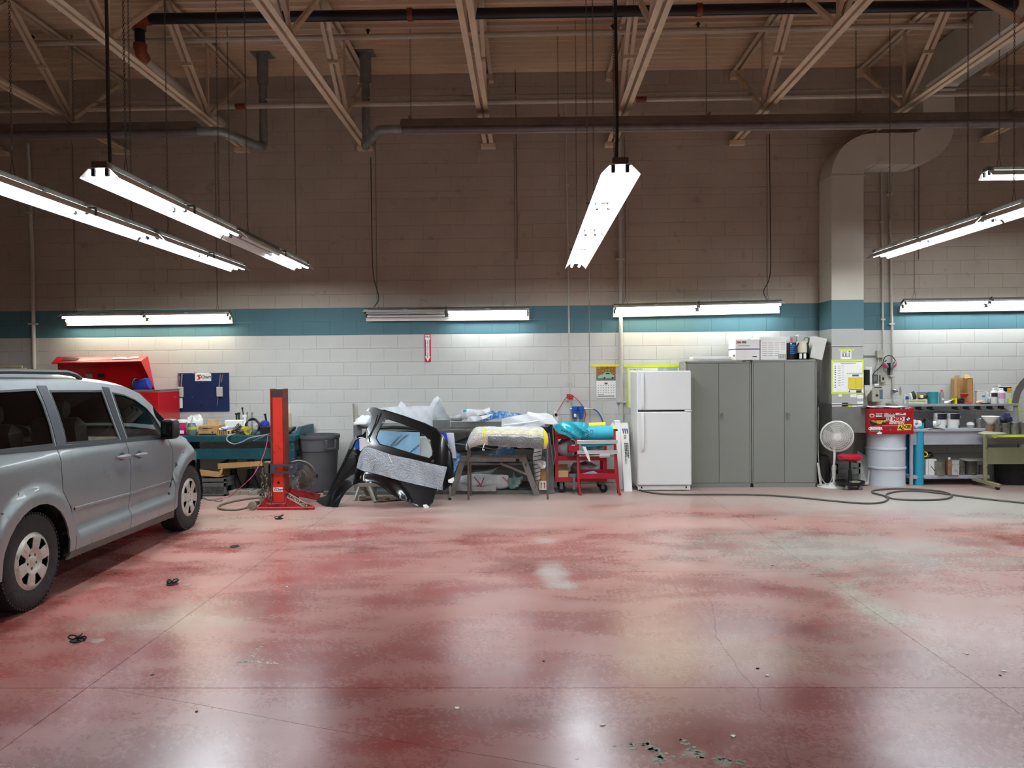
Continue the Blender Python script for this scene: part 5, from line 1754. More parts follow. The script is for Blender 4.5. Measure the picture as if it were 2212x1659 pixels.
# ================================================================== TRASH CANS
can_grey = pbr('grey_trash_can', '565659', .55, var=.08, scale=5)
def trash_can(label, px, py, Y, r, h):
    p = at(px, py, Y)
    t = Thing('trash_can', label, 'trash can', (p.x, Y, 0))
    T = Matrix.Translation((p.x, Y, 0))
    rb = r * .80
    t.part('barrel', MB().lathe([(.01, .012), (rb - .02, .005), (rb, .02), (r * .93, h * .72), (r * .97, h * .725), (r * .985, h * .93), (r * .96, h * .94), (r * .9, h * .72), (rb * .95, .03), (.01, .03)], 32, T), can_grey)
    t.part('rim', MB().lathe([(r * .95, h * .93), (r * 1.02, h * .935), (r * 1.035, h * .965), (r * 1.02, h), (r * .95, h)], 32, T, cap=False).lathe([(r * .95, h * .93), (r * .95, h)], 32, T, cap=False), can_grey)
    for a in (radians(-42), radians(138)):
        M = T @ Matrix.Rotation(a, 4, 'Z')
        hb = MB().box(r * .93, r * 1.10, -.085, -.062, h * .76, h * .925, .006, M).box(r * .93, r * 1.10, .062, .085, h * .76, h * .925, .006, M).box(r * 1.05, r * 1.10, -.085, .085, h * .745, h * .785, .006, M)
        t.part('handle', hb, can_grey)
    return t
trash_can('large grey plastic trash can between the red post and the black car panel', 689, 950, 10.78, .285, .80)

# ================================================================== BLACK QUARTER PANEL IN FRONT OF THE RACK
def C1c(P):
    return [(680 + x / 5.53, 820 + y / 5.53) for x, y in P]
QY = 9.36
def qxz(P): return [(at(x, y, QY).x, at(x, y, QY).z) for x, y in C1c(P)]
panel_black = pbr('black_primer_panel', '0b0c0e', .2, .0, var=.08, scale=4, coat=.5)
q_out = qxz([(245, 1560), (290, 1440), (350, 1345), (420, 1278), (520, 1238), (620, 1227), (720, 1242), (820, 1292), (900, 1352), (1000, 1415), (1100, 1460), (1230, 1510), (1340, 1540), (1410, 1470), (1440, 1340),
             (1545, 1330), (1620, 1270), (1642, 1180), (1640, 1050), (1615, 900), (1565, 765), (1500, 680), (1420, 605), (1280, 540), (1130, 487), (1000, 445), (760, 378), (720, 372), (650, 348), (580, 348), (548, 385), (600, 412), (618, 450), (610, 520), (575, 600), (520, 678),
             (410, 705), (360, 780), (330, 880), (260, 1060), (190, 1200), (140, 1330), (100, 1410), (0, 1440), (-20, 1480), (60, 1525), (140, 1545)])
q_win = qxz([(690, 720), (712, 640), (750, 560), (790, 495), (830, 490), (1000, 545), (1160, 605), (1280, 675), (1345, 745), (1382, 850), (1390, 915), (1350, 958), (1200, 920), (900, 832), (740, 790)])
q_jamb = qxz([(395, 832), (420, 765), (470, 722), (545, 712), (590, 755), (635, 800), (560, 818), (500, 880)])
acx, acz = qxz([(640, 1645)])[0]
aR = .43
xtail = qxz([(1420, 900)])[0][0]
xjamb = qxz([(560, 900)])[0][0]
def pan_y(x, z):
    y = QY + .02 + .27 * z
    r = sqrt((x - acx) ** 2 + (z - acz) ** 2)
    y -= .05 * (1 - sstep((r - aR - .02) / .09))
    if x > xtail: y += 1.6 * (x - xtail) ** 2
    y -= .03 * sin(pi * min(1, max(0, z / 1.2)))
    if x < xjamb: y += .10 * sstep((xjamb - x) / .12)
    return y
t = Thing('quarter_panel', 'glossy black car rear quarter panel standing on the floor, bubble wrap across its middle', 'car panel', (at(830, 1100, QY).x, QY, 0))
qp = t.part('panel', MB().sheet(q_out, [q_win, q_jamb], .035, lambda x, z, tt: Vector((x, pan_y(x, z) + tt, z)), .006), panel_black, angle=60)
# flanges and pillar grooves
def ridge(P, r, lift=.0, n=None):
    Q = qxz(P)
    return MB().tube([Vector((x, pan_y(x, z) - lift, z)) for x, z in Q], r, 6)
t.part('pillar_groove', ridge([(735, 415), (700, 520), (650, 620), (605, 720), (620, 770)], .009), panel_black, parent=qp)
t.part('pillar_groove', ridge([(690, 440), (670, 540), (630, 640), (590, 710)], .007), panel_black, parent=qp)
t.part('window_flange', ridge([(690, 720), (712, 640), (750, 560), (790, 495), (830, 490), (1000, 545), (1160, 605), (1280, 675), (1345, 745), (1382, 850), (1390, 915), (1350, 958), (1200, 920), (900, 832), (740, 790), (690, 720)], .007), panel_black, parent=qp)
t.part('wheel_arch_lip', ridge([(245, 1560), (290, 1440), (350, 1345), (420, 1278), (520, 1238), (620, 1227), (720, 1242), (820, 1292), (900, 1352), (1000, 1415), (1230, 1510)], .008), panel_black, parent=qp)
t.part('jamb_flange', ridge([(545, 712), (470, 722), (420, 765), (395, 832), (330, 960), (250, 1120), (190, 1260), (150, 1350)], .010), panel_black, parent=qp)
t.part('jamb_pressing', ridge([(640, 830), (500, 905), (460, 960), (440, 1040), (330, 1160), (230, 1290)], .012), panel_black, parent=qp)
t.part('jamb_pressing', ridge([(350, 860), (440, 890), (430, 960), (320, 960), (350, 860)], .008), panel_black, parent=qp)
t.part('roof_rail_edge', ridge([(760, 380), (1000, 450), (1280, 545), (1420, 610), (1520, 720), (1600, 900), (1636, 1100)], .008), panel_black, parent=qp)
t.part('grommet', MB().tube([Vector((at(*p, QY).x, pan_y(at(*p, QY).x, at(*p, QY).z) - .004, at(*p, QY).z)) + Vector((.011 * cos(a), 0, .013 * sin(a))) for p in C1c([(1392, 990)]) for a in [2 * pi * i / 12 for i in range(12)]], .004, 5, closed=True), steel, parent=qp)
for P in ([(1290, 1500), (1330, 1495), (1362, 1520), (1345, 1540), (1300, 1530)], [(1580, 1215), (1640, 1190), (1648, 1230), (1620, 1255), (1585, 1245)]):
    Q = qxz(P)
    t.part('masking_tape', MB().add([Vector((x, pan_y(x, z) - .012, z)) for x, z in Q] + [Vector((x, pan_y(x, z) + .02, z)) for x, z in Q], [tuple(range(5)), tuple(range(9, 4, -1))] + [(i, (i + 1) % 5, 5 + (i + 1) % 5, 5 + i) for i in range(5)]), paper, parent=qp)

def bubble_mat(name, col, rough=.3, scale=55, strength=.9, var=.12, trans=0.0):
    m = pbr(name, col, rough, var=var, scale=9)
    N, L = m.node_tree.nodes, m.node_tree.links
    vo = N.new('ShaderNodeTexVoronoi'); vo.inputs['Scale'].default_value = scale
    tc = N.new('ShaderNodeTexCoord'); L.new(tc.outputs['Object'], vo.inputs['Vector'])
    bp = N.new('ShaderNodeBump'); bp.inputs['Strength'].default_value = strength; bp.inputs['Distance'].default_value = .01; bp.invert = True
    L.new(vo.outputs['Distance'], bp.inputs['Height'])
    L.new(bp.outputs[0], N['Principled BSDF'].inputs['Normal'])
    return m
bubble = bubble_mat('bubble_wrap_grey', '9a9fa4', .25)
bubble_w = bubble_mat('bubble_wrap_white', 'd3d2c9', .3)
wrap_P = qxz([(570, 812), (640, 832), (900, 915), (1230, 985), (1440, 1030), (1568, 1060), (1535, 1200), (1503, 1328), (1250, 1270), (1000, 1212), (700, 1135), (455, 1080), (475, 980), (500, 900)])
rr = random.Random(4)
ww = [(rr.uniform(8, 22), rr.uniform(8, 22), rr.uniform(0, 6)) for _ in range(5)]
bw = t.part('bubble_wrap', MB().sheet(wrap_P, [], .035, lambda x, z, tt: Vector((x, pan_y(x, z) - .02 - .008 * sum(sin(a * x + b * z + c) for a, b, c in ww) / 2 + tt, z)), .003), bubble)
t.part('packing_tape', ridge([(850, 905), (900, 1000)], .004, .028), paper, parent=bw)
for P in ([(660, 1110), (680, 1040), (720, 1000)], [(850, 1150), (880, 1095), (980, 1100), (1020, 1200)], [(1300, 1260), (1320, 1160)], [(520, 1080), (540, 1000)]):
    t.part('wrap_fold', ridge(P, .006, .020), bubble, parent=bw)

# ================================================================== PARTS RACK ALONG THE WALL
rack_grey = pbr('rack_grey_steel', '6f7270', .5, .3, var=.15, scale=8)
RF, RB = 10.42, 11.3
rl, rr_ = at(772, 1000, RF).x, at(1187, 1000, RF).x
ztop = at(1000, 922, RF).z
t = Thing('parts_rack', 'low grey steel rack along the wall loaded with wrapped car parts', 'rack', ((rl + rr_) / 2, 10.85, 0))
t.part('top_shelf', MB().box(rl, rr_, RF, RB, ztop - .02, ztop, .003), rack_grey)
t.part('shelf_lip', MB().box(at(975, 910, RF).x, at(1090, 910, RF).x, RF - .01, RF + .004, ztop - .01, at(1000, 911, RF).z, .002), rack_grey)
t.part('shelf_lip', MB().box(at(935, 910, RF).x, at(972, 910, RF).x, RF - .02, RF - .006, ztop - .03, at(960, 907, RF).z, .002), rack_grey)
for xx in (rl, rr_):
    for yy in (RF + .02, RB - .06):
        t.part('post', MB().box(xx - .055, xx + .055, yy, yy + .04, 0, ztop + .03, .003), rack_grey)
t.part('base_rail', MB().box(at(700, 1060, RF).x, at(1198, 1060, RF).x, RF - .04, RF + .02, 0, .05, .004), rack_grey)
t.part('lower_shelf', MB().box(rl, rr_, RF + .02, RB, .02, .045, .003), rack_grey)
zms = at(1000, 1003, RF).z
t.part('middle_shelf', MB().box(rl, rr_, RF + .12, RB, zms - .03, zms, .003), rack_grey)
t.part('brace_rod', MB().tube([at(965, 955, RF + .02), at(1068, 971, RF + .02), at(1140, 955, RF + .02)], .008, 6), rack_grey)
# pieces on and in the rack
dk1 = pbr('dark_slate_plastic', '31363c', .4, var=.15, scale=5)
dk2 = pbr('charcoal_plastic', '1f2225', .45, var=.15, scale=5)
blue_poly = pbr('blue_poly_film', '3f7fbf', .3, var=.25, scale=10, dirt='c9d9e8', dirt_amt=.45)
white_poly = pbr('white_poly_film', 'e4e8ea', .35, var=.06, scale=8)
clear_poly = pbr('clear_poly_film', 'c4ccce', .22, var=.15, scale=10, trans=.25)
def bumper(label, pa, pb, Y, mat, sag=.05, th=.16, h=.2, bend=.25, seed=1, cat='bumper', name='bumper_cover'):
    """a long curved car bumper skin lying on its back"""
    a, b = at(*pa, Y), at(*pb, Y)
    def fn(u, v):
        p = a + (b - a) * u
        e = 2 * u - 1
        an = -pi * .15 + pi * 1.2 * v
        k = 1 - .35 * abs(e) ** 4
        return Vector((p.x, Y + bend * e * e * .6 - th * .5 * sin(an) * k + .06, p.z + h * (.5 - .5 * cos(an)) * k - sag * e * e))
    mb = MB().grid(28, 10, fn)
    n = len(mb.v)
    mb.add([v + Vector((0, .006, -.004)) for v in mb.v], mb.f[:], True)
    return solo(name, mb, mat, label, cat)
bumper('dark slate bumper cover under the top shelf of the rack', (975, 975), (1180, 968), RF + .16, dk1, h=.22, bend=.2)
bumper('charcoal bumper cover lying on the middle shelf of the rack', (985, 1003), (1150, 1000), RF + .2, dk2, h=.12, bend=.2)
bumper('dark fender liner behind the black panel on the rack', (800, 960), (960, 958), RF + .1, dk2, h=.18, bend=.1)
solo('poly_sack', lumpy(Vector((at(1080, 1000, RF + .1).x, RF + .14, zms)), .16, .09, .10, 31, .3), pbr('dim_blue_film', '40617f', .35, var=.3, scale=12), 'dim blue plastic sack drooping from the middle of the rack', 'sack')
# white wrapped hood panel over the left end
mb = drape([(795, 890), (830, 880), (862, 877), (868, 866), (876, 872), (880, 878), (900, 876), (930, 876), (938, 862), (946, 855), (954, 864), (960, 880), (962, 895), (945, 905), (938, 918), (940, 930), (925, 925), (895, 915), (860, 905), (820, 895)], RF + .12, 3, .02, .10, 26)
solo('wrapped_hood', mb, white_poly, 'white plastic-wrapped body panel with peaked corners lying above the black car panel', 'wrapped part')
mb = drape([(942, 878), (950, 858), (956, 868), (965, 892), (978, 912), (968, 908), (950, 900), (940, 905), (935, 915)], RF + .02, 5, .02, .03, 16)
solo('plastic_bag', mb, clear_poly, 'torn clear bag hanging off the right corner of the white wrapped panel', 'bag')
solo('wrapped_bundle', lumpy(Vector((at(782, 915, RF).x, RF + .1, ztop)), .10, .1, .075, 9, .15), white_poly, 'small white wrapped bundle at the left end of the rack', 'wrapped part')
solo('shelf_board', bx((764, 912), (792, 917), RF - .1, .5, .003), white, 'white board end sticking out at the left end of the rack', 'board')
# blue and white poly bags on top
def pillow_bag(label, P, Y, mat, seed, bulge=.12):
    return solo('poly_bag', drape(P, Y, seed, .025, bulge, 22), mat, label, 'bag', 'poly bags on the rack')
_pb = pillow_bag('white poly bag with blue corner print standing on the rack', [(990, 908), (1000, 884), (1006, 885), (1012, 882), (1030, 884), (1045, 884), (1058, 880), (1059, 888), (1045, 895), (1020, 898), (1008, 906)], RF + .05, white_poly, 1)
pillow_bag('blue poly bag lying on the rack between the white bags', [(1010, 908), (1030, 898), (1055, 892), (1060, 886), (1085, 887), (1128, 894), (1105, 902), (1070, 904), (1045, 910)], RF + .12, blue_poly, 2)
pillow_bag('white tube bag with a rolled open end lying under the blue bag', [(1008, 909), (1014, 899), (1040, 898), (1068, 893), (1050, 903), (1030, 909)], RF + .0, white_poly, 6, .08)
pillow_bag('clear crumpled bag at the left of the blue bags', [(972, 908), (980, 898), (996, 894), (998, 910)], RF + .1, clear_poly, 8)
child_of(_pb, 'corner_print', pxpoly([(1000, 885), (1008, 886), (1007, 890), (1000, 890)], RF - .06, .002), pbr('cyan_print', '2fb0c0', .5))
t = Thing('wrapped_bumper', 'long white foam-wrapped bumper lying across the right end of the rack', 'wrapped part', at(1140, 925, RF))
t.part('wrap', drape([(1083, 925), (1084, 905), (1095, 901), (1120, 896), (1138, 893), (1140, 888), (1160, 892), (1180, 891), (1192, 896), (1198, 905), (1207, 914), (1195, 916), (1178, 914), (1160, 922), (1140, 924)], RF - .1, 12, .012, .16, 24), white_poly)
t.part('fold', MB().tube([at(1090, 918, RF - .24), at(1120, 915, RF - .27), at(1150, 911, RF - .27), at(1180, 905, RF - .22)], .012, 6), white_poly)
t.part('fold', MB().tube([at(1100, 923, RF - .22), at(1130, 921, RF - .25), at(1165, 914, RF - .22)], .010, 6), white_poly)

# foam sheets and containers behind the black panel
sheet_blue = pbr('printed_blue_foam', '9fd0f0', .5, var=.15, scale=4)
t = Thing('foam_sheet', 'light blue printed foam board seen through the window of the black car panel', 'foam board', at(860, 1040, 9.97))
t.part('board', pxpoly([(800, 930), (906, 934), (906, 1042), (800, 1042)], 9.97, .03), sheet_blue)
pr = MB()
for (a, b) in (((830, 978), (862, 942)), ((852, 962), (878, 940)), ((868, 992), (905, 960))):
    A_, B_ = at(*a, 9.968), at(*b, 9.968)
    for k in range(5):
        q = A_ + (B_ - A_) * ((k + .5) / 5); r_ = (B_ - A_).normalized()
        pr.bar(q - r_ * .03, q + r_ * .03, .002, .012, up=(0, 1, 0))
    o = Vector((.03, 0, .01)); pr.bar(A_ + o, B_ + o, .002, .004, up=(0, 1, 0))
t.part('printing', pr, ink)
solo('foam_block', bx((902, 944), (932, 1042), 10.0, .1, .012), pbr('dusty_white_foam', 'c9cdc9', .7, var=.1), 'white foam block right of the blue board behind the black panel', 'foam')
t = Thing('plastic_canister', 'blue and white plastic canister seen through the door jamb of the black panel', 'canister', at(775, 1043, 9.95))
t.part('body', bx((763, 948), (777, 1043), 9.95, .06, .02), pbr('blue_canister', '2459c4', .35))
t.part('sleeve', bx((776, 946), (800, 1043), 9.95, .06, .01), white)
t = Thing('sheet_stack', 'white and blue plastic sheets hanging right of the black car panel', 'sheets', at(975, 1000, 10.0))
t.part('sheet', pxpoly([(962, 935), (980, 935), (986, 990), (972, 990)], 10.0, .01), pbr('pale_lilac_sheet', 'd3d7e2', .4))
t.part('sheet', pxpoly([(954, 933), (964, 935), (972, 975), (962, 975)], 9.98, .008), pbr('blue_sheet', '2d4fb0', .4))
t.part('sheet', pxpoly([(972, 980), (985, 975), (996, 985), (986, 1010), (978, 1030), (970, 1030)], 10.02, .01), blue_poly)
solo('black_trim', MB().tube([at(808, 925, 10.0), at(850, 923, 9.98), at(900, 926, 9.98), at(930, 934, 10.0)], .022, 8), dk2, 'black moulding strip crossing behind the window of the black panel', 'trim')
solo('wooden_pole', MB().tube([at(772, 1040, 11.0), at(768, 950, 11.2), at(763, 872, 11.34)], .012, 8), pbr('old_wood_pole', '8c7f6c', .7, stretch=(1, 1, .1)), 'thin wooden pole leaning on the wall behind the black panel', 'pole')
# wooden sawhorse and rags seen under the arch
t = Thing('sawhorse', 'pale wooden sawhorse seen through the wheel arch of the black panel', 'sawhorse', at(795, 1080, 10.0))
wd = pbr('weathered_wood', 'a09b90', .75, var=.2, scale=6, stretch=(1, 1, 4))
t.part('beam', bx((774, 1044), (828, 1052), 9.95, .06), wd)
for a, b in (((778, 1050), (770, 1082)), ((796, 1050), (818, 1086)), ((784, 1050), (790, 1074)), ((810, 1050), (810, 1078))):
    t.part('leg', MB().bar(at(*a, 9.98), Vector((at(*b, 9.98).x, fl(*b).y, .0)), .03, .045), wd)
for i, (lab, px, py, rx) in enumerate((('brown rag heap on the floor left of the sawhorse leg', 790, 1080, .09), ('brown rag heap on the floor right of the sawhorse', 828, 1083, .12), ('dark rag scrap on the floor under the black panel', 860, 1080, .08))):
    p = fl(px, py)
    solo('shop_rag', lumpy((p.x, p.y, 0), rx, .08, .025, 40 + i, .35), pbr('dirty_rag', '6b5d4c', .9, var=.35, scale=25), lab, 'rag', 'rags under the panel')
# leg of the stand that props the panel
t = Thing('panel_prop', 'chrome leg of the prop behind the right end of the black panel', 'stand', fl(972, 1080))
p = fl(972, 1080)
t.part('leg', MB().tube([(p.x, p.y, .01), (p.x, p.y, .42)], .016, 10), steel)
t.part('foot', MB().tube([(p.x, p.y, 0), (p.x, p.y, .03)], .02, 10), rubber)
t.part('crossbar', MB().tube([(p.x, p.y, .40), (p.x - 1.0, p.y + .02, .40)], .014, 8), steel)
t.part('rear_leg', MB().tube([(p.x - 1.0, p.y + .02, .40), (p.x - 1.0, p.y + .1, .0)], .016, 8), steel)
solo('paper_tag', pxpoly([(966, 1040), (976, 1034), (979, 1042), (972, 1048), (966, 1046)], p.y - .03, .004), paper, 'white tape tag at the top of the chrome prop leg', 'tag')

# ================================================================== TUBULAR STAND WITH THE BUBBLE WRAPPED BUMPER
SY = fl(1012, 1080).y
t = Thing('bumper_stand', 'tubular steel stand carrying the bubble-wrapped bumper', 'stand', (at(1095, 1080, SY).x, SY, 0))
tubem = pbr('dull_steel_tube', '77736d', .4, .6, var=.15, scale=10)
x0, x1 = at(1012, 1080, SY).x, at(1183, 1078, SY).x
zt = at(1012, 958, SY).z
for xx in (x0, x1):
    for yy in (SY, SY + .32):
        t.part('leg', MB().tube([(xx + (.0 if yy == SY else .01), yy, 0), (xx - .0, yy, zt)], .013, 8), tubem)
    t.part('side_rail', MB().tube([(xx, SY, zt), (xx, SY + .32, zt)], .013, 8), tubem)
for yy in (SY, SY + .32): t.part('long_rail', MB().tube([(x0, yy, zt - .01), (x1, yy, zt - .01)], .012, 8), tubem)
t.part('wire_clip', MB().tube([at(1178, 968, SY - .02), at(1174, 972, SY - .02), at(1178, 976, SY - .02), at(1182, 970, SY - .02), at(1176, 966, SY - .02)], .004, 5), steel)
BY = SY - .08
t = Thing('wrapped_bumper', 'bubble-wrapped bumper with yellow tape resting on the tubular stand', 'wrapped part', at(1095, 960, BY))
def bshape(u, v):
    """wrapped bumper skin: along u, over the top with v; each end curls back and hangs down"""
    px = 1003 + 182 * u
    top = 927 + 40 * max(0, (.16 - u) / .16) ** 2 + 22 * max(0, (u - .90) / .10) ** 2
    bot = 958 + 12 * u + 18 * max(0, (.16 - u) / .16)
    a = at(px, top, BY); b = at(px, min(bot, 975), BY)
    k = v
    z = a.z + (b.z - a.z) * max(0, (k - .35) / .65) + .02 * sin(pi * min(1, k / .35)) * (1 if k < .35 else 0)
    y = BY + .30 * (1 - min(1, k / .35)) - .05 * sin(pi * max(0, (k - .35) / .65)) + .22 * max(0, (.14 - u) / .14) ** 2 + .15 * max(0, (u - .93) / .07) ** 2
    cr = .007 * sin(31 * u + 9 * v) * sin(17 * v + 5 * u)
    return Vector((a.x, y + cr, z + cr))
mb = MB().grid(60, 16, bshape)
n = len(mb.v)
mb.add([p + Vector((0, .01, -.006)) for p in mb.v], mb.f[:], True)
wb = t.part('bubble_wrap', mb, bubble_w)
gm = MB().grid(40, 4, lambda u, v: (lambda P: P + Vector((0, -.006, 0)))(bshape(.28 + .66 * u, .62 + .16 * u * 0 + (.38 - .0) * v)))
t.part('grey_face', gm, bubble_mat('bubble_wrap_dark', '84888a', .25), parent=wb)
for uc, w in ((.245, .007), (.965, .02)):
    t.part('yellow_tape', MB().grid(2, 12, lambda u, v: bshape(uc - w + 2 * w * u, .15 + .78 * v) + Vector((0, -.009, .004))), yellowtape, parent=wb)
t.part('yellow_underlay', MB().grid(40, 2, lambda u, v: bshape(.16 + .78 * u, .40 + .14 * v) + Vector((0, -.003, .002))), pbr('yellowed_foam', 'd9d3ae', .6, var=.2, scale=14), parent=wb)
solo('tape_tail', MB().tube([at(1048, 955, BY - .07), at(1044, 966, BY - .07), at(1042, 972, BY - .07), at(1047, 972, BY - .07)], .006, 5), paper, 'loose strip of tape hanging below the wrapped bumper', 'tape')

# ================================================================== FOLDING WORK PLATFORM
HY = 10.24
al = pbr('dusty_aluminium', '8d8a84', .45, .5, var=.15, scale=9)
t = Thing('work_platform', 'dusty aluminium folding work platform under the wrapped bumper', 'platform', (at(1070, 1055, HY).x, HY, 0))
zt = at(1070, 986, HY).z
t.part('deck', MB().box(at(993, 990, HY).x, at(1137, 990, HY).x, HY, HY + .13, zt - .02, zt, .003), al)
t.part('deck_edge', MB().box(at(995, 990, HY).x, at(1136, 990, HY).x, HY - .012, HY + .002, zt - .07, zt - .012, .003), al)
for a, b, w in (((1000, 993), (975, 1062), .075), ((1131, 992), (1160, 1060), .075)):
    for dy in (0, .10):
        A_ = at(*a, HY); B_ = at(*b, HY)
        lg = t.part('leg', MB().bar((A_.x, HY + .02 + dy, A_.z), (B_.x, HY + .02 + dy, .0), w, .022, up=(0, 1, 0)), al)
        if dy == 0 and a[0] > 1100:
            q = A_ + (B_ - A_) * .18
            t.part('lettering', textmb('6', .07, facing((q.x, HY + .006, q.z), radians(20))), ink, parent=lg)
            q = A_ + (B_ - A_) * .88
            t.part('lettering', textmb('2', .05, facing((q.x, HY + .006, q.z), radians(20))), ink, parent=lg)
for (a, b) in (((1080, 1000), (1150, 1030)),): t.part('brace', MB().bar(at(*a, HY + .08), at(*b, HY + .08), .03, .01, up=(0, 1, 0)), al)
t.part('hinge', bx((1114, 991), (1122, 999), HY - .02, .03, .004), black)
# things on the floor under the platform
t = Thing('film_roll', 'roll of silvery plastic film with red print lying under the platform', 'roll', (at(1050, 1058, 10.5).x, 10.5, .05))
a, b = at(992, 1043, 10.42), at(1098, 1044, 10.42)
def rollf(u, v):
    p = a + (b - a) * u
    an = 2 * pi * v
    r = .105 * (1 - .25 * (2 * u - 1) ** 6) * (1 + .06 * sin(9 * u + 3 * an))
    return Vector((p.x, 10.5 + r * cos(an), .15 + r * sin(an)))
rl2 = t.part('roll', MB().grid(24, 18, rollf), pbr('silvery_film', 'c9c9ca', .28, var=.12, scale=10))
for P in ([(1024, 1030), (1034, 1042), (1045, 1056)], [(1046, 1032), (1040, 1045), (1030, 1050)], [(1085, 1030), (1092, 1036), (1098, 1042)]):
    t.part('red_print', MB().tube([at(q[0], q[1], 10.39) for q in P], .006, 5), pbr('red_print', 'b3304a', .5), parent=rl2)
solo('plastic_bag', lumpy((at(1110, 1055, 10.45).x, 10.47, .05), .10, .08, .08, 51, .3), pbr('greenish_film', '8fa8a2', .25, var=.2, scale=12, trans=.3), 'greenish clear bag end at the right of the film roll', 'bag')
solo('film_sheet', drape([(985, 1060), (990, 1040), (1010, 1050), (1040, 1052), (1070, 1046), (1072, 1061)], 10.36, 17, .015, .03, 16), pbr('grey_film', 'a9a6a4', .35, var=.1), 'grey plastic sheet lying in front of the film roll', 'sheet')
solo('printed_board', pxpoly([(990, 999), (1085, 999), (1080, 1010), (1000, 1018), (990, 1030)], 10.7, .01), pbr('dim_printed_board', '5e5b57', .7, var=.2, scale=8), 'dim printed board standing behind the platform', 'board')
solo('film_sheet', drape([(1010, 1022), (1060, 1015), (1078, 1008), (1062, 1022), (1050, 1034), (1015, 1034)], 10.62, 23, .02, .03, 14), clear_poly, 'clear plastic sheet slumped behind the platform legs', 'sheet')
# wrapped bag standing, box with arrows, hose loops on the right post
t = Thing('wrapped_tube', 'tall white ribbed plastic bundle standing beside the platform', 'wrapped part', (at(1158, 1050, 10.35).x, 10.4, 0))
pa = at(1160, 962, 10.4); pb = at(1162, 1056, 10.4)
t.part('bundle', MB().tube([Vector((pb.x + .02, 10.42, .02)), Vector((pb.x + .0, 10.4, .25)), Vector((pa.x + .0, 10.4, .5)), Vector((pa.x + .02, 10.4, pa.z - .04)), Vector((pa.x + .03, 10.4, pa.z))], .062, 10, taper=[.6, .85, 1, .9, .4]), white_poly)
for k in range(9):
    q = .62 - .055 * k
    t.part('band', MB().tube([Vector((pa.x - .05 + .012 * k * 0, 10.33, q)), Vector((pa.x, 10.325, q + .012)), Vector((pa.x + .055, 10.345, q + .022))], .005, 5), pbr('dark_strap', '4a4a4a', .6))
c = carton('brown carton with an up-arrows label standing by the rack post', (1162, 1012), (1183, 1058), 10.36, .14, card, z0=.05)
c.part('label', MB().box(-.05, .05, -c.d / 2 - .002, -c.d / 2, .01, .13), paper, local=True)
for xx in (-.02, .02):
    c.part('arrow', MB().prism([(xx - .005, .03), (xx + .005, .03), (xx + .005, .09), (xx + .014, .09), (xx, .112), (xx - .014, .09), (xx - .005, .09)], -c.d / 2 - .003, -c.d / 2 - .002), sign_red, local=True)
solo('wire_bundle', lumpy((at(1172, 1010, 10.3).x, 10.33, at(1172, 1014, 10.3).z), .05, .04, .045, 61, .4), paper, 'white tangle of cord lying on the arrow carton', 'cord')
mb = MB()
for k in range(4):
    P = [at(1180 + 2 * k, 935, 10.33 - .015 * k), at(1183 + 2 * k, 960, 10.33 - .015 * k), at(1187 + 2 * k, 985 + 3 * k, 10.33 - .015 * k), at(1193 + k, 996 + 3 * k, 10.33 - .015 * k), at(1197 + k, 985, 10.33 - .015 * k), at(1196, 960, 10.33 - .015 * k), at(1193, 915, 10.33 - .015 * k)]
    mb.tube(P, .009, 6)
solo('hose_coil', mb, pbr('mauve_grey_hose', '6f6367', .6), 'grey hose hung in loops on the right post of the rack', 'hose')
solo('post_clutter', pxpoly([(1176, 930), (1192, 914), (1196, 925), (1196, 960), (1186, 960), (1182, 940)], 10.38, .05), dk2, 'black folded bracket on top of the right rack post', 'bracket')

# ================================================================== RED CART AND MASKING STAND
cart_red = pbr('cart_red', 'a51b2a', .4, var=.1, scale=6)
cyan_paper = pbr('cyan_masking_film', '38b4cc', .42, var=.1, scale=5)
cyan_shiny = pbr('cyan_plastic_bag', '2fb0c4', .22, var=.2, scale=9)
caster_grey = pbr('caster_grey', '6d7072', .5)
KF, KB = 10.42, 10.95
x0, x1 = at(1199, 1000, KF).x, at(1311, 1000, KF).x
zs = [at(1220, y, KF).z for y in (941, 988, 1034)]
t = Thing('utility_cart', 'red three-shelf utility cart with casters beside the rack', 'cart', ((x0 + x1) / 2, 10.7, 0))
for xx in (x0, x1):
    for yy in (KF, KB):
        t.part('post', MB().box(xx, xx + (.045 if xx == x0 else -.045), yy, yy + (.025 if yy == KF else -.025), zs[2] - .03, zs[0] + .02, .003), cart_red)
for z in zs:
    t.part('shelf', MB().box(x0, x1, KF, KB, z - .03, z - .02, .002).box(x0, x1, KF - .002, KF + .01, z - .045, z + .02, .002).box(x0, x1, KB - .01, KB, z - .045, z + .02, .002).box(x0, x0 + .01, KF, KB, z - .045, z + .02, .002).box(x1 - .01, x1, KF, KB, z - .045, z + .02, .002), cart_red)
t.part('handle', MB().tube([(x0 + .02, KF + .05, zs[0] + .0), (x0 - .01, KF + .05, zs[0] + .09), (x0 - .01, KB - .05, zs[0] + .09), (x0 + .02, KB - .05, zs[0])], .012, 8), cart_red)
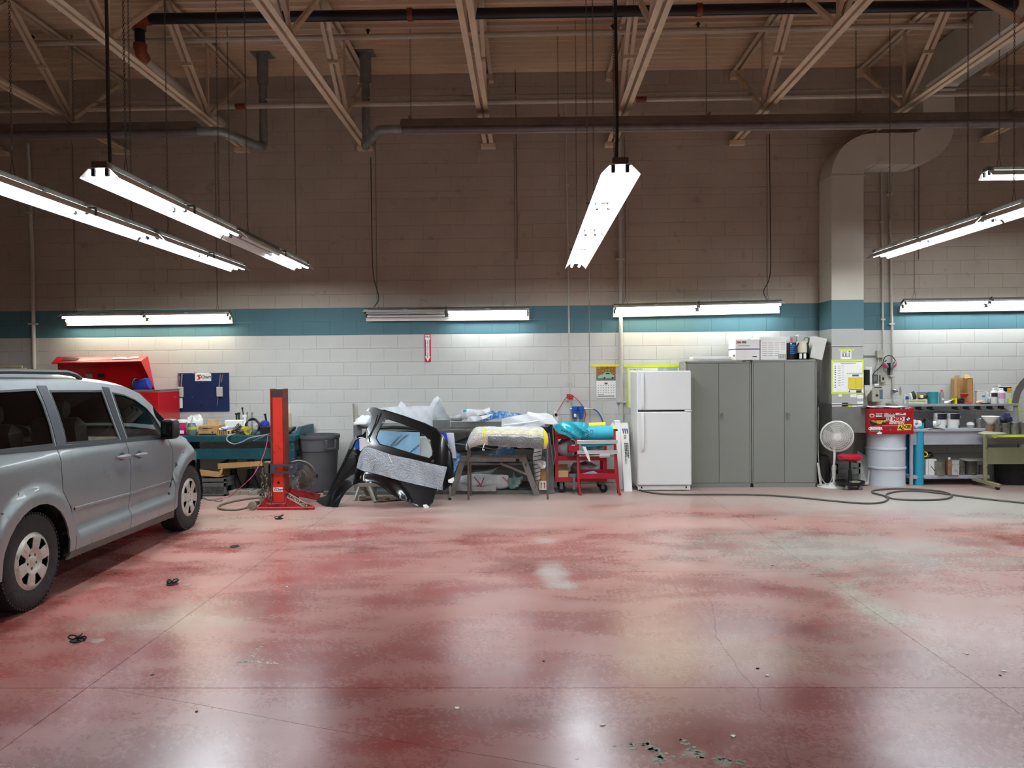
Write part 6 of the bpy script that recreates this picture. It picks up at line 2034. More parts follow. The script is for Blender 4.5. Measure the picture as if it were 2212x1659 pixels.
for px in (1213, 1303):
    for yy in (KF + .06, KB - .06):
        p = at(px, 1050, KF)
        cs = t.part('caster_wheel', MB().lathe([(.012, -.018), (.045, -.018), (.056, -.014), (.056, .014), (.045, .018), (.012, .018)], 18, Matrix.Translation((p.x + .01, yy, .056)) @ Matrix.Rotation(pi / 2 + .3, 4, 'X') if False else Matrix.Translation((p.x + .01, yy, .056)) @ Matrix.Rotation(pi / 2, 4, 'X')), rubber)
        t.part('caster_fork', MB().box(p.x - .02, p.x + .02, yy - .026, yy - .02, .05, zs[2] - .04).box(p.x - .02, p.x + .02, yy + .02, yy + .026, .05, zs[2] - .04).box(p.x - .025, p.x + .025, yy - .03, yy + .03, zs[2] - .05, zs[2] - .035), caster_grey, parent=cs)
_cb = solo('plastic_bag', drape([(1194, 922), (1206, 914), (1218, 909), (1232, 910), (1262, 912), (1272, 920), (1262, 935), (1248, 955), (1235, 947), (1222, 939), (1206, 935)], KF - .02, 71, .03, .10, 26), cyan_shiny, 'crumpled shiny cyan plastic bag spread over the left end of the cart', 'bag')
pr = MB()
for a in ((1214, 930), (1219, 932), (1224, 933), (1238, 945), (1241, 948)):
    p = at(*a, KF - .135); pr.box(p.x - .012, p.x + .012, p.y, p.y + .002, p.z - .006, p.z + .006)
child_of(_cb, 'printing', pr, ink)
solo('plastic_bag', lumpy((at(1225, 986, KF + .1).x, KF + .2, zs[1] - .02), .13, .13, .12, 73, .22), clear_poly, 'clear bag of scraps on the middle shelf of the red cart', 'bag')
solo('plastic_bag', lumpy((at(1265, 1020, KF + .1).x, KF + .24, zs[2] - .02), .2, .16, .10, 75, .2), pbr('milky_film', 'a7a39f', .35, var=.15), 'large milky bag on the bottom shelf of the red cart', 'bag')
solo('plastic_bag', lumpy((at(1285, 985, KF + .1).x, KF + .26, zs[1] - .02), .16, .14, .08, 77, .25), pbr('dim_film', '6f747a', .35, var=.3, scale=14), 'dim bag on the middle shelf behind the masking stand', 'bag')
c = carton('tan open carton at the left of the bottom cart shelf', (1206, 1017), (1228, 1031), KF + .02, .16, card2, flaps=True, z0=zs[2] - .018)
solo('grey_block', bx((1229, 1024), (1246, 1031), KF - .01, .1, .004), caster_grey, 'small grey metal block on the bottom cart shelf', 'block')
solo('steel_offcut', bx((1237, 1031), (1243, 1058), KF - .06, .04, .004), caster_grey, 'short grey steel offcut standing in front of the red cart', 'offcut')
# masking stand
MY = 10.24
t = Thing('masking_stand', 'red masking-paper dispenser stand with silver cutter bars', 'stand', fl(1295, 1069))
for (a, b, c) in (((1247, 927), (1249, 1034), (1254, 1069)), ((1327, 927), (1331, 1032), (1339, 1068))):
    A_, B_ = at(*a, MY + .16), at(*b, MY + .02)
    C_ = Vector((at(*c, MY).x, MY, .0))
    lg = t.part('leg', MB().bar(A_, B_, .03, .045, up=(0, 1, 0)).bar(B_, C_, .026, .04, up=(0, 1, 0)), cart_red)
    C2 = Vector((C_.x, MY + .15, 0))
    t.part('leg', MB().bar(A_ + Vector((0, .0, -.1)), C2, .026, .035, up=(1, 0, 0)), cart_red)
    t.part('foot', MB().box(C_.x - .016, C_.x + .016, MY - .016, MY + .016, 0, .03, .004), black, parent=lg)
    t.part('knob', MB().lathe([(.001, -.02), (.014, -.02), (.014, .02), (.001, .02)], 10, Matrix.Translation(A_ + Vector((-.02 if a[0] < 1300 else .02, -.03, -.01))) @ Matrix.Rotation(pi / 2, 4, 'Y')), black, parent=lg)
alu = pbr('cutter_bar_aluminium', 'c6c6c2', .35, .5, var=.05)
for ya, yb, xa, xb in ((951, 958, 1246, 1334), (973, 980, 1247, 1334)):
    a, b = at(xa, ya, MY + .03), at(xb, yb, MY + .03)
    t.part('cutter_bar', MB().box(a.x, b.x, MY + .015, MY + .03, b.z, a.z, .003).box(a.x, b.x, MY - .005, MY + .03, b.z, b.z + .006), alu)
t.part('spindle', MB().tube([at(1249, 985, MY + .14), at(1326, 984, MY + .14)], .010, 8), steel)
t.part('paper_core', MB().tube([at(1295, 985, MY + .14), at(1317, 984.5, MY + .14)], .024, 12), paper)
t.part('brace_rod', MB().tube([at(1252, 1044, MY + .2), at(1326, 1043, MY + .2)], .005, 6), steel)
a, b = at(1251, 1023, MY), at(1332, 1035, MY)
tr = MB().box(a.x, b.x, MY, MY + .006, b.z, a.z, .002).box(a.x, b.x, MY + .20, MY + .206, b.z, a.z + .03, .002).box(a.x, b.x, MY, MY + .206, b.z, b.z + .006)
t.part('tray', tr, cart_red)
a, b = at(1227, 963, MY + .02), at(1247, 977, MY + .02)
t.part('tool_bin', MB().box(a.x, b.x, MY + .02, MY + .026, b.z, a.z).box(a.x, b.x, MY + .15, MY + .156, b.z, a.z).box(a.x, a.x + .006, MY + .02, MY + .156, b.z, a.z).box(a.x, b.x, MY + .02, MY + .156, b.z, b.z + .006), cart_red)
solo('bin_card', bx((1235, 961), (1242, 966), MY + .08, .02, .001), paper, 'white card in the small red bin of the masking stand', 'card')
rl_ = at(1290, 936, MY + .24)
t = Thing('masking_roll', 'wide cyan roll of masking paper on the red stand', 'roll', rl_)
a, b = at(1254, 936, MY + .24), at(1323, 935, MY + .24)
rad = (at(1290, 919, MY + .2).z - at(1290, 950, MY + .2).z) / 2
ro = t.part('roll', MB().tube([a, b], rad, 28), cyan_paper)
t.part('yellow_edge', MB().tube([b, b + Vector((.03, 0, .0))], rad * 1.01, 28), yellowtape, parent=ro)
fr_ = MB()
p = at(1268, 937, MY + .24)
for k, (dx, dz) in enumerate(((0, .05), (.012, .035), (-.01, .02), (.01, .0), (0, -.015), (.016, -.03), (-.008, -.04))):
    fr_.box(p.x - .008 + dx, p.x + .008 + dx, MY + .24 - rad - .002, MY + .245 - rad * .95, p.z + dz - .005, p.z + dz + .005)
for q in range(10):
    an = 2 * pi * q / 10
    fr_.box(p.x + .055 + .02 * cos(an) - .004, p.x + .055 + .02 * cos(an) + .004, MY + .24 - rad - .002, MY + .25 - rad * .95, p.z + .03 + .03 * sin(an) - .004, p.z + .03 + .03 * sin(an) + .004)
t.part('printing', fr_, ink, parent=ro)
t.part('hanging_sheet', pxpoly([(1252, 957), (1326, 957), (1325, 962), (1258, 966)], MY + .05, .003), cyan_paper, parent=ro)
solo('paper_strip', pxpoly([(1258, 964), (1265, 965), (1272, 982), (1276, 997), (1272, 996), (1264, 980)], MY + .0, .003), paper, 'torn white paper strip dangling from the cutter bar', 'paper')
solo('paper_sheet', pxpoly([(1318, 920), (1324, 911), (1328, 921), (1324, 928)], MY + .2, .004), paper, 'white paper corner sticking up at the right end of the cyan roll', 'paper')
solo('yellow_roll', MB().tube([at(1272, 921, 10.75), at(1308, 919, 10.75)], .05, 14), yellowtape, 'yellow roll lying behind the cyan roll', 'roll')
solo('blue_sheet', pxpoly([(1258, 1023), (1282, 1017), (1291, 1022), (1290, 1024)], MY + .08, .01), pbr('pale_blue_sheet', '9cc3df', .5), 'folded pale blue sheet lying in the red tray', 'sheet')
# leaning white cartons
t = Thing('long_carton', 'plain white long carton leaning behind the printed one', 'box', fl(1340, 1052))
b0, b1 = at(1334, 1052, 10.75), at(1346, 1052, 10.75); t0, t1 = at(1328, 911, 11.2), at(1340, 911, 11.2)
def leanbox(b0, b1, t0, t1, d):
    o = Vector((0, d, .02))
    b0 = Vector((b0.x, b0.y, 0)); b1 = Vector((b1.x, b1.y, 0))
    return MB().add([b0, b1, t1, t0, b0 + Vector((0, d, 0)), b1 + Vector((0, d, 0)), t1 + o, t0 + o], [(0, 1, 2, 3), (7, 6, 5, 4), (0, 4, 5, 1), (1, 5, 6, 2), (2, 6, 7, 3), (3, 7, 4, 0)])
t.part('body', leanbox(b0, b1, t0, t1, .1), paper)
t.part('end_flap', MB().bar(t0, t1, .012, .01), paper)
t = Thing('long_carton', 'tall white printed carton leaning beside the fridge', 'box', fl(1356, 1056))
b0, b1 = at(1348, 1055, 10.55), at(1366, 1055, 10.55); t0, t1 = at(1340, 917, 11.15), at(1357, 917, 11.15)
t.part('body', leanbox(b0, b1, t0, t1, .1), paper)
def on_box(f, g_, lift=.004):
    p = (b0 * (1 - f) + b1 * f) * (1 - g_) + (t0 * (1 - f) + t1 * f) * g_
    p.z = max(p.z, 0) if g_ > 0 else p.z
    n = (Vector((b1.x, b1.y, 0)) - Vector((b0.x, b0.y, 0))).cross(t0 - Vector((b0.x, b0.y, 0))).normalized()
    if n.y > 0: n = -n
    return p + n * lift, n
purple = pbr('purple_print', '3a3a86', .6)
for k in range(3):
    mb = MB()
    P = [on_box(.18 + .26 * k, .93)[0], on_box(.36 + .26 * k, .93)[0], on_box(.38 + .26 * k, .845)[0], on_box(.28 + .26 * k, .85)[0]]
    t.part('stripe', MB().add(P, [(0, 1, 2, 3)]), purple)
P = [on_box(f, g_)[0] for f, g_ in ((.35, .82), (.6, .82), (.6, .77), (.35, .77))]
t.part('logo', MB().add(P + [p + (P[(i + 2) % 4] - p) * .22 for i, p in enumerate(P)], [(i, (i + 1) % 4, 4 + (i + 1) % 4, 4 + i) for i in range(4)]), ink)
p, n = on_box(.5, .55)
dz = (t0 - Vector((b0.x, b0.y, 0))).normalized(); dx = dz.cross(n).normalized()
rw = random.Random(5)
for f, g0, g1 in ((.78, .70, .46), (.60, .70, .475), (.42, .70, .375)):
    mb = MB()
    q = g0
    while q > g1:
        w = rw.uniform(.012, .035)
        A_, B_ = on_box(f, q)[0], on_box(f, max(g1, q - w))[0]
        mb.bar(A_, B_, .013, .001, up=tuple(n))
        q -= w + .007
    t.part('printing', mb, ink)

# ================================================================== FRIDGE
fridge_white = pbr('fridge_white', 'e4e5e2', .38, var=.015, scale=2, bump=0)
FY = 10.56
x0, x1 = at(1376.5, 900, FY).x, at(1493.5, 900, FY).x
zt = at(1430, 801, FY).z; zg0, zg1 = at(1430, 889.5, FY).z, at(1430, 886, FY).z; zk = at(1430, 1049, FY).z
t = Thing('refrigerator', 'white top-freezer refrigerator standing left of the grey cabinets', 'refrigerator', ((x0 + x1) / 2, 10.9, 0))
t.part('cabinet', MB().box(x0 + .006, x1 - .006, FY + .07, 11.28, .03, zt - .006, .012), fridge_white)
fz = t.part('freezer_door', MB().box(x0, x1, FY, FY + .066, zg1, zt, .016), fridge_white)
fd = t.part('fridge_door', MB().box(x0, x1, FY, FY + .066, zk, zg0, .016), fridge_white)
xh = at(1387.5, 900, FY).x
def handle(za, zb, taper):
    P = []
    mb = MB()
    w = .022
    def fn(u, v):
        z = za + (zb - za) * u
        k = sin(pi * min(1, max(0, u))) ** .18
        an = 2 * pi * v
        return Vector((xh + w * cos(an), FY - .03 * k + .012 * sin(an) - .004, z))
    return MB().grid(16, 10, fn)
t.part('handle', handle(zg1 + .01, zt - .04, 1), fridge_white, parent=fz)
t.part('handle', handle(at(1387, 976, FY).z, zg0 - .01, 1), fridge_white, parent=fd)
t.part('badge', MB().lathe([(.001, 0), (.006, 0), (.006, .003)], 10, Matrix.Translation((at(1384, 811, FY).x, FY - .001, at(1384, 811, FY).z)) @ Matrix.Rotation(pi / 2, 4, 'X')), steel, parent=fz)
t.part('door_gasket', MB().box(x0 + .02, x1 - .02, FY + .03, FY + .08, zg0, zg1), dark)
t.part('hinge', MB().box(x1 - .09, x1 + .004, FY - .004, FY + .05, zg0, zg1, .003), fridge_white)
gr = t.part('base_grille', MB().box(x0 + .012, x1 - .012, FY + .03, FY + .06, .012, zk - .006, .004), fridge_white)
for xx in (x0 + .06, x1 - .07): t.part('grille_slot', MB().box(xx - .01, xx + .01, FY + .027, FY + .031, .035, .06), dark, parent=gr)
for xx in (x0 + .08, x1 - .08):
    for yy in (FY + .12, 11.2): t.part('foot', MB().lathe([(.02, 0), (.02, .035)], 10, Matrix.Translation((xx, yy, 0))), black)

# ================================================================== GREY STEEL CABINETS
cab_grey = pbr('cabinet_grey_green', '85867e', .5, var=.03, scale=2, bump=0)
GY = 10.87
def cabinet(label, pl, pr, pm, ptop, ph, hand):
    x0, x1 = at(pl, 900, GY).x, at(pr, 900, GY).x
    zt = at((pl + pr) / 2, ptop, GY).z
    xm = at(pm, 900, GY).x
    t = Thing('storage_cabinet', label, 'cabinet', ((x0 + x1) / 2, 11.1, 0), group='grey storage cabinets')
    b = MB()
    b.box(x0, x1, GY + .022, 11.32, 0, zt, .004)
    t.part('carcass', b, cab_grey)
    t.part('face_frame', MB().box(x0, x0 + .018, GY, GY + .024, 0, zt, .002).box(x1 - .018, x1, GY, GY + .024, 0, zt, .002).box(x0, x1, GY, GY + .024, zt - .028, zt, .002).box(x0, x1, GY, GY + .024, 0, .055, .002), cab_grey)
    for a, b_ in ((x0 + .021, xm - .002), (xm + .002, x1 - .021)):
        d = t.part('door', MB().box(a, b_, GY + .001, GY + .02, .06, zt - .032, .004), cab_grey)
        if b_ > xm:
            p = at(hand[0], hand[1], GY)
            t.part('handle', MB().lathe([(.001, -.03), (.016, -.03), (.02, -.02), (.02, .002)], 14, Matrix.Translation((p.x, GY, p.z)) @ Matrix.Rotation(-pi / 2, 4, 'X') @ Matrix.Scale(-1, 4, (0, 0, 1)) if False else Matrix.Translation((p.x, GY, p.z)) @ Matrix.Rotation(pi / 2, 4, 'X') @ Matrix.Scale(-1, 4, (0, 0, 1))).box(p.x - .008, p.x + .008, GY - .035, GY - .022, p.z - .085, p.z + .01, .004), steel, parent=d)
    return t, x0, x1, zt
c1, cx0, cx1, czt = cabinet('grey steel two-door cabinet beside the fridge', 1481.5, 1623, 1553, 780, 0, (1560, 896))
c1.part('label_plate', MB().box(at(1603, 780, GY).x, at(1611, 780, GY).x, GY - .002, GY, czt - .012, czt - .003), ink)
c2, dx0, dx1, dzt = cabinet('grey steel two-door cabinet beside the duct, under the white cartons', 1624.5, 1764, 1694.5, 777, 0, (1702, 894))
solo('white_board', bx((1497, 771), (1580, 777), 11.0, .25, .006), white, 'flat white board lying on top of the left grey cabinet', 'board')
def case_box(label, pf, pb_, Y, d, lidpts=None):
    a, b = at(*pf, Y), at(*pb_, Y)
    z0 = dzt
    x0, x1 = a.x, b.x
    t = Thing('cardboard_box', label, 'box', ((x0 + x1) / 2, Y + d / 2, z0))
    t.part('body', MB().box(x0, x1, Y, Y + d, z0, a.z, .003), paper)
    return t, x0, x1, z0, a.z
purp = pbr('violet_band', '3c2f78', .6)
t, x0, x1, z0, z1_ = case_box('white carton with a violet band and red logo on the grey cabinets', (1589, 733), (1641, 775), GY + .02, .38)
Yb = GY + .02
t.part('violet_band', MB().box(x0 - .001, x1 + .001, Yb - .0015, Yb + .001, z0 + (z1_ - z0) * .50, z0 + (z1_ - z0) * .55).box(x0 - .0015, x0 + .001, Yb, Yb + .38, z0 + (z1_ - z0) * .50, z0 + (z1_ - z0) * .55), purp)
t.part('lettering', textmb('3M', .05, facing((x0 + .04, Yb - .002, z1_ - .045)), bold=.001), sign_red)
t.part('lettering', textmb('PPS', .04, facing((x0 + .12, Yb - .002, z1_ - .045)), bold=.0015), ink)
t.part('print', MB().box(x0 + .03, x0 + .2, Yb - .0015, Yb, z1_ - .095, z1_ - .09).box(x1 - .10, x1 - .04, Yb - .0015, Yb, z0 + .04, z0 + .055).box(x0 - .0015, x0, Yb + .05, Yb + .12, z0 + .05, z0 + .08), ink)
t, x0, x1, z0, z1_ = case_box('white carton with grey instruction print on the grey cabinets', (1643, 735), (1699, 774), GY + .03, .4)
Yb = GY + .03
mb = MB()
for c in range(4):
    for r in range(7):
        xx = x0 + .025 + c * .085; zz = z1_ - .035 - r * .03
        if c == 3 and r > 3: continue
        mb.box(xx, xx + .065, Yb - .0012, Yb, zz - .008, zz)
t.part('print', mb, pbr('pale_grey_print', 'b3b3b3', .7))
bc = MB().box(x1 - .115, x1 - .012, Yb - .0012, Yb, z0 + .012, z0 + .017).box(x1 - .115, x1 - .012, Yb - .0012, Yb, z0 + .075, z0 + .08).box(x1 - .115, x1 - .11, Yb - .0012, Yb, z0 + .012, z0 + .08).box(x1 - .017, x1 - .012, Yb - .0012, Yb, z0 + .012, z0 + .08)
for k in range(9): bc.box(x1 - .10 + .009 * k, x1 - .096 + .009 * k, Yb - .0012, Yb, z0 + .025, z0 + .068)
t.part('barcode', bc, ink)
lid = t.part('lid', MB().box(x0 - .02, x1 + .004, Yb + .0, Yb + .41, z1_, z1_ + .045, .004), paper)
# sander discs boxes, black display, tilted carton
t = Thing('disc_box', 'black and blue slotted box on the right grey cabinet', 'box', at(1714, 773, 11.0))
a, b = at(1706, 740, 10.98), at(1722, 774, 10.98)
t.part('body', MB().box(a.x, b.x, 10.98, 11.2, dzt, a.z, .004), black)
for k in range(5): t.part('blue_slot', MB().box(a.x + .005, b.x - .002, 10.974, 10.98, a.z - .05 - .028 * k, a.z - .03 - .028 * k), pbr('bright_blue_print', '2573c9', .5))
t.part('panel', MB().box(a.x + .005, a.x + .03, 10.974, 10.98, a.z - .024, a.z - .008), paper)
t = Thing('roll_display', 'black display carton holding a cream roll on the right grey cabinet', 'box', at(1735, 773, 10.95))
a, b = at(1720, 737, 10.93), at(1748, 773, 10.93)
def arcp(cx, cz, r, n=12): return [(cx + r * cos(pi * i / n), cz + r * sin(pi * i / n)) for i in range(n + 1)]
xm = (a.x + b.x) / 2; hw = (b.x - a.x) / 2
h_ = a.z - dzt
outl = [(a.x, dzt), (b.x, dzt), (b.x, a.z - hw)] + arcp(xm, a.z - hw, hw)[1:-1] + [(a.x, a.z - hw)]
hole = [(a.x + .02, dzt + h_ * .38), (b.x - .02, dzt + h_ * .38), (b.x - .02, a.z - hw)] + arcp(xm, a.z - hw, hw - .02)[1:-1] + [(a.x + .02, a.z - hw)]
t.part('front', MB().sheet(outl, [hole], .05, lambda x, z, tt: Vector((x, 10.93 + tt, z)), .006), black)
t.part('case', MB().box(a.x, b.x, 11.02, 11.16, dzt, a.z - .05, .004).box(a.x, b.x, 10.93, 11.02, dzt, dzt + h_ * .36, .003), black)
t.part('roll', MB().lathe([(.02, 0), (hw * .8, 0), (hw * .8, .16), (.02, .16)], 22, Matrix.Translation((xm, 10.98, dzt + h_ * .38))), pbr('cream_roll', 'd9d3bd', .7))
for s in (-1, 1): t.part('label', MB().box(xm + s * .03 - .018, xm + s * .03 + .018, 10.926, 10.93, dzt + .015, dzt + h_ * .33), paper)
Mx = Matrix.Translation(at(1768, 777, 10.95)) @ Matrix.Rotation(radians(14), 4, 'Y')
t = Thing('cardboard_box', 'white carton tilting over the right edge of the grey cabinet', 'box', at(1768, 777, 10.95))
p0 = at(1768, 752, 10.93)
M = Matrix.Translation(p0) @ Matrix.Rotation(radians(13), 4, 'Y')
t.part('body', MB().box(-.09, .09, 0, .33, -.155, .155, .003, M), pbr('off_white_carton', 'c9c7bf', .7, var=.04))
t.part('side', MB().box(-.25, -.09, .18, .33, .02, .15, .003, M), pbr('grey_carton', 'b5b6b2', .7))
t.part('swirl', MB().tube([M @ Vector((-.13 + .035 * cos(q), .175, .09 + .05 * sin(q))) for q in [pi * i / 8 for i in range(-3, 9)]], .006, 5), pbr('green_swirl', '5a7a3a', .5))
solo('pink_tag', bx((1708, 730), (1712, 738), 11.05, .01, 0), pbr('pink_paper', 'd8527a', .6), 'small pink tag behind the blue slotted box', 'tag')
solo('grey_carton', bx((1706, 726), (1750, 740), 11.15, .15, .003), pbr('pale_green_carton', 'aab0aa', .7), 'pale grey carton standing behind the roll display', 'box')
solo('taped_paper', MB().box(dx1, dx1 + .004, GY + .06, GY + .2, at(1766, 845, GY).z, at(1766, 803, GY).z), paper, 'white paper taped to the side of the right grey cabinet', 'paper')
cord('grey cable hanging down the side of the right cabinet to the fan', [at(1768, 880, GY + .1), at(1767, 940, GY + .1), at(1768, 990, GY), at(1772, 1025, GY - .05), at(1782, 1043, 10.7), at(1792, 1043, 10.68), at(1798, 1030, 10.68), at(1797, 1010, 10.7)], .006, pbr('pale_grey_cable', 'a09d96', .5))
solo('wood_strip', MB().bar(at(1773, 1048, 10.8), at(1767, 1000, 10.86), .03, .012, up=(0, 1, 0)), pbr('pale_strip', 'c6c2b6', .6), 'pale strip leaning against the side of the right grey cabinet', 'strip')

# ================================================================== NOTICES ON THE DUCT
DY = YF + .006
def flat(t, nm, pa, pb, Y, mat, th=.003, parent=None):
    return t.part(nm, plate(MB(), pa, pb, Y, th), mat, parent=parent)
greyprint = pbr('grey_print3', '8f8f8c', .7)
dkprint = pbr('dark_print', '3a3a3c', .7)
t = Thing('wall_chart', 'large safety chart bordered in lime tape on the duct, yellow sheet over its corner', 'poster', at(1830, 851, DY))
flat(t, 'lime_border', (1795.5, 777), (1865.5, 851), DY - .001, limetape)
sh_ = flat(t, 'sheet', (1798.5, 780), (1862.5, 846.5), DY - .004, paper, .002)
mb = MB()
for k, py in enumerate((791, 795.5, 800.5, 804.5, 809, 814.5, 820.5, 826, 832, 836.5)):
    plate(mb, (1803, py - 1), (1805.5, py + 1), DY - .006, .0006)
t.part('pictograms', mb, dkprint, parent=sh_)
mb = MB()
plate(mb, (1800, 781), (1862, 782), DY - .006, .0006)
plate(mb, (1816, 784.5), (1849, 785.5), DY - .006, .0006)
for k in range(9):
    plate(mb, (1810, 790 + 5.2 * k), (1816, 791 + 5.2 * k), DY - .006, .0006)
    plate(mb, (1818, 789 + 5.2 * k), (1823, 789.6 + 5.2 * k), DY - .006, .0006)
t.part('printing', mb, greyprint, parent=sh_)
ys = flat(t, 'yellow_sheet', (1831, 807), (1865, 848), DY - .007, paper, .002)
flat(t, 'yellow_field', (1832, 815), (1864, 840), DY - .009, pbr('mustard_yellow_print', 'd9c63a', .6, var=.08), .0008, ys)
flat(t, 'lime_tape', (1829, 805.5), (1866, 808), DY - .009, limetape, .002, ys)
flat(t, 'logo_box', (1841, 809), (1855, 813), DY - .009, pbr('violet_logo', '5a55a0', .6), .0008, ys)
flat(t, 'photo', (1849.5, 843), (1861, 848), DY - .009, dkprint, .0008, ys)
mb = MB()
for k in range(8): plate(mb, (1848, 818 + 2.6 * k), (1849, 819 + 2.6 * k), DY - .010, .0005)
plate(mb, (1834, 841), (1862, 842), DY - .0095, .0005); plate(mb, (1833.5, 844), (1836, 847), DY - .0095, .0005)
t.part('printing', mb, dkprint, parent=ys)
t = Thing('small_notice', 'small white notice with bottle pictures under lime tape near the top of the duct', 'notice', at(1827, 775, DY))
flat(t, 'sheet', (1816, 758), (1839, 776), DY - .001, paper, .002)
mb = MB()
for px in (1819.5, 1822, 1826, 1828, 1832, 1835): plate(mb, (px - .7, 763), (px + .7, 769.5), DY - .003, .0006)
plate(mb, (1818, 770), (1837, 771), DY - .003, .0006); plate(mb, (1818, 760), (1830, 761), DY - .003, .0006); plate(mb, (1833, 759), (1837, 761), DY - .003, .0006)
t.part('printing', mb, dkprint)
flat(t, 'lime_tape', (1812, 754), (1846, 757.5), DY - .001, limetape, .002)
for lab, pa, pb, m in (('tiny white card on the duct under the chart', (1811, 850), (1818.5, 857), paper), ('white label on the duct right below the yellow sheet, left one', (1837, 851.5), (1850, 858), paper),
                       ('white label on the duct right below the yellow sheet, right one', (1851, 853), (1865, 861), paper), ('white sticker on the ledge of the duct, leftmost', (1797, 871), (1818, 878), paper), ('black sticker on the ledge of the duct', (1819, 870), (1832, 878), ink),
                       ('lime sticker on the ledge of the duct', (1828, 872.5), (1839, 878.5), limetape), ('white sticker beside the lime one on the duct ledge', (1840, 872), (1851, 878.5), paper), ('white sticker on the ledge of the duct, rightmost', (1852, 867), (1865, 878), paper)):
    solo('sticker', plate(MB(), pa, pb, DY - (.001 if pb[1] < 865 else .038), .002), m, lab, 'sticker', 'stickers on the duct')

# ================================================================== SWITCHES AND HANGING THINGS RIGHT OF THE DUCT
beige = pbr('beige_enamel', 'a8a595', .5, var=.06)
t = Thing('junction_box', 'grey square junction box on the wall right of the duct', 'electrical box', at(1902, 773, WF))
t.part('box', bx((1895, 757.5), (1910, 773), WF - .07, .07, .004), beige)
t.part('screw', MB().lathe([(.001, 0), (.006, 0), (.006, .003)], 8, Matrix.Translation((at(1908.5, 760, WF - .071).x, WF - .07, at(1908.5, 760, WF - .071).z)) @ Matrix.Rotation(pi / 2, 4, 'X')), steel)
wallpipe('short conduit from the duct to the junction box', [(1866, 767), (1880, 767), (1896, 767)], .011)
wallpipe('bent conduit from the junction box to the dark switch', [(1898, 772), (1897, 785), (1892, 795), (1891, 810)], .013)
wallpipe('short conduit from the junction box to the pale switch', [(1906, 772), (1906, 790), (1907, 810)], .011)
t = Thing('wall_switch', 'dark grey switch box on the wall above the beige dispenser', 'switch', at(1890, 827, WF))
t.part('box', bx((1885.5, 809), (1896.5, 826), WF - .06, .06, .004), pbr('dark_grey_box', '55554f', .5))
t.part('plate', bx((1888, 812), (1894.5, 823), WF - .066, .008, .002), pbr('mid_grey_plate', '77776f', .5))
t = Thing('wall_switch', 'pale switch box with a black rocker on the wall', 'switch', at(1908, 827, WF))
t.part('box', bx((1902.5, 810), (1913, 826.5), WF - .06, .06, .006), beige)
t.part('rocker', bx((1906.5, 815), (1910, 821), WF - .066, .008, .002), black)
t = Thing('ear_defenders', 'pink and grey ear defenders hung on the pipe right of the duct', 'ear defenders', at(1921, 800, WF - .1))
EY = WF - .10
pinkm = pbr('hot_pink_shell', 'd22a5c', .4)
t.part('headband', MB().tube([at(*q, EY) for q in ((1908, 784), (1909, 776), (1913, 770), (1919, 768), (1926, 769), (1932, 775), (1936, 783), (1935, 790))], .007, 6), black)
for c, a in (((1912, 789), radians(-35)), ((1931, 788), radians(35))):
    M = Matrix.Translation(at(*c, EY)) @ Matrix.Rotation(a, 4, 'Y')
    k = -1 if c[0] < 1920 else 1
    t.part('cup', MB().grid(14, 8, lambda u, v: M @ Vector((k * .035 * sin(pi / 2 * v), .035 * cos(2 * pi * u) * cos(pi / 2 * v), .048 * sin(2 * pi * u) * cos(pi / 2 * v)))), pinkm)
    t.part('cushion', MB().tube([M @ Vector((-k * .008, .032 * cos(2 * pi * i / 14), .045 * sin(2 * pi * i / 14))) for i in range(14)], .014, 6, closed=True), pbr('grey_cushion', '8b8b87', .6))
solo('black_holster', pxpoly([(1917.5, 784), (1924, 784), (1923.5, 810), (1919.5, 810)], EY + .02, .03), black, 'black strap hanging between the ear defenders', 'strap')
cord('black cable hanging from the ear defenders to the switch', [at(1915, 778, EY), at(1907, 786, EY + .05), at(1899, 795, EY + .06), at(1890, 803, EY + .06), at(1885, 812, EY + .06)], .007, black)
t = Thing('cup_dispenser', 'white half-round dispenser with a dark opening on the side of the duct', 'dispenser', at(1876, 845, 11.1))
c_ = at(1875, 820, 11.1)
t.part('shell', MB().lathe([(.06, -.17), (.062, -.16), (.062, .16), (.055, .17)], 18, Matrix.Translation((at(1875, 818, 11.1).x, 11.12, at(1875, 818, 11.1).z))), pbr('dull_white_shell', 'c9c9c2', .45))
t.part('opening', MB().lathe([(.0645, -.13), (.0645, .13)], 10, Matrix.Translation((at(1875, 818, 11.1).x, 11.12, at(1875, 818, 11.1).z)), cap=False, a0=radians(190), a1=radians(275)), black)
t.part('chute', MB().add([at(1868, 843, 11.05), at(1884, 840, 11.05), at(1885, 832, 11.05), at(1867, 832, 11.05), at(1870, 856, 11.1), at(1872, 856, 11.1)], [(0, 1, 2, 3), (0, 4, 5, 1)]), pbr('dull_white_shell', 'c9c9c2', .45))
t = Thing('towel_dispenser', 'beige metal dispenser box with a knob under the switches', 'dispenser', at(1896, 868, WF))
t.part('case', bx((1884, 835), (1907, 868), WF - .16, .16, .005), beige)
t.part('slot', bx((1888, 836.5), (1904, 838), WF - .163, .004, 0), ink)
t.part('label', bx((1900, 842), (1907, 862), WF - .163, .004, 0), pbr('slate_label', '5d6a78', .5))
t.part('knob', MB().lathe([(.001, -.02), (.016, -.02), (.018, .002)], 12, Matrix.Translation((at(1894, 854, WF - .16).x, WF - .16, at(1894, 854, WF - .16).z)) @ Matrix.Rotation(pi / 2, 4, 'X') @ Matrix.Scale(-1, 4, (0, 0, 1))), ink)
t.part('top_roll', MB().tube([at(1888, 832, WF - .08), at(1897, 832, WF - .08)], .02, 10), white)
t = Thing('air_valve', 'brass-handled air valve on the galvanised pipe behind the toolbox', 'valve', at(1929, 845, WF - .06))
p = at(1930, 845, WF - .05)
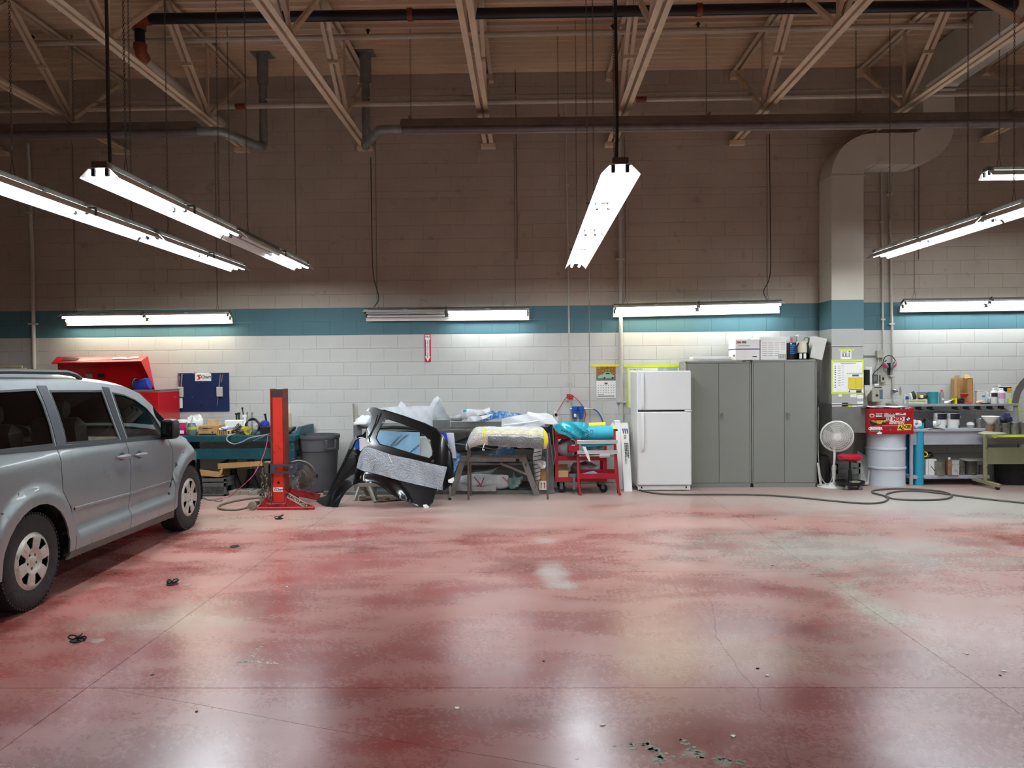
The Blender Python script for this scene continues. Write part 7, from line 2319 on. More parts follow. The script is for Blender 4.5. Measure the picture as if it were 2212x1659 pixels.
t.part('body', MB().box(p.x - .03, p.x + .03, p.y - .03, p.y + .03, p.z - .025, p.z + .025, .008), steel)
t.part('handle', MB().bar(p + Vector((-.03, -.04, .02)), p + Vector((.045, -.04, -.005)), .014, .01), black)
solo('soot_mark', MB().grid(10, 2, lambda u, v: Vector((at(1945, 845, WF).x + .012 * v * cos(2 * pi * u) * 1.6, WF + .0035, at(1945, 845, WF).z + .07 * v * sin(2 * pi * u)))), pbr('soot', '8f8f8b', .9), parent=wall_back).location = (0, -WALL_Y, 0)

# ================================================================== PEDESTAL FAN
fanw = pbr('fan_white', 'e2e0d8', .4, var=.02)
fb = fl(1802, 1052)
t = Thing('pedestal_fan', 'white pedestal fan standing right of the grey cabinets', 'fan', fb)
T = Matrix.Translation(fb)
t.part('base', MB().lathe([(.235, 0), (.24, .008), (.20, .028), (.09, .045), (.05, .062), (.035, .07)], 36, T @ Matrix.Scale(.8, 4, (0, 1, 0))), fanw)
hc = at(1808, 943, fb.y)
t.part('pole', MB().tube([fb + Vector((0, 0, .05)), Vector((fb.x, fb.y, hc.z - .45))], .021, 12).tube([Vector((fb.x, fb.y, hc.z - .47)), Vector((fb.x, fb.y, hc.z - .40))], .028, 12).tube([Vector((fb.x, fb.y, hc.z - .40)), Vector((hc.x - .02, fb.y + .03, hc.z - .15))], .016, 12), fanw)
Mh = Matrix.Translation(hc) @ Matrix.Rotation(radians(-16), 4, 'Z') @ Matrix.Rotation(radians(96), 4, 'X')   # local +z towards the viewer
R_ = .212
t.part('motor', MB().lathe([(.02, -.20), (.06, -.19), (.075, -.12), (.075, -.06), (.03, -.05)], 20, Mh), fanw)
t.part('rim', MB().tube([Mh @ Vector((R_ * cos(a), R_ * sin(a), -.01)) for a in [2 * pi * i / 40 for i in range(40)]], .014, 8, closed=True), fanw)
cage = MB()
for k in range(60):
    a = 2 * pi * k / 60
    P = [(.052, .048), (.10, .046), (.155, .038), (.19, .022), (.212, -.005)]
    cage.tube([Mh @ Vector((r * cos(a + .5 * (r / R_) ** 2), r * sin(a + .5 * (r / R_) ** 2), z)) for r, z in P], .0022, 4)
for r, z in ((.075, .048), (.105, .046), (.135, .042), (.165, .035), (.19, .024)):
    cage.tube([Mh @ Vector((r * cos(a), r * sin(a), z)) for a in [2 * pi * i / 36 for i in range(36)]], .0024, 4, closed=True)
t.part('front_cage', cage, fanw)
back = MB()
for k in range(48):
    a = 2 * pi * k / 48
    back.tube([Mh @ Vector((r * cos(a), r * sin(a), z)) for r, z in ((.07, -.10), (.15, -.085), (.20, -.05), (.212, -.015))], .0022, 4)
t.part('rear_cage', back, fanw)
t.part('centre_cap', MB().lathe([(.054, .044), (.052, .054), (.03, .06), (.001, .062)], 20, Mh), fanw)
bl = MB()
for k in range(4):
    a0 = 2 * pi * k / 4
    bl.grid(8, 6, lambda u, v: Mh @ Vector(((.03 + .155 * u) * cos(a0 + (v - .5) * 1.15), (.03 + .155 * u) * sin(a0 + (v - .5) * 1.15), -.03 + .045 * (v - .5))))
t.part('blades', bl, pbr('fan_blade_grey', 'b9bab6', .4, var=.03))
# stool, crate, boards
sp = fl(1840, 1057)
t = Thing('rolling_stool', 'red-seated mechanic rolling stool with tool tray beside the fan', 'stool', sp)
T = Matrix.Translation((sp.x, sp.y + .06, 0))
zs_ = at(1840, 987, sp.y + .06).z
t.part('seat', MB().lathe([(.02, zs_ - .04), (.145, zs_ - .036), (.165, zs_ - .015), (.16, zs_ + .02), (.12, zs_ + .035), (.001, zs_ + .04)], 32, T), pbr('red_vinyl', 'b5182f', .35, var=.06))
t.part('seat_pan', MB().lathe([(.02, zs_ - .055), (.10, zs_ - .05), (.10, zs_ - .038)], 24, T), black)
t.part('gas_post', MB().tube([(sp.x, sp.y + .06, .09), (sp.x, sp.y + .06, .26)], .024, 12).tube([(sp.x, sp.y + .06, .26), (sp.x, sp.y + .06, zs_ - .05)], .014, 10), black)
t.part('tray', MB().lathe([(.02, .075), (.18, .07), (.19, .08), (.195, .11), (.188, .11), (.18, .085), (.02, .085)], 32, T), black)
for k in range(5):
    a = 2 * pi * k / 5 + .3
    c_ = Vector((sp.x + .16 * cos(a), sp.y + .06 + .16 * sin(a), .028))
    t.part('caster', MB().lathe([(.008, -.014), (.028, -.014), (.028, .014), (.008, .014)], 14, Matrix.Translation(c_) @ Matrix.Rotation(a, 4, 'Z') @ Matrix.Rotation(pi / 2, 4, 'X')).box(c_.x - .014, c_.x + .014, c_.y - .014, c_.y + .014, .04, .08), caster_grey)
solo('tray_parts', lumpy((sp.x + .06, sp.y + .04, .085), .07, .05, .012, 91, .4), pbr('mixed_scraps', '8d8a62', .6, var=.4, scale=40), 'small scraps lying in the stool tray', 'scraps')
milk_crate('grey milk crate behind the red stool', (1806, 1000), (1859, 1048), 10.92, .24, pbr('mid_grey_crate', '70716d', .6, var=.1))
solo('slanted_board', MB().add([at(1846, 1045, 10.95), at(1876, 1047, 10.9), at(1882, 992, 11.1), at(1853, 974, 11.1), at(1846, 1045, 10.95) + Vector((0, .01, 0)), at(1876, 1047, 10.9) + Vector((0, .01, 0)), at(1882, 992, 11.1) + Vector((0, .01, 0)), at(1853, 974, 11.1) + Vector((0, .01, 0))], [(0, 1, 2, 3), (7, 6, 5, 4), (0, 4, 5, 1), (1, 5, 6, 2), (2, 6, 7, 3), (3, 7, 4, 0)]), duct_bare, 'grey metal sheet leaning between the stool and the white drum', 'sheet')
solo('dark_box', bx((1772, 985), (1790, 1040), 11.1, .2, .006), pbr('dark_box', '3c3b38', .6), 'dark box standing behind the fan pole', 'box')

# ================================================================== DRUM WITH THE STICKERED TOOLBOX
drum_m = pbr('white_drum_paint', 'c6ccd2', .45, var=.05, scale=3)
dcx = (at(1875, 990, 11.05).x + at(1954, 990, 11.05).x) / 2
dr_ = (at(1954, 990, 11.05).x - at(1875, 990, 11.05).x) / 2
dzt_ = at(1914, 938, 10.85).z
t = Thing('steel_drum', 'white steel drum under the stickered red toolbox', 'drum', (dcx, 11.08, 0))
h = dzt_
rib = lambda z: [(dr_, z - .02), (dr_ + .012, z - .01), (dr_ + .012, z + .01), (dr_, z + .02)]
z1r, z2r = at(1914, 1013, 10.82).z, at(1914, 971, 10.82).z
t.part('shell', MB().lathe([(dr_ - .03, .015), (dr_ - .01, .01), (dr_ + .006, 0), (dr_ + .006, .02), (dr_, .03)] + rib(z1r) + rib(z2r) + [(dr_, h - .03), (dr_ + .008, h - .02), (dr_ + .008, h), (dr_ - .006, h), (dr_ - .012, h - .025), (.02, h - .025)], 40, Matrix.Translation((dcx, 11.08, 0))), drum_m)
TY = 10.78
tb0, tb1 = at(1877, 900, TY).x, at(1974, 900, TY).x
tz0 = h + .002; tz1 = at(1920, 882, TY).z
tb_red = pbr('toolbox_red', 'b01826', .35, var=.08, coat=.3)
t = Thing('red_toolbox', 'red toolbox covered in racing stickers sitting on the white drum', 'toolbox', ((tb0 + tb1) / 2, 11.0, tz0))
t.part('case', MB().box(tb0, tb1, TY, 11.3, tz0, tz1, .008), tb_red)
t.part('front_lip', MB().box(tb0 + .004, tb1 - .004, TY - .008, TY + .004, tz0 + (tz1 - tz0) * .82, tz1 - .01, .003), tb_red)
t.part('panel_bead', MB().box(tb0 + .03, tb1 - .02, TY - .005, TY + .002, tz0 + .03, tz0 + (tz1 - tz0) * .80, .002), tb_red)
TS = TY - .0055
def tbx(cx, cy):   # crop (1860..2000 x 860..960, scale 15.8) -> photo
    return (1860 + cx / 15.8, 860 + cy / 15.8)
def stick(nm, a, b, mat, lift=0.0, parent=None):
    return t.part(nm, plate(MB(), tbx(*a), tbx(*b), TS - lift, .0006), mat, parent=parent)
def sp_poly(nm, P, mat, lift=0.0, parent=None):
    return t.part(nm, pxpoly([tbx(*p) for p in P], TS - lift - .0006, .0006), mat, parent=parent)
def stext(txt, c, size, mat, lift=.0012, parent=None, **kw):
    return t.part('lettering', textmb(txt, size, facing(at(*tbx(*c), TS - lift)), .0003, **kw), mat, parent=parent)
silver = pbr('silver_sticker', 'a9ab9f', .4, var=.1, scale=30)
cream = pbr('cream_sticker', 'd6d2c6', .5)
yel = pbr('yellow_sticker', 'e3c63a', .5)
p = stick('sticker', (505, 465), (725, 640), cream); stick('red_band', (515, 475), (715, 520), sign_red, .0008, p); stext('Holley', (610, 565), .045, ink, parent=p, shear=.2, bold=.001); stick('dark_band', (505, 640), (720, 665), ink, .0008, p)
p = stick('sticker', (790, 455), (1150, 640), silver); stext('K&N', (1050, 520), .045, ink, parent=p, bold=.002)
p = stick('sticker', (1180, 445), (1530, 580), cream); sp_poly('dark_wedge', [(1270, 545), (1450, 490), (1460, 530), (1290, 550)], ink, .0008, p)
p = sp_poly('sticker', [(285, 560), (340, 530), (420, 535), (470, 580), (440, 640), (360, 660), (300, 630)], cream); sp_poly('red_oval', [(310, 575), (370, 550), (440, 580), (430, 625), (360, 640), (315, 615)], sign_red, .0008, p)
p = stick('sticker', (300, 470), (490, 530), dkprint)
p = sp_poly('sticker', [(290, 800), (360, 720), (480, 720), (840, 700), (830, 900), (560, 900), (430, 950), (330, 900)], ink); stext('WORLD', (690, 790), .036, yel, parent=p, bold=.0015); stext('WIDE', (620, 850), .028, yel, parent=p, bold=.0015); sp_poly('orange_flash', [(320, 780), (400, 740), (500, 760), (560, 860), (440, 830)], pbr('orange_print', 'c56a2a', .5), .0008, p)
p = sp_poly('sticker', [(1010, 640), (1500, 630), (1480, 790), (990, 800)], cream); stext('MSD', (1250, 715), .075, sign_red, parent=p, bold=.004)
stext('IGNITION', (1210, 845), .046, cream, shear=.25, bold=.0025)
sp_poly('sticker', [(860, 650), (900, 650), (880, 790), (930, 650), (960, 650), (990, 790), (950, 790), (930, 720), (900, 795), (850, 790)], silver)
p = sp_poly('sticker', [(1275, 905), (1725, 885), (1710, 1080), (1235, 1105)], yel)
stext('A', (1325, 1010), .06, ink, parent=p, shear=.25, bold=.003); stext('C', (1410, 1030), .06, ink, parent=p, shear=.25, bold=.003); stext('CEL', (1590, 985), .058, ink, parent=p, shear=.25, bold=.003); stick('bars', (1405, 920), (1460, 945), ink, .0008, p)
p = stick('sticker', (310, 975), (655, 1130), silver); stick('dark_foot', (325, 1090), (640, 1110), ink, .0008, p); stext('CROWER', (490, 1040), .046, paper, parent=p, bold=.002)
stick('sticker', (1265, 335), (1445, 395), ink); stext('V8', (1370, 365), .022, cream)
stick('sticker', (1500, 315), (1645, 400), silver)
stick('sticker', (850, 360), (1160, 405), dkprint); stick('sticker', (620, 360), (790, 405), pbr('dull_red_sticker', '9c4a48', .5))
stick('handle_strip', (730, 925), (1270, 960), pbr('worn_strip', '9a8a80', .4, .3), .004)
cc = at(*tbx(1610, 712), TS)
M = Matrix.Translation(cc) @ Matrix.Rotation(pi / 2, 4, 'X')
rdl = t.part('roundel', MB().lathe([(.001, 0), (.036, 0), (.036, .0008)], 28, M @ Matrix.Scale(-1, 4, (0, 0, 1))), ink)
for k in range(4):
    a0 = k * pi / 2
    pol = [(0, 0)] + [(.024 * cos(a0 + pi / 2 * i / 6), .024 * sin(a0 + pi / 2 * i / 6)) for i in range(7)]
    t.part('quadrant', MB().prism([(cc.x + x, cc.z + z) for x, z in pol], TS - .0018, TS - .001), (paper, pbr('roundel_blue', '3f8ac4', .5))[k % 2], parent=rdl)
t.part('lock', MB().lathe([(.001, -.008), (.012, -.008), (.014, .002)], 12, Matrix.Translation(at(*tbx(1000, 1085), TS)) @ Matrix.Rotation(pi / 2, 4, 'X') @ Matrix.Scale(-1, 4, (0, 0, 1))), steel)
for i, (lab, P) in enumerate((('newspaper sheets drooping over the left of the red toolbox', [(1867, 877), (1885, 873), (1900, 875), (1908, 878), (1905, 881), (1890, 880), (1870, 882)]), ('white papers stacked on the right of the red toolbox', [(1906, 879), (1930, 877), (1960, 876), (1972, 878), (1970, 882), (1908, 882)]))):
    a = [at(*q, TY) for q in P]
    mb = MB()
    for k in range(3):
        z0 = tz1 + .001 + .007 * k
        xs = (min(q.x for q in a) + .01 * k, max(q.x for q in a) - .015 * k)
        mb.grid(12, 6, lambda u, v: Vector((xs[0] + (xs[1] - xs[0]) * u, TY - .01 + .4 * v, z0 + .006 * sin(7 * u + k) * (1 - v) + .012 * (1 - u) * (1 if i == 0 else .3))))
    solo('paper_stack', mb, paper, lab, 'papers')
solo('paper_scrap', pxpoly([(1894, 936), (1900, 932), (1906, 935), (1903, 938), (1896, 938)], TY - .02, .004), paper, 'torn white paper sticking out under the toolbox', 'paper')
# cyan rolls
cyl_cy = pbr('cyan_roll_paper', '2f9cbc', .45, var=.06, scale=3)
rp_ = fl(1990, 1049)
t = Thing('masking_roll', 'tall light cyan paper roll standing on the floor by the paint bench', 'roll', (rp_.x, rp_.y + .07, 0))
zr = at(1990, 914, rp_.y).z
T = Matrix.Translation((rp_.x, rp_.y + .07, 0))
t.part('roll', MB().lathe([(.02, 0), (.066, 0), (.066, zr), (.03, zr + .004), (.025, zr - .01), (.02, zr - .01)], 28, T), cyl_cy)
mb = MB()
for k in range(2):
    for j in range(8):
        a = radians(-52); zz = .62 - .5 * k - .02 * j
        q = T @ Vector((.0665 * cos(a + .1 * (j % 2)), .0665 * sin(a + .1 * (j % 2)), zz))
        mb.box(q.x - .006, q.x + .006, q.y - .002, q.y + .002, zz - .006, zz + .004)
t.part('printing', mb, pbr('dark_blue_print', '173a52', .6))
rq = fl(1961, 1045)
t = Thing('masking_roll', 'darker blue-cyan roll in film standing between the drum and the tall roll', 'roll', (rq.x, rq.y + .07, 0))
T = Matrix.Translation((rq.x, rq.y + .05, 0))
t.part('roll', MB().lathe([(.02, .02), (.042, .02), (.042, .80), (.02, .80)], 20, T), pbr('glossy_blue_film', '1173a8', .18, var=.2, scale=4, coat=.6))
t.part('end_cap', MB().lathe([(.045, 0), (.045, .025), (.04, .025)], 20, T), black)

# ================================================================== PAINT BENCH
bench_m = pbr('bench_pale_grey', 'a9aab0', .5, var=.06, scale=3)
shelf_m = pbr('shelf_grey', '98989a', .5, var=.1, scale=5)
NF = 10.93
bx0, bx1 = at(1968, 930, NF).x, at(2245, 930, NF).x
ncz = at(2050, 926, NF).z
uz_ = at(2060, 872.5, 11.0).z
lz = at(2060, 1027, NF).z
t = Thing('paint_bench', 'grey steel paint-mixing bench with upper and lower shelves at the right edge', 'workbench', ((bx0 + bx1) / 2, 11.15, 0))
t.part('counter', MB().box(bx0, bx1, NF, 11.36, ncz - .045, ncz, .008), bench_m)
t.part('front_panel', MB().box(bx0 + .04, bx1, NF + .03, NF + .05, at(2060, 961, NF).z, ncz - .045, .003), bench_m)
t.part('lower_shelf', MB().box(bx0, at(2140, 1030, NF).x, NF + .02, 11.34, lz - .05, lz, .004), bench_m)
t.part('upper_shelf', MB().box(at(1940, 875, 11.0).x, at(2200, 875, 11.0).x, 11.0, 11.38, uz_ - .035, uz_, .003), shelf_m)
for px in (1970.5, 2240): 
    xx = at(px, 1000, NF).x
    t.part('post', MB().box(xx - .02, xx + .02, NF + .01, NF + .05, 0, ncz - .045, .003), bench_m)
    t.part('post', MB().box(xx - .02, xx + .02, 11.3, 11.34, 0, ncz - .045, .003), bench_m)
xx = at(2197, 890, 11.02).x
t.part('shelf_upright', MB().box(xx - .03, xx + .03, 11.02, 11.06, ncz, uz_ + .01, .003), bench_m)
xx = at(1976, 890, 11.02).x
t.part('shelf_upright', MB().box(xx - .02, xx + .02, 11.25, 11.29, ncz, uz_ - .03, .003), bench_m)
for px in (1985, 2010, 2064, 2088, 2113, 2139, 2164):
    p = at(px, 880, 11.02)
    t.part('shelf_hook', MB().box(p.x - .035, p.x + .035, 11.02, 11.06, uz_ - .075, uz_ - .035, .004).box(p.x - .02, p.x + .05, 11.015, 11.02, uz_ - .085, uz_ - .07), black)
xx = at(2197, 870, 11.0).x
t.part('lime_tape_edge', MB().bar(at(2199, 872, 11.0), at(2203, 913, 11.0), .012, .004, up=(0, 1, 0)), limetape)

def can(label, pl, pr, pt, Y, z0, mat, lidm=None, kind='can', band=None, group='cans on the paint bench', shape='can', capm=None):
    """paint can, bottle or tin standing at height z0"""
    a, b = at(pl, pt, Y), at(pr, pt, Y)
    r = (b.x - a.x) / 2; cx = (a.x + b.x) / 2; h = a.z - z0
    nm = {'can': 'paint_can', 'bottle': 'plastic_bottle', 'tin': 'oblong_tin', 'jar': 'jar'}[shape]
    t = Thing(nm, label, {'can': 'can', 'bottle': 'bottle', 'tin': 'tin', 'jar': 'jar'}[shape], (cx, Y + r, z0), group=group)
    T = Matrix.Translation((cx, Y + r, z0))
    if shape == 'can':
        t.part('body', MB().lathe([(r * .96, 0), (r, .004), (r * .98, .01), (r * .98, h - .02), (r, h - .014), (r * 1.0, h - .006)], 24, T), mat)
        t.part('lid', MB().lathe([(r * 1.02, h - .008), (r * 1.02, h), (r * .9, h), (r * .86, h - .006), (.002, h - .006)], 24, T), lidm or steel)
        t.part('handle', MB().tube([T @ Vector((r * cos(a_), -r * .4 - .3 * r * sin(a_), h * .75 - .5 * r * sin(a_))) for a_ in [pi * i / 10 for i in range(11)]], .003, 5), steel)
    elif shape == 'bottle':
        t.part('body', MB().lathe([(r * .9, 0), (r, .008), (r, h * .70), (r * .8, h * .80), (r * .45, h * .86), (r * .45, h * .88)], 24, T), mat)
        t.part('cap', MB().lathe([(r * .5, h * .86), (r * .5, h * .985), (r * .45, h)], 16, T), capm or white)
    elif shape == 'tin':
        t.part('body', MB().box(cx - r, cx + r, Y, Y + r * 1.1, z0, z0 + h * .88, .006), mat)
        t.part('rim', MB().box(cx - r - .003, cx + r + .003, Y - .003, Y + r * 1.1 + .003, z0 + h * .87, z0 + h * .9, .003), steel)
        t.part('cap', MB().lathe([(.016, h * .88), (.016, h)], 12, Matrix.Translation((cx - r * .5, Y + r * .5, z0))), capm or white)
    else:
        t.part('body', MB().lathe([(r * .9, 0), (r, .006), (r, h * .5), (r * .9, h * .55)], 20, T), mat)
        t.part('lid', MB().lathe([(r * 1.05, h * .52), (r * 1.05, h * .62), (r * .8, h * .9), (r * .3, h), (.001, h)], 20, T), lidm or white)
    if band:
        for bi, (f0, f1, m, half) in enumerate(band):
            if shape in ('tin',):
                t.part('label', MB().box(cx - r * half, cx + r, Y - .0015 - .001 * bi, Y, z0 + h * f0, z0 + h * f1), m)
            else:
                t.part('label', MB().lathe([(r * 1.012, h * f0), (r * 1.012, h * f1)], 14, T, cap=False, a0=radians(-90 - 80 * half), a1=radians(-90 + 70)), m)
    t.r, t.h, t.cx = r, h, cx
    return t
tin_w = pbr('white_tin', 'dcdcd8', .4, var=.04)
tealcan = pbr('teal_bucket', '2f8f95', .45, var=.06)
metalcan = pbr('dull_tinplate', '8f8d85', .4, .6, var=.2, scale=15)
dustycan = pbr('dusty_tinplate', '77736b', .5, .4, var=.25, scale=12)
pinkl = pbr('pink_label', 'c9a2bd', .5); darkl = pbr('dark_brown_label', '3b2a30', .5); teal_l = pbr('teal_label', '2f7f92', .5); navy_l = pbr('navy_label', '1d2230', .5); yl = pbr('yellow_label', 'e3a92a', .5)
UY = 11.08
can('small white tin with blue label at the left end of the upper shelf', 1954, 1963, 852, UY, uz_, tin_w, shape='tin', band=[(.4, .8, pbr('blue_label', '2a3f8a', .5), .6)])
t = Thing('white_tray', 'white tray with green stripe full of spray parts on the upper shelf', 'tray', at(1983, 875, UY))
a, b = at(1962, 863, UY - .06), at(2004, 875, UY - .06)
trm = pbr('pale_green_tray', 'd2d6bb', .5)
t.part('tray', MB().box(a.x, b.x, UY - .06, UY - .055, uz_, a.z).box(a.x, b.x, UY + .1, UY + .105, uz_, a.z).box(a.x, a.x + .005, UY - .06, UY + .1, uz_, a.z).box(b.x - .005, b.x, UY - .06, UY + .1, uz_, a.z).box(a.x, b.x, UY - .06, UY + .1, uz_, uz_ + .004), trm)
t.part('stripe', MB().box(a.x + .02, b.x - .03, UY - .062, UY - .06, uz_ + .035, uz_ + .05), pbr('lime_stripe', '9ab03c', .5))
t = Thing('respirator', 'dark green respirator mask sticking up from the white tray', 'respirator', at(1973, 860, UY))
t.part('face_piece', lumpy(Vector((at(1974, 860, UY).x, UY + .02, at(1974, 866, UY).z)), .045, .04, .065, 101, .15), pbr('dark_green_rubber', '2f3328', .6))
t.part('filter', MB().tube([at(1966, 850, UY), at(1970, 862, UY)], .018, 10), paper)
t = Thing('spray_gun', 'black spray gun with a white cup lying in the tray', 'spray gun', at(1993, 862, UY))
t.part('body', MB().tube([at(1985, 862, UY), at(1997, 858, UY), at(2003, 855, UY)], .02, 8), black)
t.part('cup', MB().lathe([(.02, 0), (.024, .03), (.015, .04)], 14, Matrix.Translation(at(1991, 860, UY - .03))), paper)
can('tan tub with a blue lid at the back of the upper shelf', 1986, 2005, 848, UY + .12, uz_, pbr('tan_tub', 'b59a5c', .5), pbr('blue_lid', '2f4f9c', .45), group='tubs')
can('teal bucket with a teal lid on the upper shelf', 2010, 2032, 847, UY - .03, uz_, tealcan, tealcan)
can('second teal bucket behind the first on the upper shelf', 2004, 2022, 849, UY + .15, uz_, tealcan, tealcan)
c = can('clear drink bottle with red cap and white letter on the upper shelf', 2032, 2041, 842, UY - .03, uz_, pbr('clear_bottle', 'b9c2c2', .1, trans=.6), shape='bottle', capm=pbr('red_cap', 'd9302a', .4))
c.part('lettering', textmb('G', .045, facing((c.cx, UY - .032, uz_ + c.h * .33)), bold=.002), paper)
c = carton('black and yellow carton on the upper shelf under the magazine', (2064, 861), (2083, 873), UY - .06, .1, ink, z0=uz_)
c.part('yellow_end', MB().box(-c.hx - .001, -c.hx + .022, -c.d / 2 - .001, c.d / 2, 0, c.h + .001), yellowtape, local=True)
mb = MB().grid(14, 4, lambda u, v: Vector((at(2040, 870, UY).x + .30 * u, UY - .07 + .2 * v, uz_ + .012 + .055 * sin(pi * min(1, u * 1.15)) ** 1 * (.4 + .6 * (1 - v)))))
solo('magazine', mb, paper, 'white magazine sheet arched over the black carton', 'magazine')
t = Thing('cardboard_box', 'tall open brown carton standing on the upper shelf against the wall', 'box', at(2082, 873, UY))
a, b = at(2072, 817, UY), at(2100, 872, UY)
t.part('side', MB().box(a.x + .0, a.x + .005, UY - .02, UY + .22, uz_, a.z - .02).box(b.x - .005, b.x, UY - .02, UY + .22, uz_, a.z), card)
t.part('back', MB().box(a.x, b.x, UY + .215, UY + .22, uz_, a.z), card2)
t.part('front', MB().box(at(2088, 850, UY).x, b.x, UY - .02, UY - .015, uz_, a.z - .01).box(a.x, b.x, UY - .028, UY - .021, uz_, at(2082, 849, UY).z), card)
t.part('flap', MB().add([at(2082, 809, UY + .2), at(2092, 809, UY + .2), at(2099, 816, UY + .02), at(2085, 818, UY + .02)], [(0, 1, 2, 3)]), card)
t.part('flap', pxpoly([(2062, 812), (2073, 810), (2073, 872), (2062, 872)], UY + .05, .005), card2)
solo('red_scoop', MB().lathe([(.03, 0), (.058, .045), (.06, .048), (.054, .045), (.028, .004)], 20, Matrix.Translation((at(2085, 858, UY - .12).x, UY - .10, at(2085, 858, UY - .12).z + .0))), pbr('red_scoop', 'a8242c', .4), 'small red bowl in front of the tall carton', 'bowl')
solo('red_plate', bx((2084, 869), (2102, 874), UY - .07, .12, .004), pbr('red_lid', 'b0303a', .45), 'flat red plate lying at the foot of the tall carton', 'lid')
can('white oblong tin with cyan marks on the upper shelf', 2111, 2128, 842, UY, uz_, tin_w, shape='tin', band=[(.45, .6, pbr('cyan_label', '3aa6bf', .5), -.2)])
can('plain white tin right of the cyan-marked tin', 2128.5, 2136, 845, UY + .05, uz_, tin_w, shape='tin')
can('small white-capped bottle right of the white tins', 2136, 2143, 858, UY + .0, uz_, pbr('grey_glass', '9aa0a0', .3), shape='bottle')
can('white bottle with dark label on the upper shelf', 2144, 2158, 838.5, UY - .03, uz_, tin_w, shape='bottle', band=[(.42, .68, darkl, .9)])
can('white bottle with pink label on the upper shelf', 2160, 2175, 838.5, UY - .05, uz_, tin_w, shape='bottle', band=[(.3, .68, pinkl, .9)])
can('tall white tin with yellow and dark panels behind the bottles', 2156, 2185, 831, UY + .12, uz_, tin_w, shape='tin', band=[(.62, .86, navy_l, .8), (.55, .82, yl, -.35)])
t = Thing('lime_cup', 'lime green cup at the right end of the upper shelf', 'cup', at(2182, 872, UY))
t.part('cup', MB().lathe([(.04, 0), (.048, .06), (.05, .06), (.05, .055), (.038, .004)], 20, Matrix.Translation((at(2182, 870, UY).x, UY - .02, uz_))), limetape)
for lab, pl, px in (('white lid and orange packet lying on the upper shelf', 2104, 2122),):
    solo('small_packet', lumpy((at(2112, 872, UY).x, UY - .04, uz_), .05, .03, .018, 111, .3), pbr('orange_white_packet', 'd8c2a8', .5, dirt='d0662a', dirt_amt=.5), lab, 'packet')
solo('black_knife', MB().bar(at(2118, 872, UY - .07), at(2138, 871, UY - .07), .03, .012), black, 'black scraper lying on the upper shelf', 'scraper')
# on the counter
CYc = 11.0
c = can('large white can with navy and teal label on the counter, left of the pair', 2024, 2051, 891, CYc, ncz, tin_w, pbr('dark_lid', '33383f', .4), band=[(.55, .92, navy_l, .6), (.0, .2, teal_l, -.3)])
c = can('large white can with navy and teal label on the counter, right of the pair', 2052, 2079, 891, CYc, ncz, tin_w, pbr('dark_lid', '33383f', .4), band=[(.55, .92, navy_l, .6), (.0, .2, teal_l, -.3)])
t = Thing('respirator', 'grey respirator mask lying on the counter beside the white cans', 'respirator', at(2015, 925, CYc))
t.part('face_piece', lumpy(Vector((at(2007, 922, CYc).x, CYc + .02, ncz)), .08, .06, .06, 121, .2), pbr('slate_rubber', '3d4248', .5))
t.part('cartridge', MB().lathe([(.001, -.02), (.034, -.02), (.036, .02), (.001, .02)], 18, Matrix.Translation(at(2019, 915, CYc - .05)) @ Matrix.Rotation(radians(60), 4, 'Z') @ Matrix.Rotation(pi / 2, 4, 'X')), paper)
t.part('strap', MB().tube([at(2022, 920, CYc - .04), at(2030, 917, CYc - .04), at(2032, 912, CYc - .04), at(2026, 922, CYc - .04)], .006, 5), greyprint)
solo('white_rag', lumpy(Vector((at(1980, 925, 10.98).x, 11.0, ncz)), .07, .06, .05, 123, .3), paper, 'white rag at the left end of the counter', 'rag')
solo('paper_sheet', MB().grid(10, 4, lambda u, v: Vector((at(2003, 925, 10.95).x + .24 * u, NF - .02 + .2 * v, ncz + .002 + .015 * (1 - v) * sin(4 * u)))), paper, 'white paper lying along the counter edge', 'paper')
solo('dark_strap', MB().bar(at(1992, 915, 11.0), at(1998, 905, 11.05), .02, .02), black, 'black scraper handle standing behind the tall cyan roll', 'tool')
can('small clear jar with domed white lid on the counter', 2093, 2108, 912, 10.98, ncz, pbr('clear_jar', 'c6cac8', .2, trans=.4), shape='jar')
can('silver paint can behind the funnel on the counter', 2113, 2134, 905, 11.0, ncz, metalcan, steel)
t = can('white jug with a handle at the back of the counter', 2172, 2197, 884, 11.12, ncz, tin_w, shape='tin')
# lime-taped side table in front
TYT = 10.72
tz = at(2170, 938, TYT).z
t = Thing('side_table', 'olive side table with lime-taped top in front of the paint bench', 'table', (at(2180, 1040, TYT).x, TYT + .15, 0))
olive = pbr('olive_drab_paint', '8f8d6a', .55, var=.1, scale=4)
tx0, tx1 = at(2128, 940, TYT).x, at(2260, 940, TYT).x
t.part('top', MB().box(tx0, tx1, TYT - .15, TYT + .2, tz - .022, tz, .003), olive)
t.part('lime_edge', MB().box(tx0 - .003, tx1, TYT - .156, TYT - .149, tz - .026, tz + .002, .001).prism([(tx0 + .02, tz - .025), (tx0 + .07, tz - .025), (tx0 + .04, tz - .045)], TYT - .157, TYT - .155), limetape)
xl_ = at(2130, 1000, TYT).x
t.part('leg', MB().box(xl_ - .02, xl_ + .02, TYT, TYT + .04, .09, tz - .02, .003), olive)
t.part('leg', MB().box(tx1 - .04, tx1, TYT, TYT + .04, .09, tz - .02, .003), olive)
t.part('back_panel', MB().box(xl_ + .02, tx1 - .03, TYT + .015, TYT + .025, at(2170, 1003, TYT).z, at(2170, 967, TYT).z, .002), olive)
t.part('foot', MB().bar((xl_ - .02, TYT + .28, .085), (xl_ + .04, TYT - .24, .06), .045, .05, c=.006), olive)
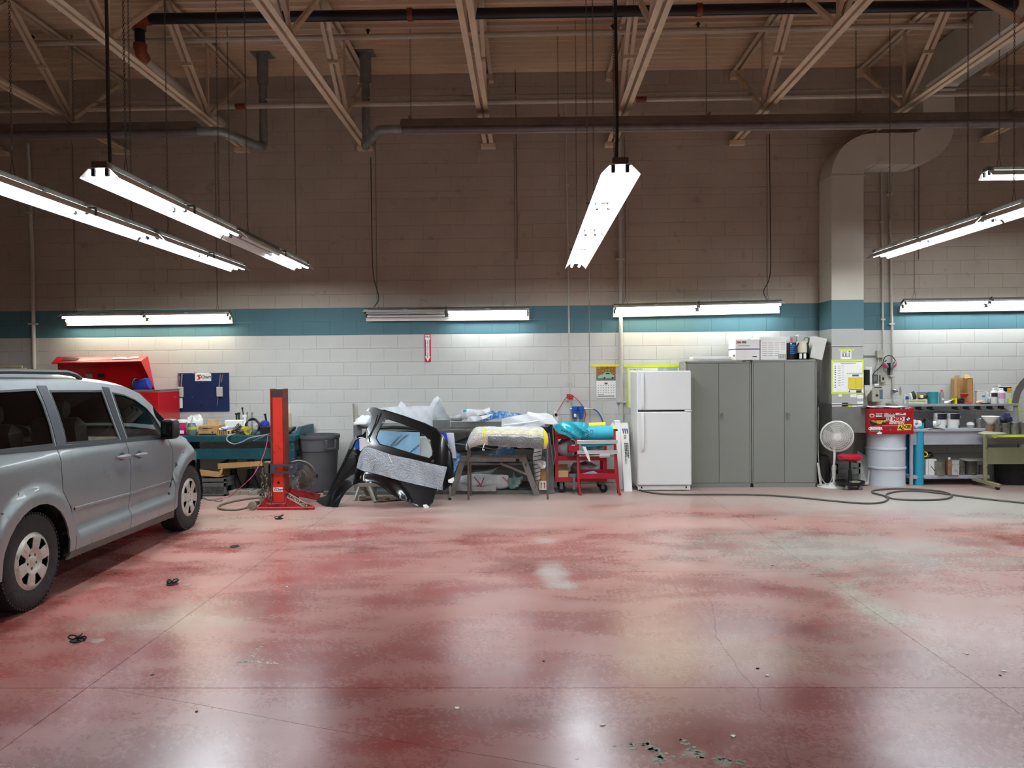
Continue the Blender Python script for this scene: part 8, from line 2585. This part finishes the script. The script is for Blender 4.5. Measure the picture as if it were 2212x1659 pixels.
for yy, dx in ((TYT + .25, -.015), (TYT - .2, .035)):
    t.part('caster', MB().lathe([(.008, -.014), (.032, -.014), (.032, .014), (.008, .014)], 14, Matrix.Translation((xl_ + dx, yy, .032)) @ Matrix.Rotation(pi / 2, 4, 'Y')), rubber)
for zz in (.55, .28): t.part('bolt', MB().lathe([(.001, -.003), (.008, -.003), (.008, .001)], 8, Matrix.Translation((xl_ + .008, TYT, zz)) @ Matrix.Rotation(pi / 2, 4, 'X')), black)
solo('masking_film', drape([(2112, 935), (2125, 931), (2140, 932), (2165, 934), (2175, 936), (2150, 938), (2125, 938)], TYT - .16, 131, .01, .02, 12), pbr('pale_tape_film', 'd9dcc6', .5), 'pale paper scraps hanging over the left corner of the side table', 'paper')
SYt = TYT - .06
t = can('brown paper-wrapped can under the white funnel on the side table', 2134, 2148, 917, SYt - .03, tz, pbr('brown_wrap', '8a6a50', .7))
t = Thing('paper_funnel', 'white paper paint strainer funnel standing on the brown can', 'funnel', at(2142, 918, SYt))
p = Vector((at(2141, 917, SYt).x, SYt + .02, at(2141, 917, SYt).z + .002))
t.part('cone', MB().lathe([(.03, 0), (.11, .11), (.108, .112), (.028, .006)], 24, p and Matrix.Translation(p)), paper)
can('silver paint can on the side table right of the brown can', 2149, 2165, 916, SYt, tz, metalcan, steel)
can('dented silver paint can in the middle of the side table', 2167, 2185, 914, SYt + .0, tz, dustycan, steel)
can('silver paint can at the right of the side table', 2188, 2206, 913, SYt, tz, metalcan, steel)
can('silver can behind the dented can on the side table', 2160, 2180, 904, SYt + .14, tz, metalcan, steel)
can('silver can at the very right edge of the side table', 2207, 2226, 912, SYt + .02, tz, dustycan, steel)
solo('blue_glove', lumpy(Vector((at(2178, 905, SYt).x, SYt + .05, at(2176, 914, SYt).z + .005)), .07, .06, .05, 141, .4), pbr('navy_nitrile', '1f2547', .5), 'crumpled navy glove on the cans of the side table', 'glove')
# under the bench
LYs = 10.98
for lab, pl, pr, pt, m in (('white carton with a dark diagonal mark under the paint bench', 2006, 2023, 992, tin_w),):
    c = carton(lab, (pl, pt), (pr, 1027), LYs, .12, tin_w, z0=lz)
    c.part('print', MB().prism([(-.03, .13), (-.02, .13), (.035, .06), (.03, .05)], -c.d / 2 - .0015, -c.d / 2), ink, local=True)
c = carton('narrow white carton beside it under the paint bench', (2000, 993), (2005.3, 1027), LYs, .12, tin_w, z0=lz)
can('large dusty tin can under the paint bench, left', 2023, 2047, 997, LYs - .06, lz, dustycan, dustycan, group='cans under the bench')
can('rusty oblong tin with white label under the paint bench', 2048, 2072, 989, LYs - .06, lz, pbr('rusty_tin', '8a6a52', .6, .2, var=.3, scale=12), shape='tin', band=[(.03, .86, pbr('scuffed_white_label', 'b5b5b0', .6, dirt='3a3a38', dirt_amt=.2), .3)], group='cans under the bench')
can('small grey can under the paint bench, middle', 2073, 2089, 998, LYs, lz, dustycan, dustycan, group='cans under the bench')
can('wide dark can carrying a flat plate under the paint bench', 2091, 2116, 997, LYs - .03, lz, pbr('dark_tin', '5a564f', .5, .4, var=.3, scale=9), dustycan, group='cans under the bench')
can('grey box tin under the paint bench behind the table leg', 2117, 2128, 1002, LYs + .05, lz, dustycan, shape='tin', group='cans under the bench')
solo('flat_plate', MB().add([at(2071, 990, LYs), at(2090, 996, LYs - .1), at(2124, 994, LYs - .1), at(2122, 989, LYs + .15), at(2071, 990.6, LYs), at(2090, 996.8, LYs - .1), at(2124, 994.8, LYs - .1), at(2122, 989.6, LYs + .15)], [(0, 1, 2, 3), (7, 6, 5, 4), (0, 4, 5, 1), (1, 5, 6, 2), (2, 6, 7, 3), (3, 7, 4, 0)]), pbr('pale_sheet_metal', '8c8983', .5), 'flat pale plate lying on the wide dark can', 'plate')
solo('yellow_tape_roll', MB().lathe([(.03, -.02), (.045, -.02), (.045, .02), (.03, .02), (.03, -.02)], 20, Matrix.Translation(at(2003, 983, LYs) + Vector((0, .08, 0))) @ Matrix.Rotation(radians(65), 4, 'X')), yellowtape, 'yellow tape roll on the cartons under the paint bench', 'tape')
solo('black_bag', lumpy(Vector((at(2012, 992, LYs).x, LYs + .1, at(2012, 992, LYs).z)), .07, .06, .04, 151, .3), black, 'black bag lying on the white cartons under the bench', 'bag')
solo('steel_rod', MB().bar(Vector((fl(2073, 1042).x, fl(2073, 1042).y, .008)), at(2104, 1022, NF - .01), .016, .012), pbr('dusty_steel', '9a968e', .5, .3), 'steel strip leaning from the floor on the lower shelf of the bench', 'strip')
solo('dark_shoe', lumpy((fl(1973, 1042).x, fl(1973, 1042).y, 0), .08, .05, .03, 161, .15), black, 'dark object on the floor between the two cyan rolls', 'shoe')
t = Thing('jug', 'grey-white jug on the floor behind the black tub', 'jug', fl(2148, 1030))
p = fl(2148, 1036)
t.part('body', MB().lathe([(.06, 0), (.068, .02), (.068, .13), (.05, .16)], 20, Matrix.Translation((p.x, p.y + .12, 0))), pbr('dusty_white_jug', '9a9e98', .5))
t.part('cap', MB().lathe([(.05, .155), (.05, .2), (.04, .205)], 16, Matrix.Translation((p.x, p.y + .12, 0))), black)
# black tub with a board on it
p = Vector((at(2188, 1040, 11.08).x, 10.84, 0))
t = Thing('black_tub', 'black rubber tub with a pale board on top at the right edge', 'tub', (p.x + .02, p.y + .22, 0))
T = Matrix.Translation((p.x, 11.09, 0))
zt_ = at(2170, 994, p.y).z
t.part('tub', MB().lathe([(.02, .02), (.20, .0), (.215, .02), (.235, zt_ - .03), (.245, zt_ - .03), (.245, zt_), (.225, zt_), (.20, .04), (.02, .04)], 32, T), pbr('scuffed_black_rubber', '1d1d1c', .7, var=.3, scale=20))
t.part('board', MB().add([T @ Vector(q) for q in ((-.27, -.2, zt_ + .01), (.27, -.24, zt_ + .035), (.25, .2, zt_ + .02), (-.24, .2, zt_ + .015), (-.27, -.2, zt_ + .018), (.27, -.24, zt_ + .043), (.25, .2, zt_ + .028), (-.24, .2, zt_ + .023))], [(0, 1, 2, 3), (7, 6, 5, 4), (0, 4, 5, 1), (1, 5, 6, 2), (2, 6, 7, 3), (3, 7, 4, 0)]), pbr('pale_board', 'a9a59a', .7))
# grey fender hanging at the right edge
FQ = [(2186, 871), (2190, 850), (2196, 836), (2204, 825), (2214, 816), (2240, 800), (2270, 800), (2270, 812), (2230, 826), (2214, 838), (2206, 850), (2200, 871)]
q = [(at(*p, 10.6).x, at(*p, 10.6).z) for p in FQ]
mb = MB().sheet(q, [], .05, lambda x, z, tt: Vector((x, 10.6 + .5 * (x - q[0][0]) ** 2 + tt, z)), .01)
t = Thing('fender_panel', 'bare grey fender arching in from the right edge above the cans', 'car panel', at(2210, 871, 10.6))
t.part('panel', mb, pbr('grey_primer', '6e6c68', .45, .2, var=.1), angle=60)
t.part('prop', MB().tube([at(2240, 812, 10.45), Vector((at(2240, 806, 10.45).x, 10.45, 0))], .02, 8), steel)

# ================================================================== HOSES ON THE FLOOR, FLOOR POTS, LITTER
hosem = pbr('grey_air_hose_floor', '55524c', .6)
def floorhose(label, P, r=.012, m=hosem): return cord(label, [fl(x, y, r) for x, y in P], r, m, 'air_hose', 'hose')
floorhose('long grey air hose running along the floor from the fridge to the stool', [(1366, 1050), (1380, 1058), (1420, 1066), (1480, 1068), (1560, 1068), (1640, 1069), (1720, 1074), (1800, 1082), (1860, 1087), (1900, 1086), (1918, 1079), (1912, 1072), (1890, 1066)])
floorhose('grey air hose lying in a wide loop in front of the white drum', [(1888, 1066), (1886, 1060), (1920, 1056), (1970, 1056), (2030, 1061), (2056, 1070), (2040, 1078), (1990, 1080), (1935, 1078), (1914, 1071), (1925, 1064), (1960, 1060), (2010, 1063), (2080, 1072), (2150, 1080), (2220, 1087), (2300, 1094)])
iron = pbr('rusty_iron_ring', '3b2f28', .65, .4, var=.3, scale=30)
for i, (pa, pb) in enumerate((((168, 1384), (210, 1384)), ((372, 1262), (404, 1262)), ((603, 1121), None), ((507, 1181), None))):
    p = fl(*pa)
    nm = ('nearest, left of the floor joint', 'middle, beside the van', 'farthest, in front of the red post', 'small one between van and red post')[i]
    t = Thing('floor_anchor', 'iron floor anchor pot set in the concrete, ' + nm, 'floor anchor', p, group='floor anchors')
    t.part('pot_ring', MB().tube([p + Vector((.04 * cos(a), .04 * sin(a), .002)) for a in [2 * pi * k / 18 for k in range(18)]], .006, 6, closed=True), iron)
    t.part('pot', MB().lathe([(.001, .001), (.038, .001), (.038, .002)], 18, Matrix.Translation(p)), pbr('pot_dark', '1e1a18', .8))
    if i < 3:
        for k in range(4):
            a = k * 1.7 + i
            q = p + Vector((.03 * cos(a), .03 * sin(a), .014 + .006 * k))
            e1 = Vector((cos(a), sin(a), .2)).normalized(); e2 = e1.orthogonal().normalized()
            t.part('chain_link', MB().tube([q + e1 * .024 * cos(s) + e2 * .014 * sin(s) for s in [2 * pi * j / 10 for j in range(10)]], .0055, 5, closed=True), iron)
    if pb:
        q = fl(*pb)
        t.part('cover_plate', MB().lathe([(.001, .003), (.042, .003), (.046, .001)], 20, Matrix.Translation(q)), pbr('worn_plate', '8f6a60', .55, .1, var=.15))
rl3 = random.Random(21)
LIT = [(2170, 1450, 'w', 'white scrap nearest the right edge of the floor'), (2160, 1459, 'd', 'dark chip just below the white scrap at the right edge'), (2088, 1413, 'w', 'white scrap beyond the right diagonal floor joint'),
       (1658, 1459, 'w', 'white scrap beside the long crack, above the front floor joint'), (1635, 1444, 'd', 'dark chip beside the long crack, above the front floor joint'), (1175, 1428, 'd', 'dark chip in the middle foreground, above the front floor joint'),
       (620, 1268, 'w', 'white scrap between the left floor joint and the middle of the floor'), (1533, 1205, 'w', 'white scrap in front of the grey cabinets'), (1668, 1222, 'd', 'dark chip by the right diagonal joint in front of the cabinets'),
       (988, 1530, 'w', 'white scrap just below the front floor joint, left of centre'), (1300, 1567, 'w', 'white scrap below the front floor joint, left of the crack'), (1585, 1591, 'w', 'white scrap near the bottom edge beside the crack'),
       (425, 1537, 'd', 'dark chip below the thin diagonal crack at the lower left'), (330, 1458, 'd', 'dark chip left of the left reflection, above the front joint'), (1675, 1122, 'd', 'curved dark chip on the floor in front of the right cabinet')]
for i, (x, y, c, lab) in enumerate(LIT):
    p = fl(x, y)
    s = .012 if c == 'w' else .009
    n = rl3.randint(5, 7)
    pol = [(p.x + s * rl3.uniform(.5, 1.5) * cos(2 * pi * k / n), p.y + s * rl3.uniform(.5, 1.3) * sin(2 * pi * k / n)) for k in range(n)]
    solo('floor_scrap', MB().prism(pol, .0005, .004, 'z'), paper if c == 'w' else ink, 'tiny ' + lab, 'scrap', 'scraps on the floor')
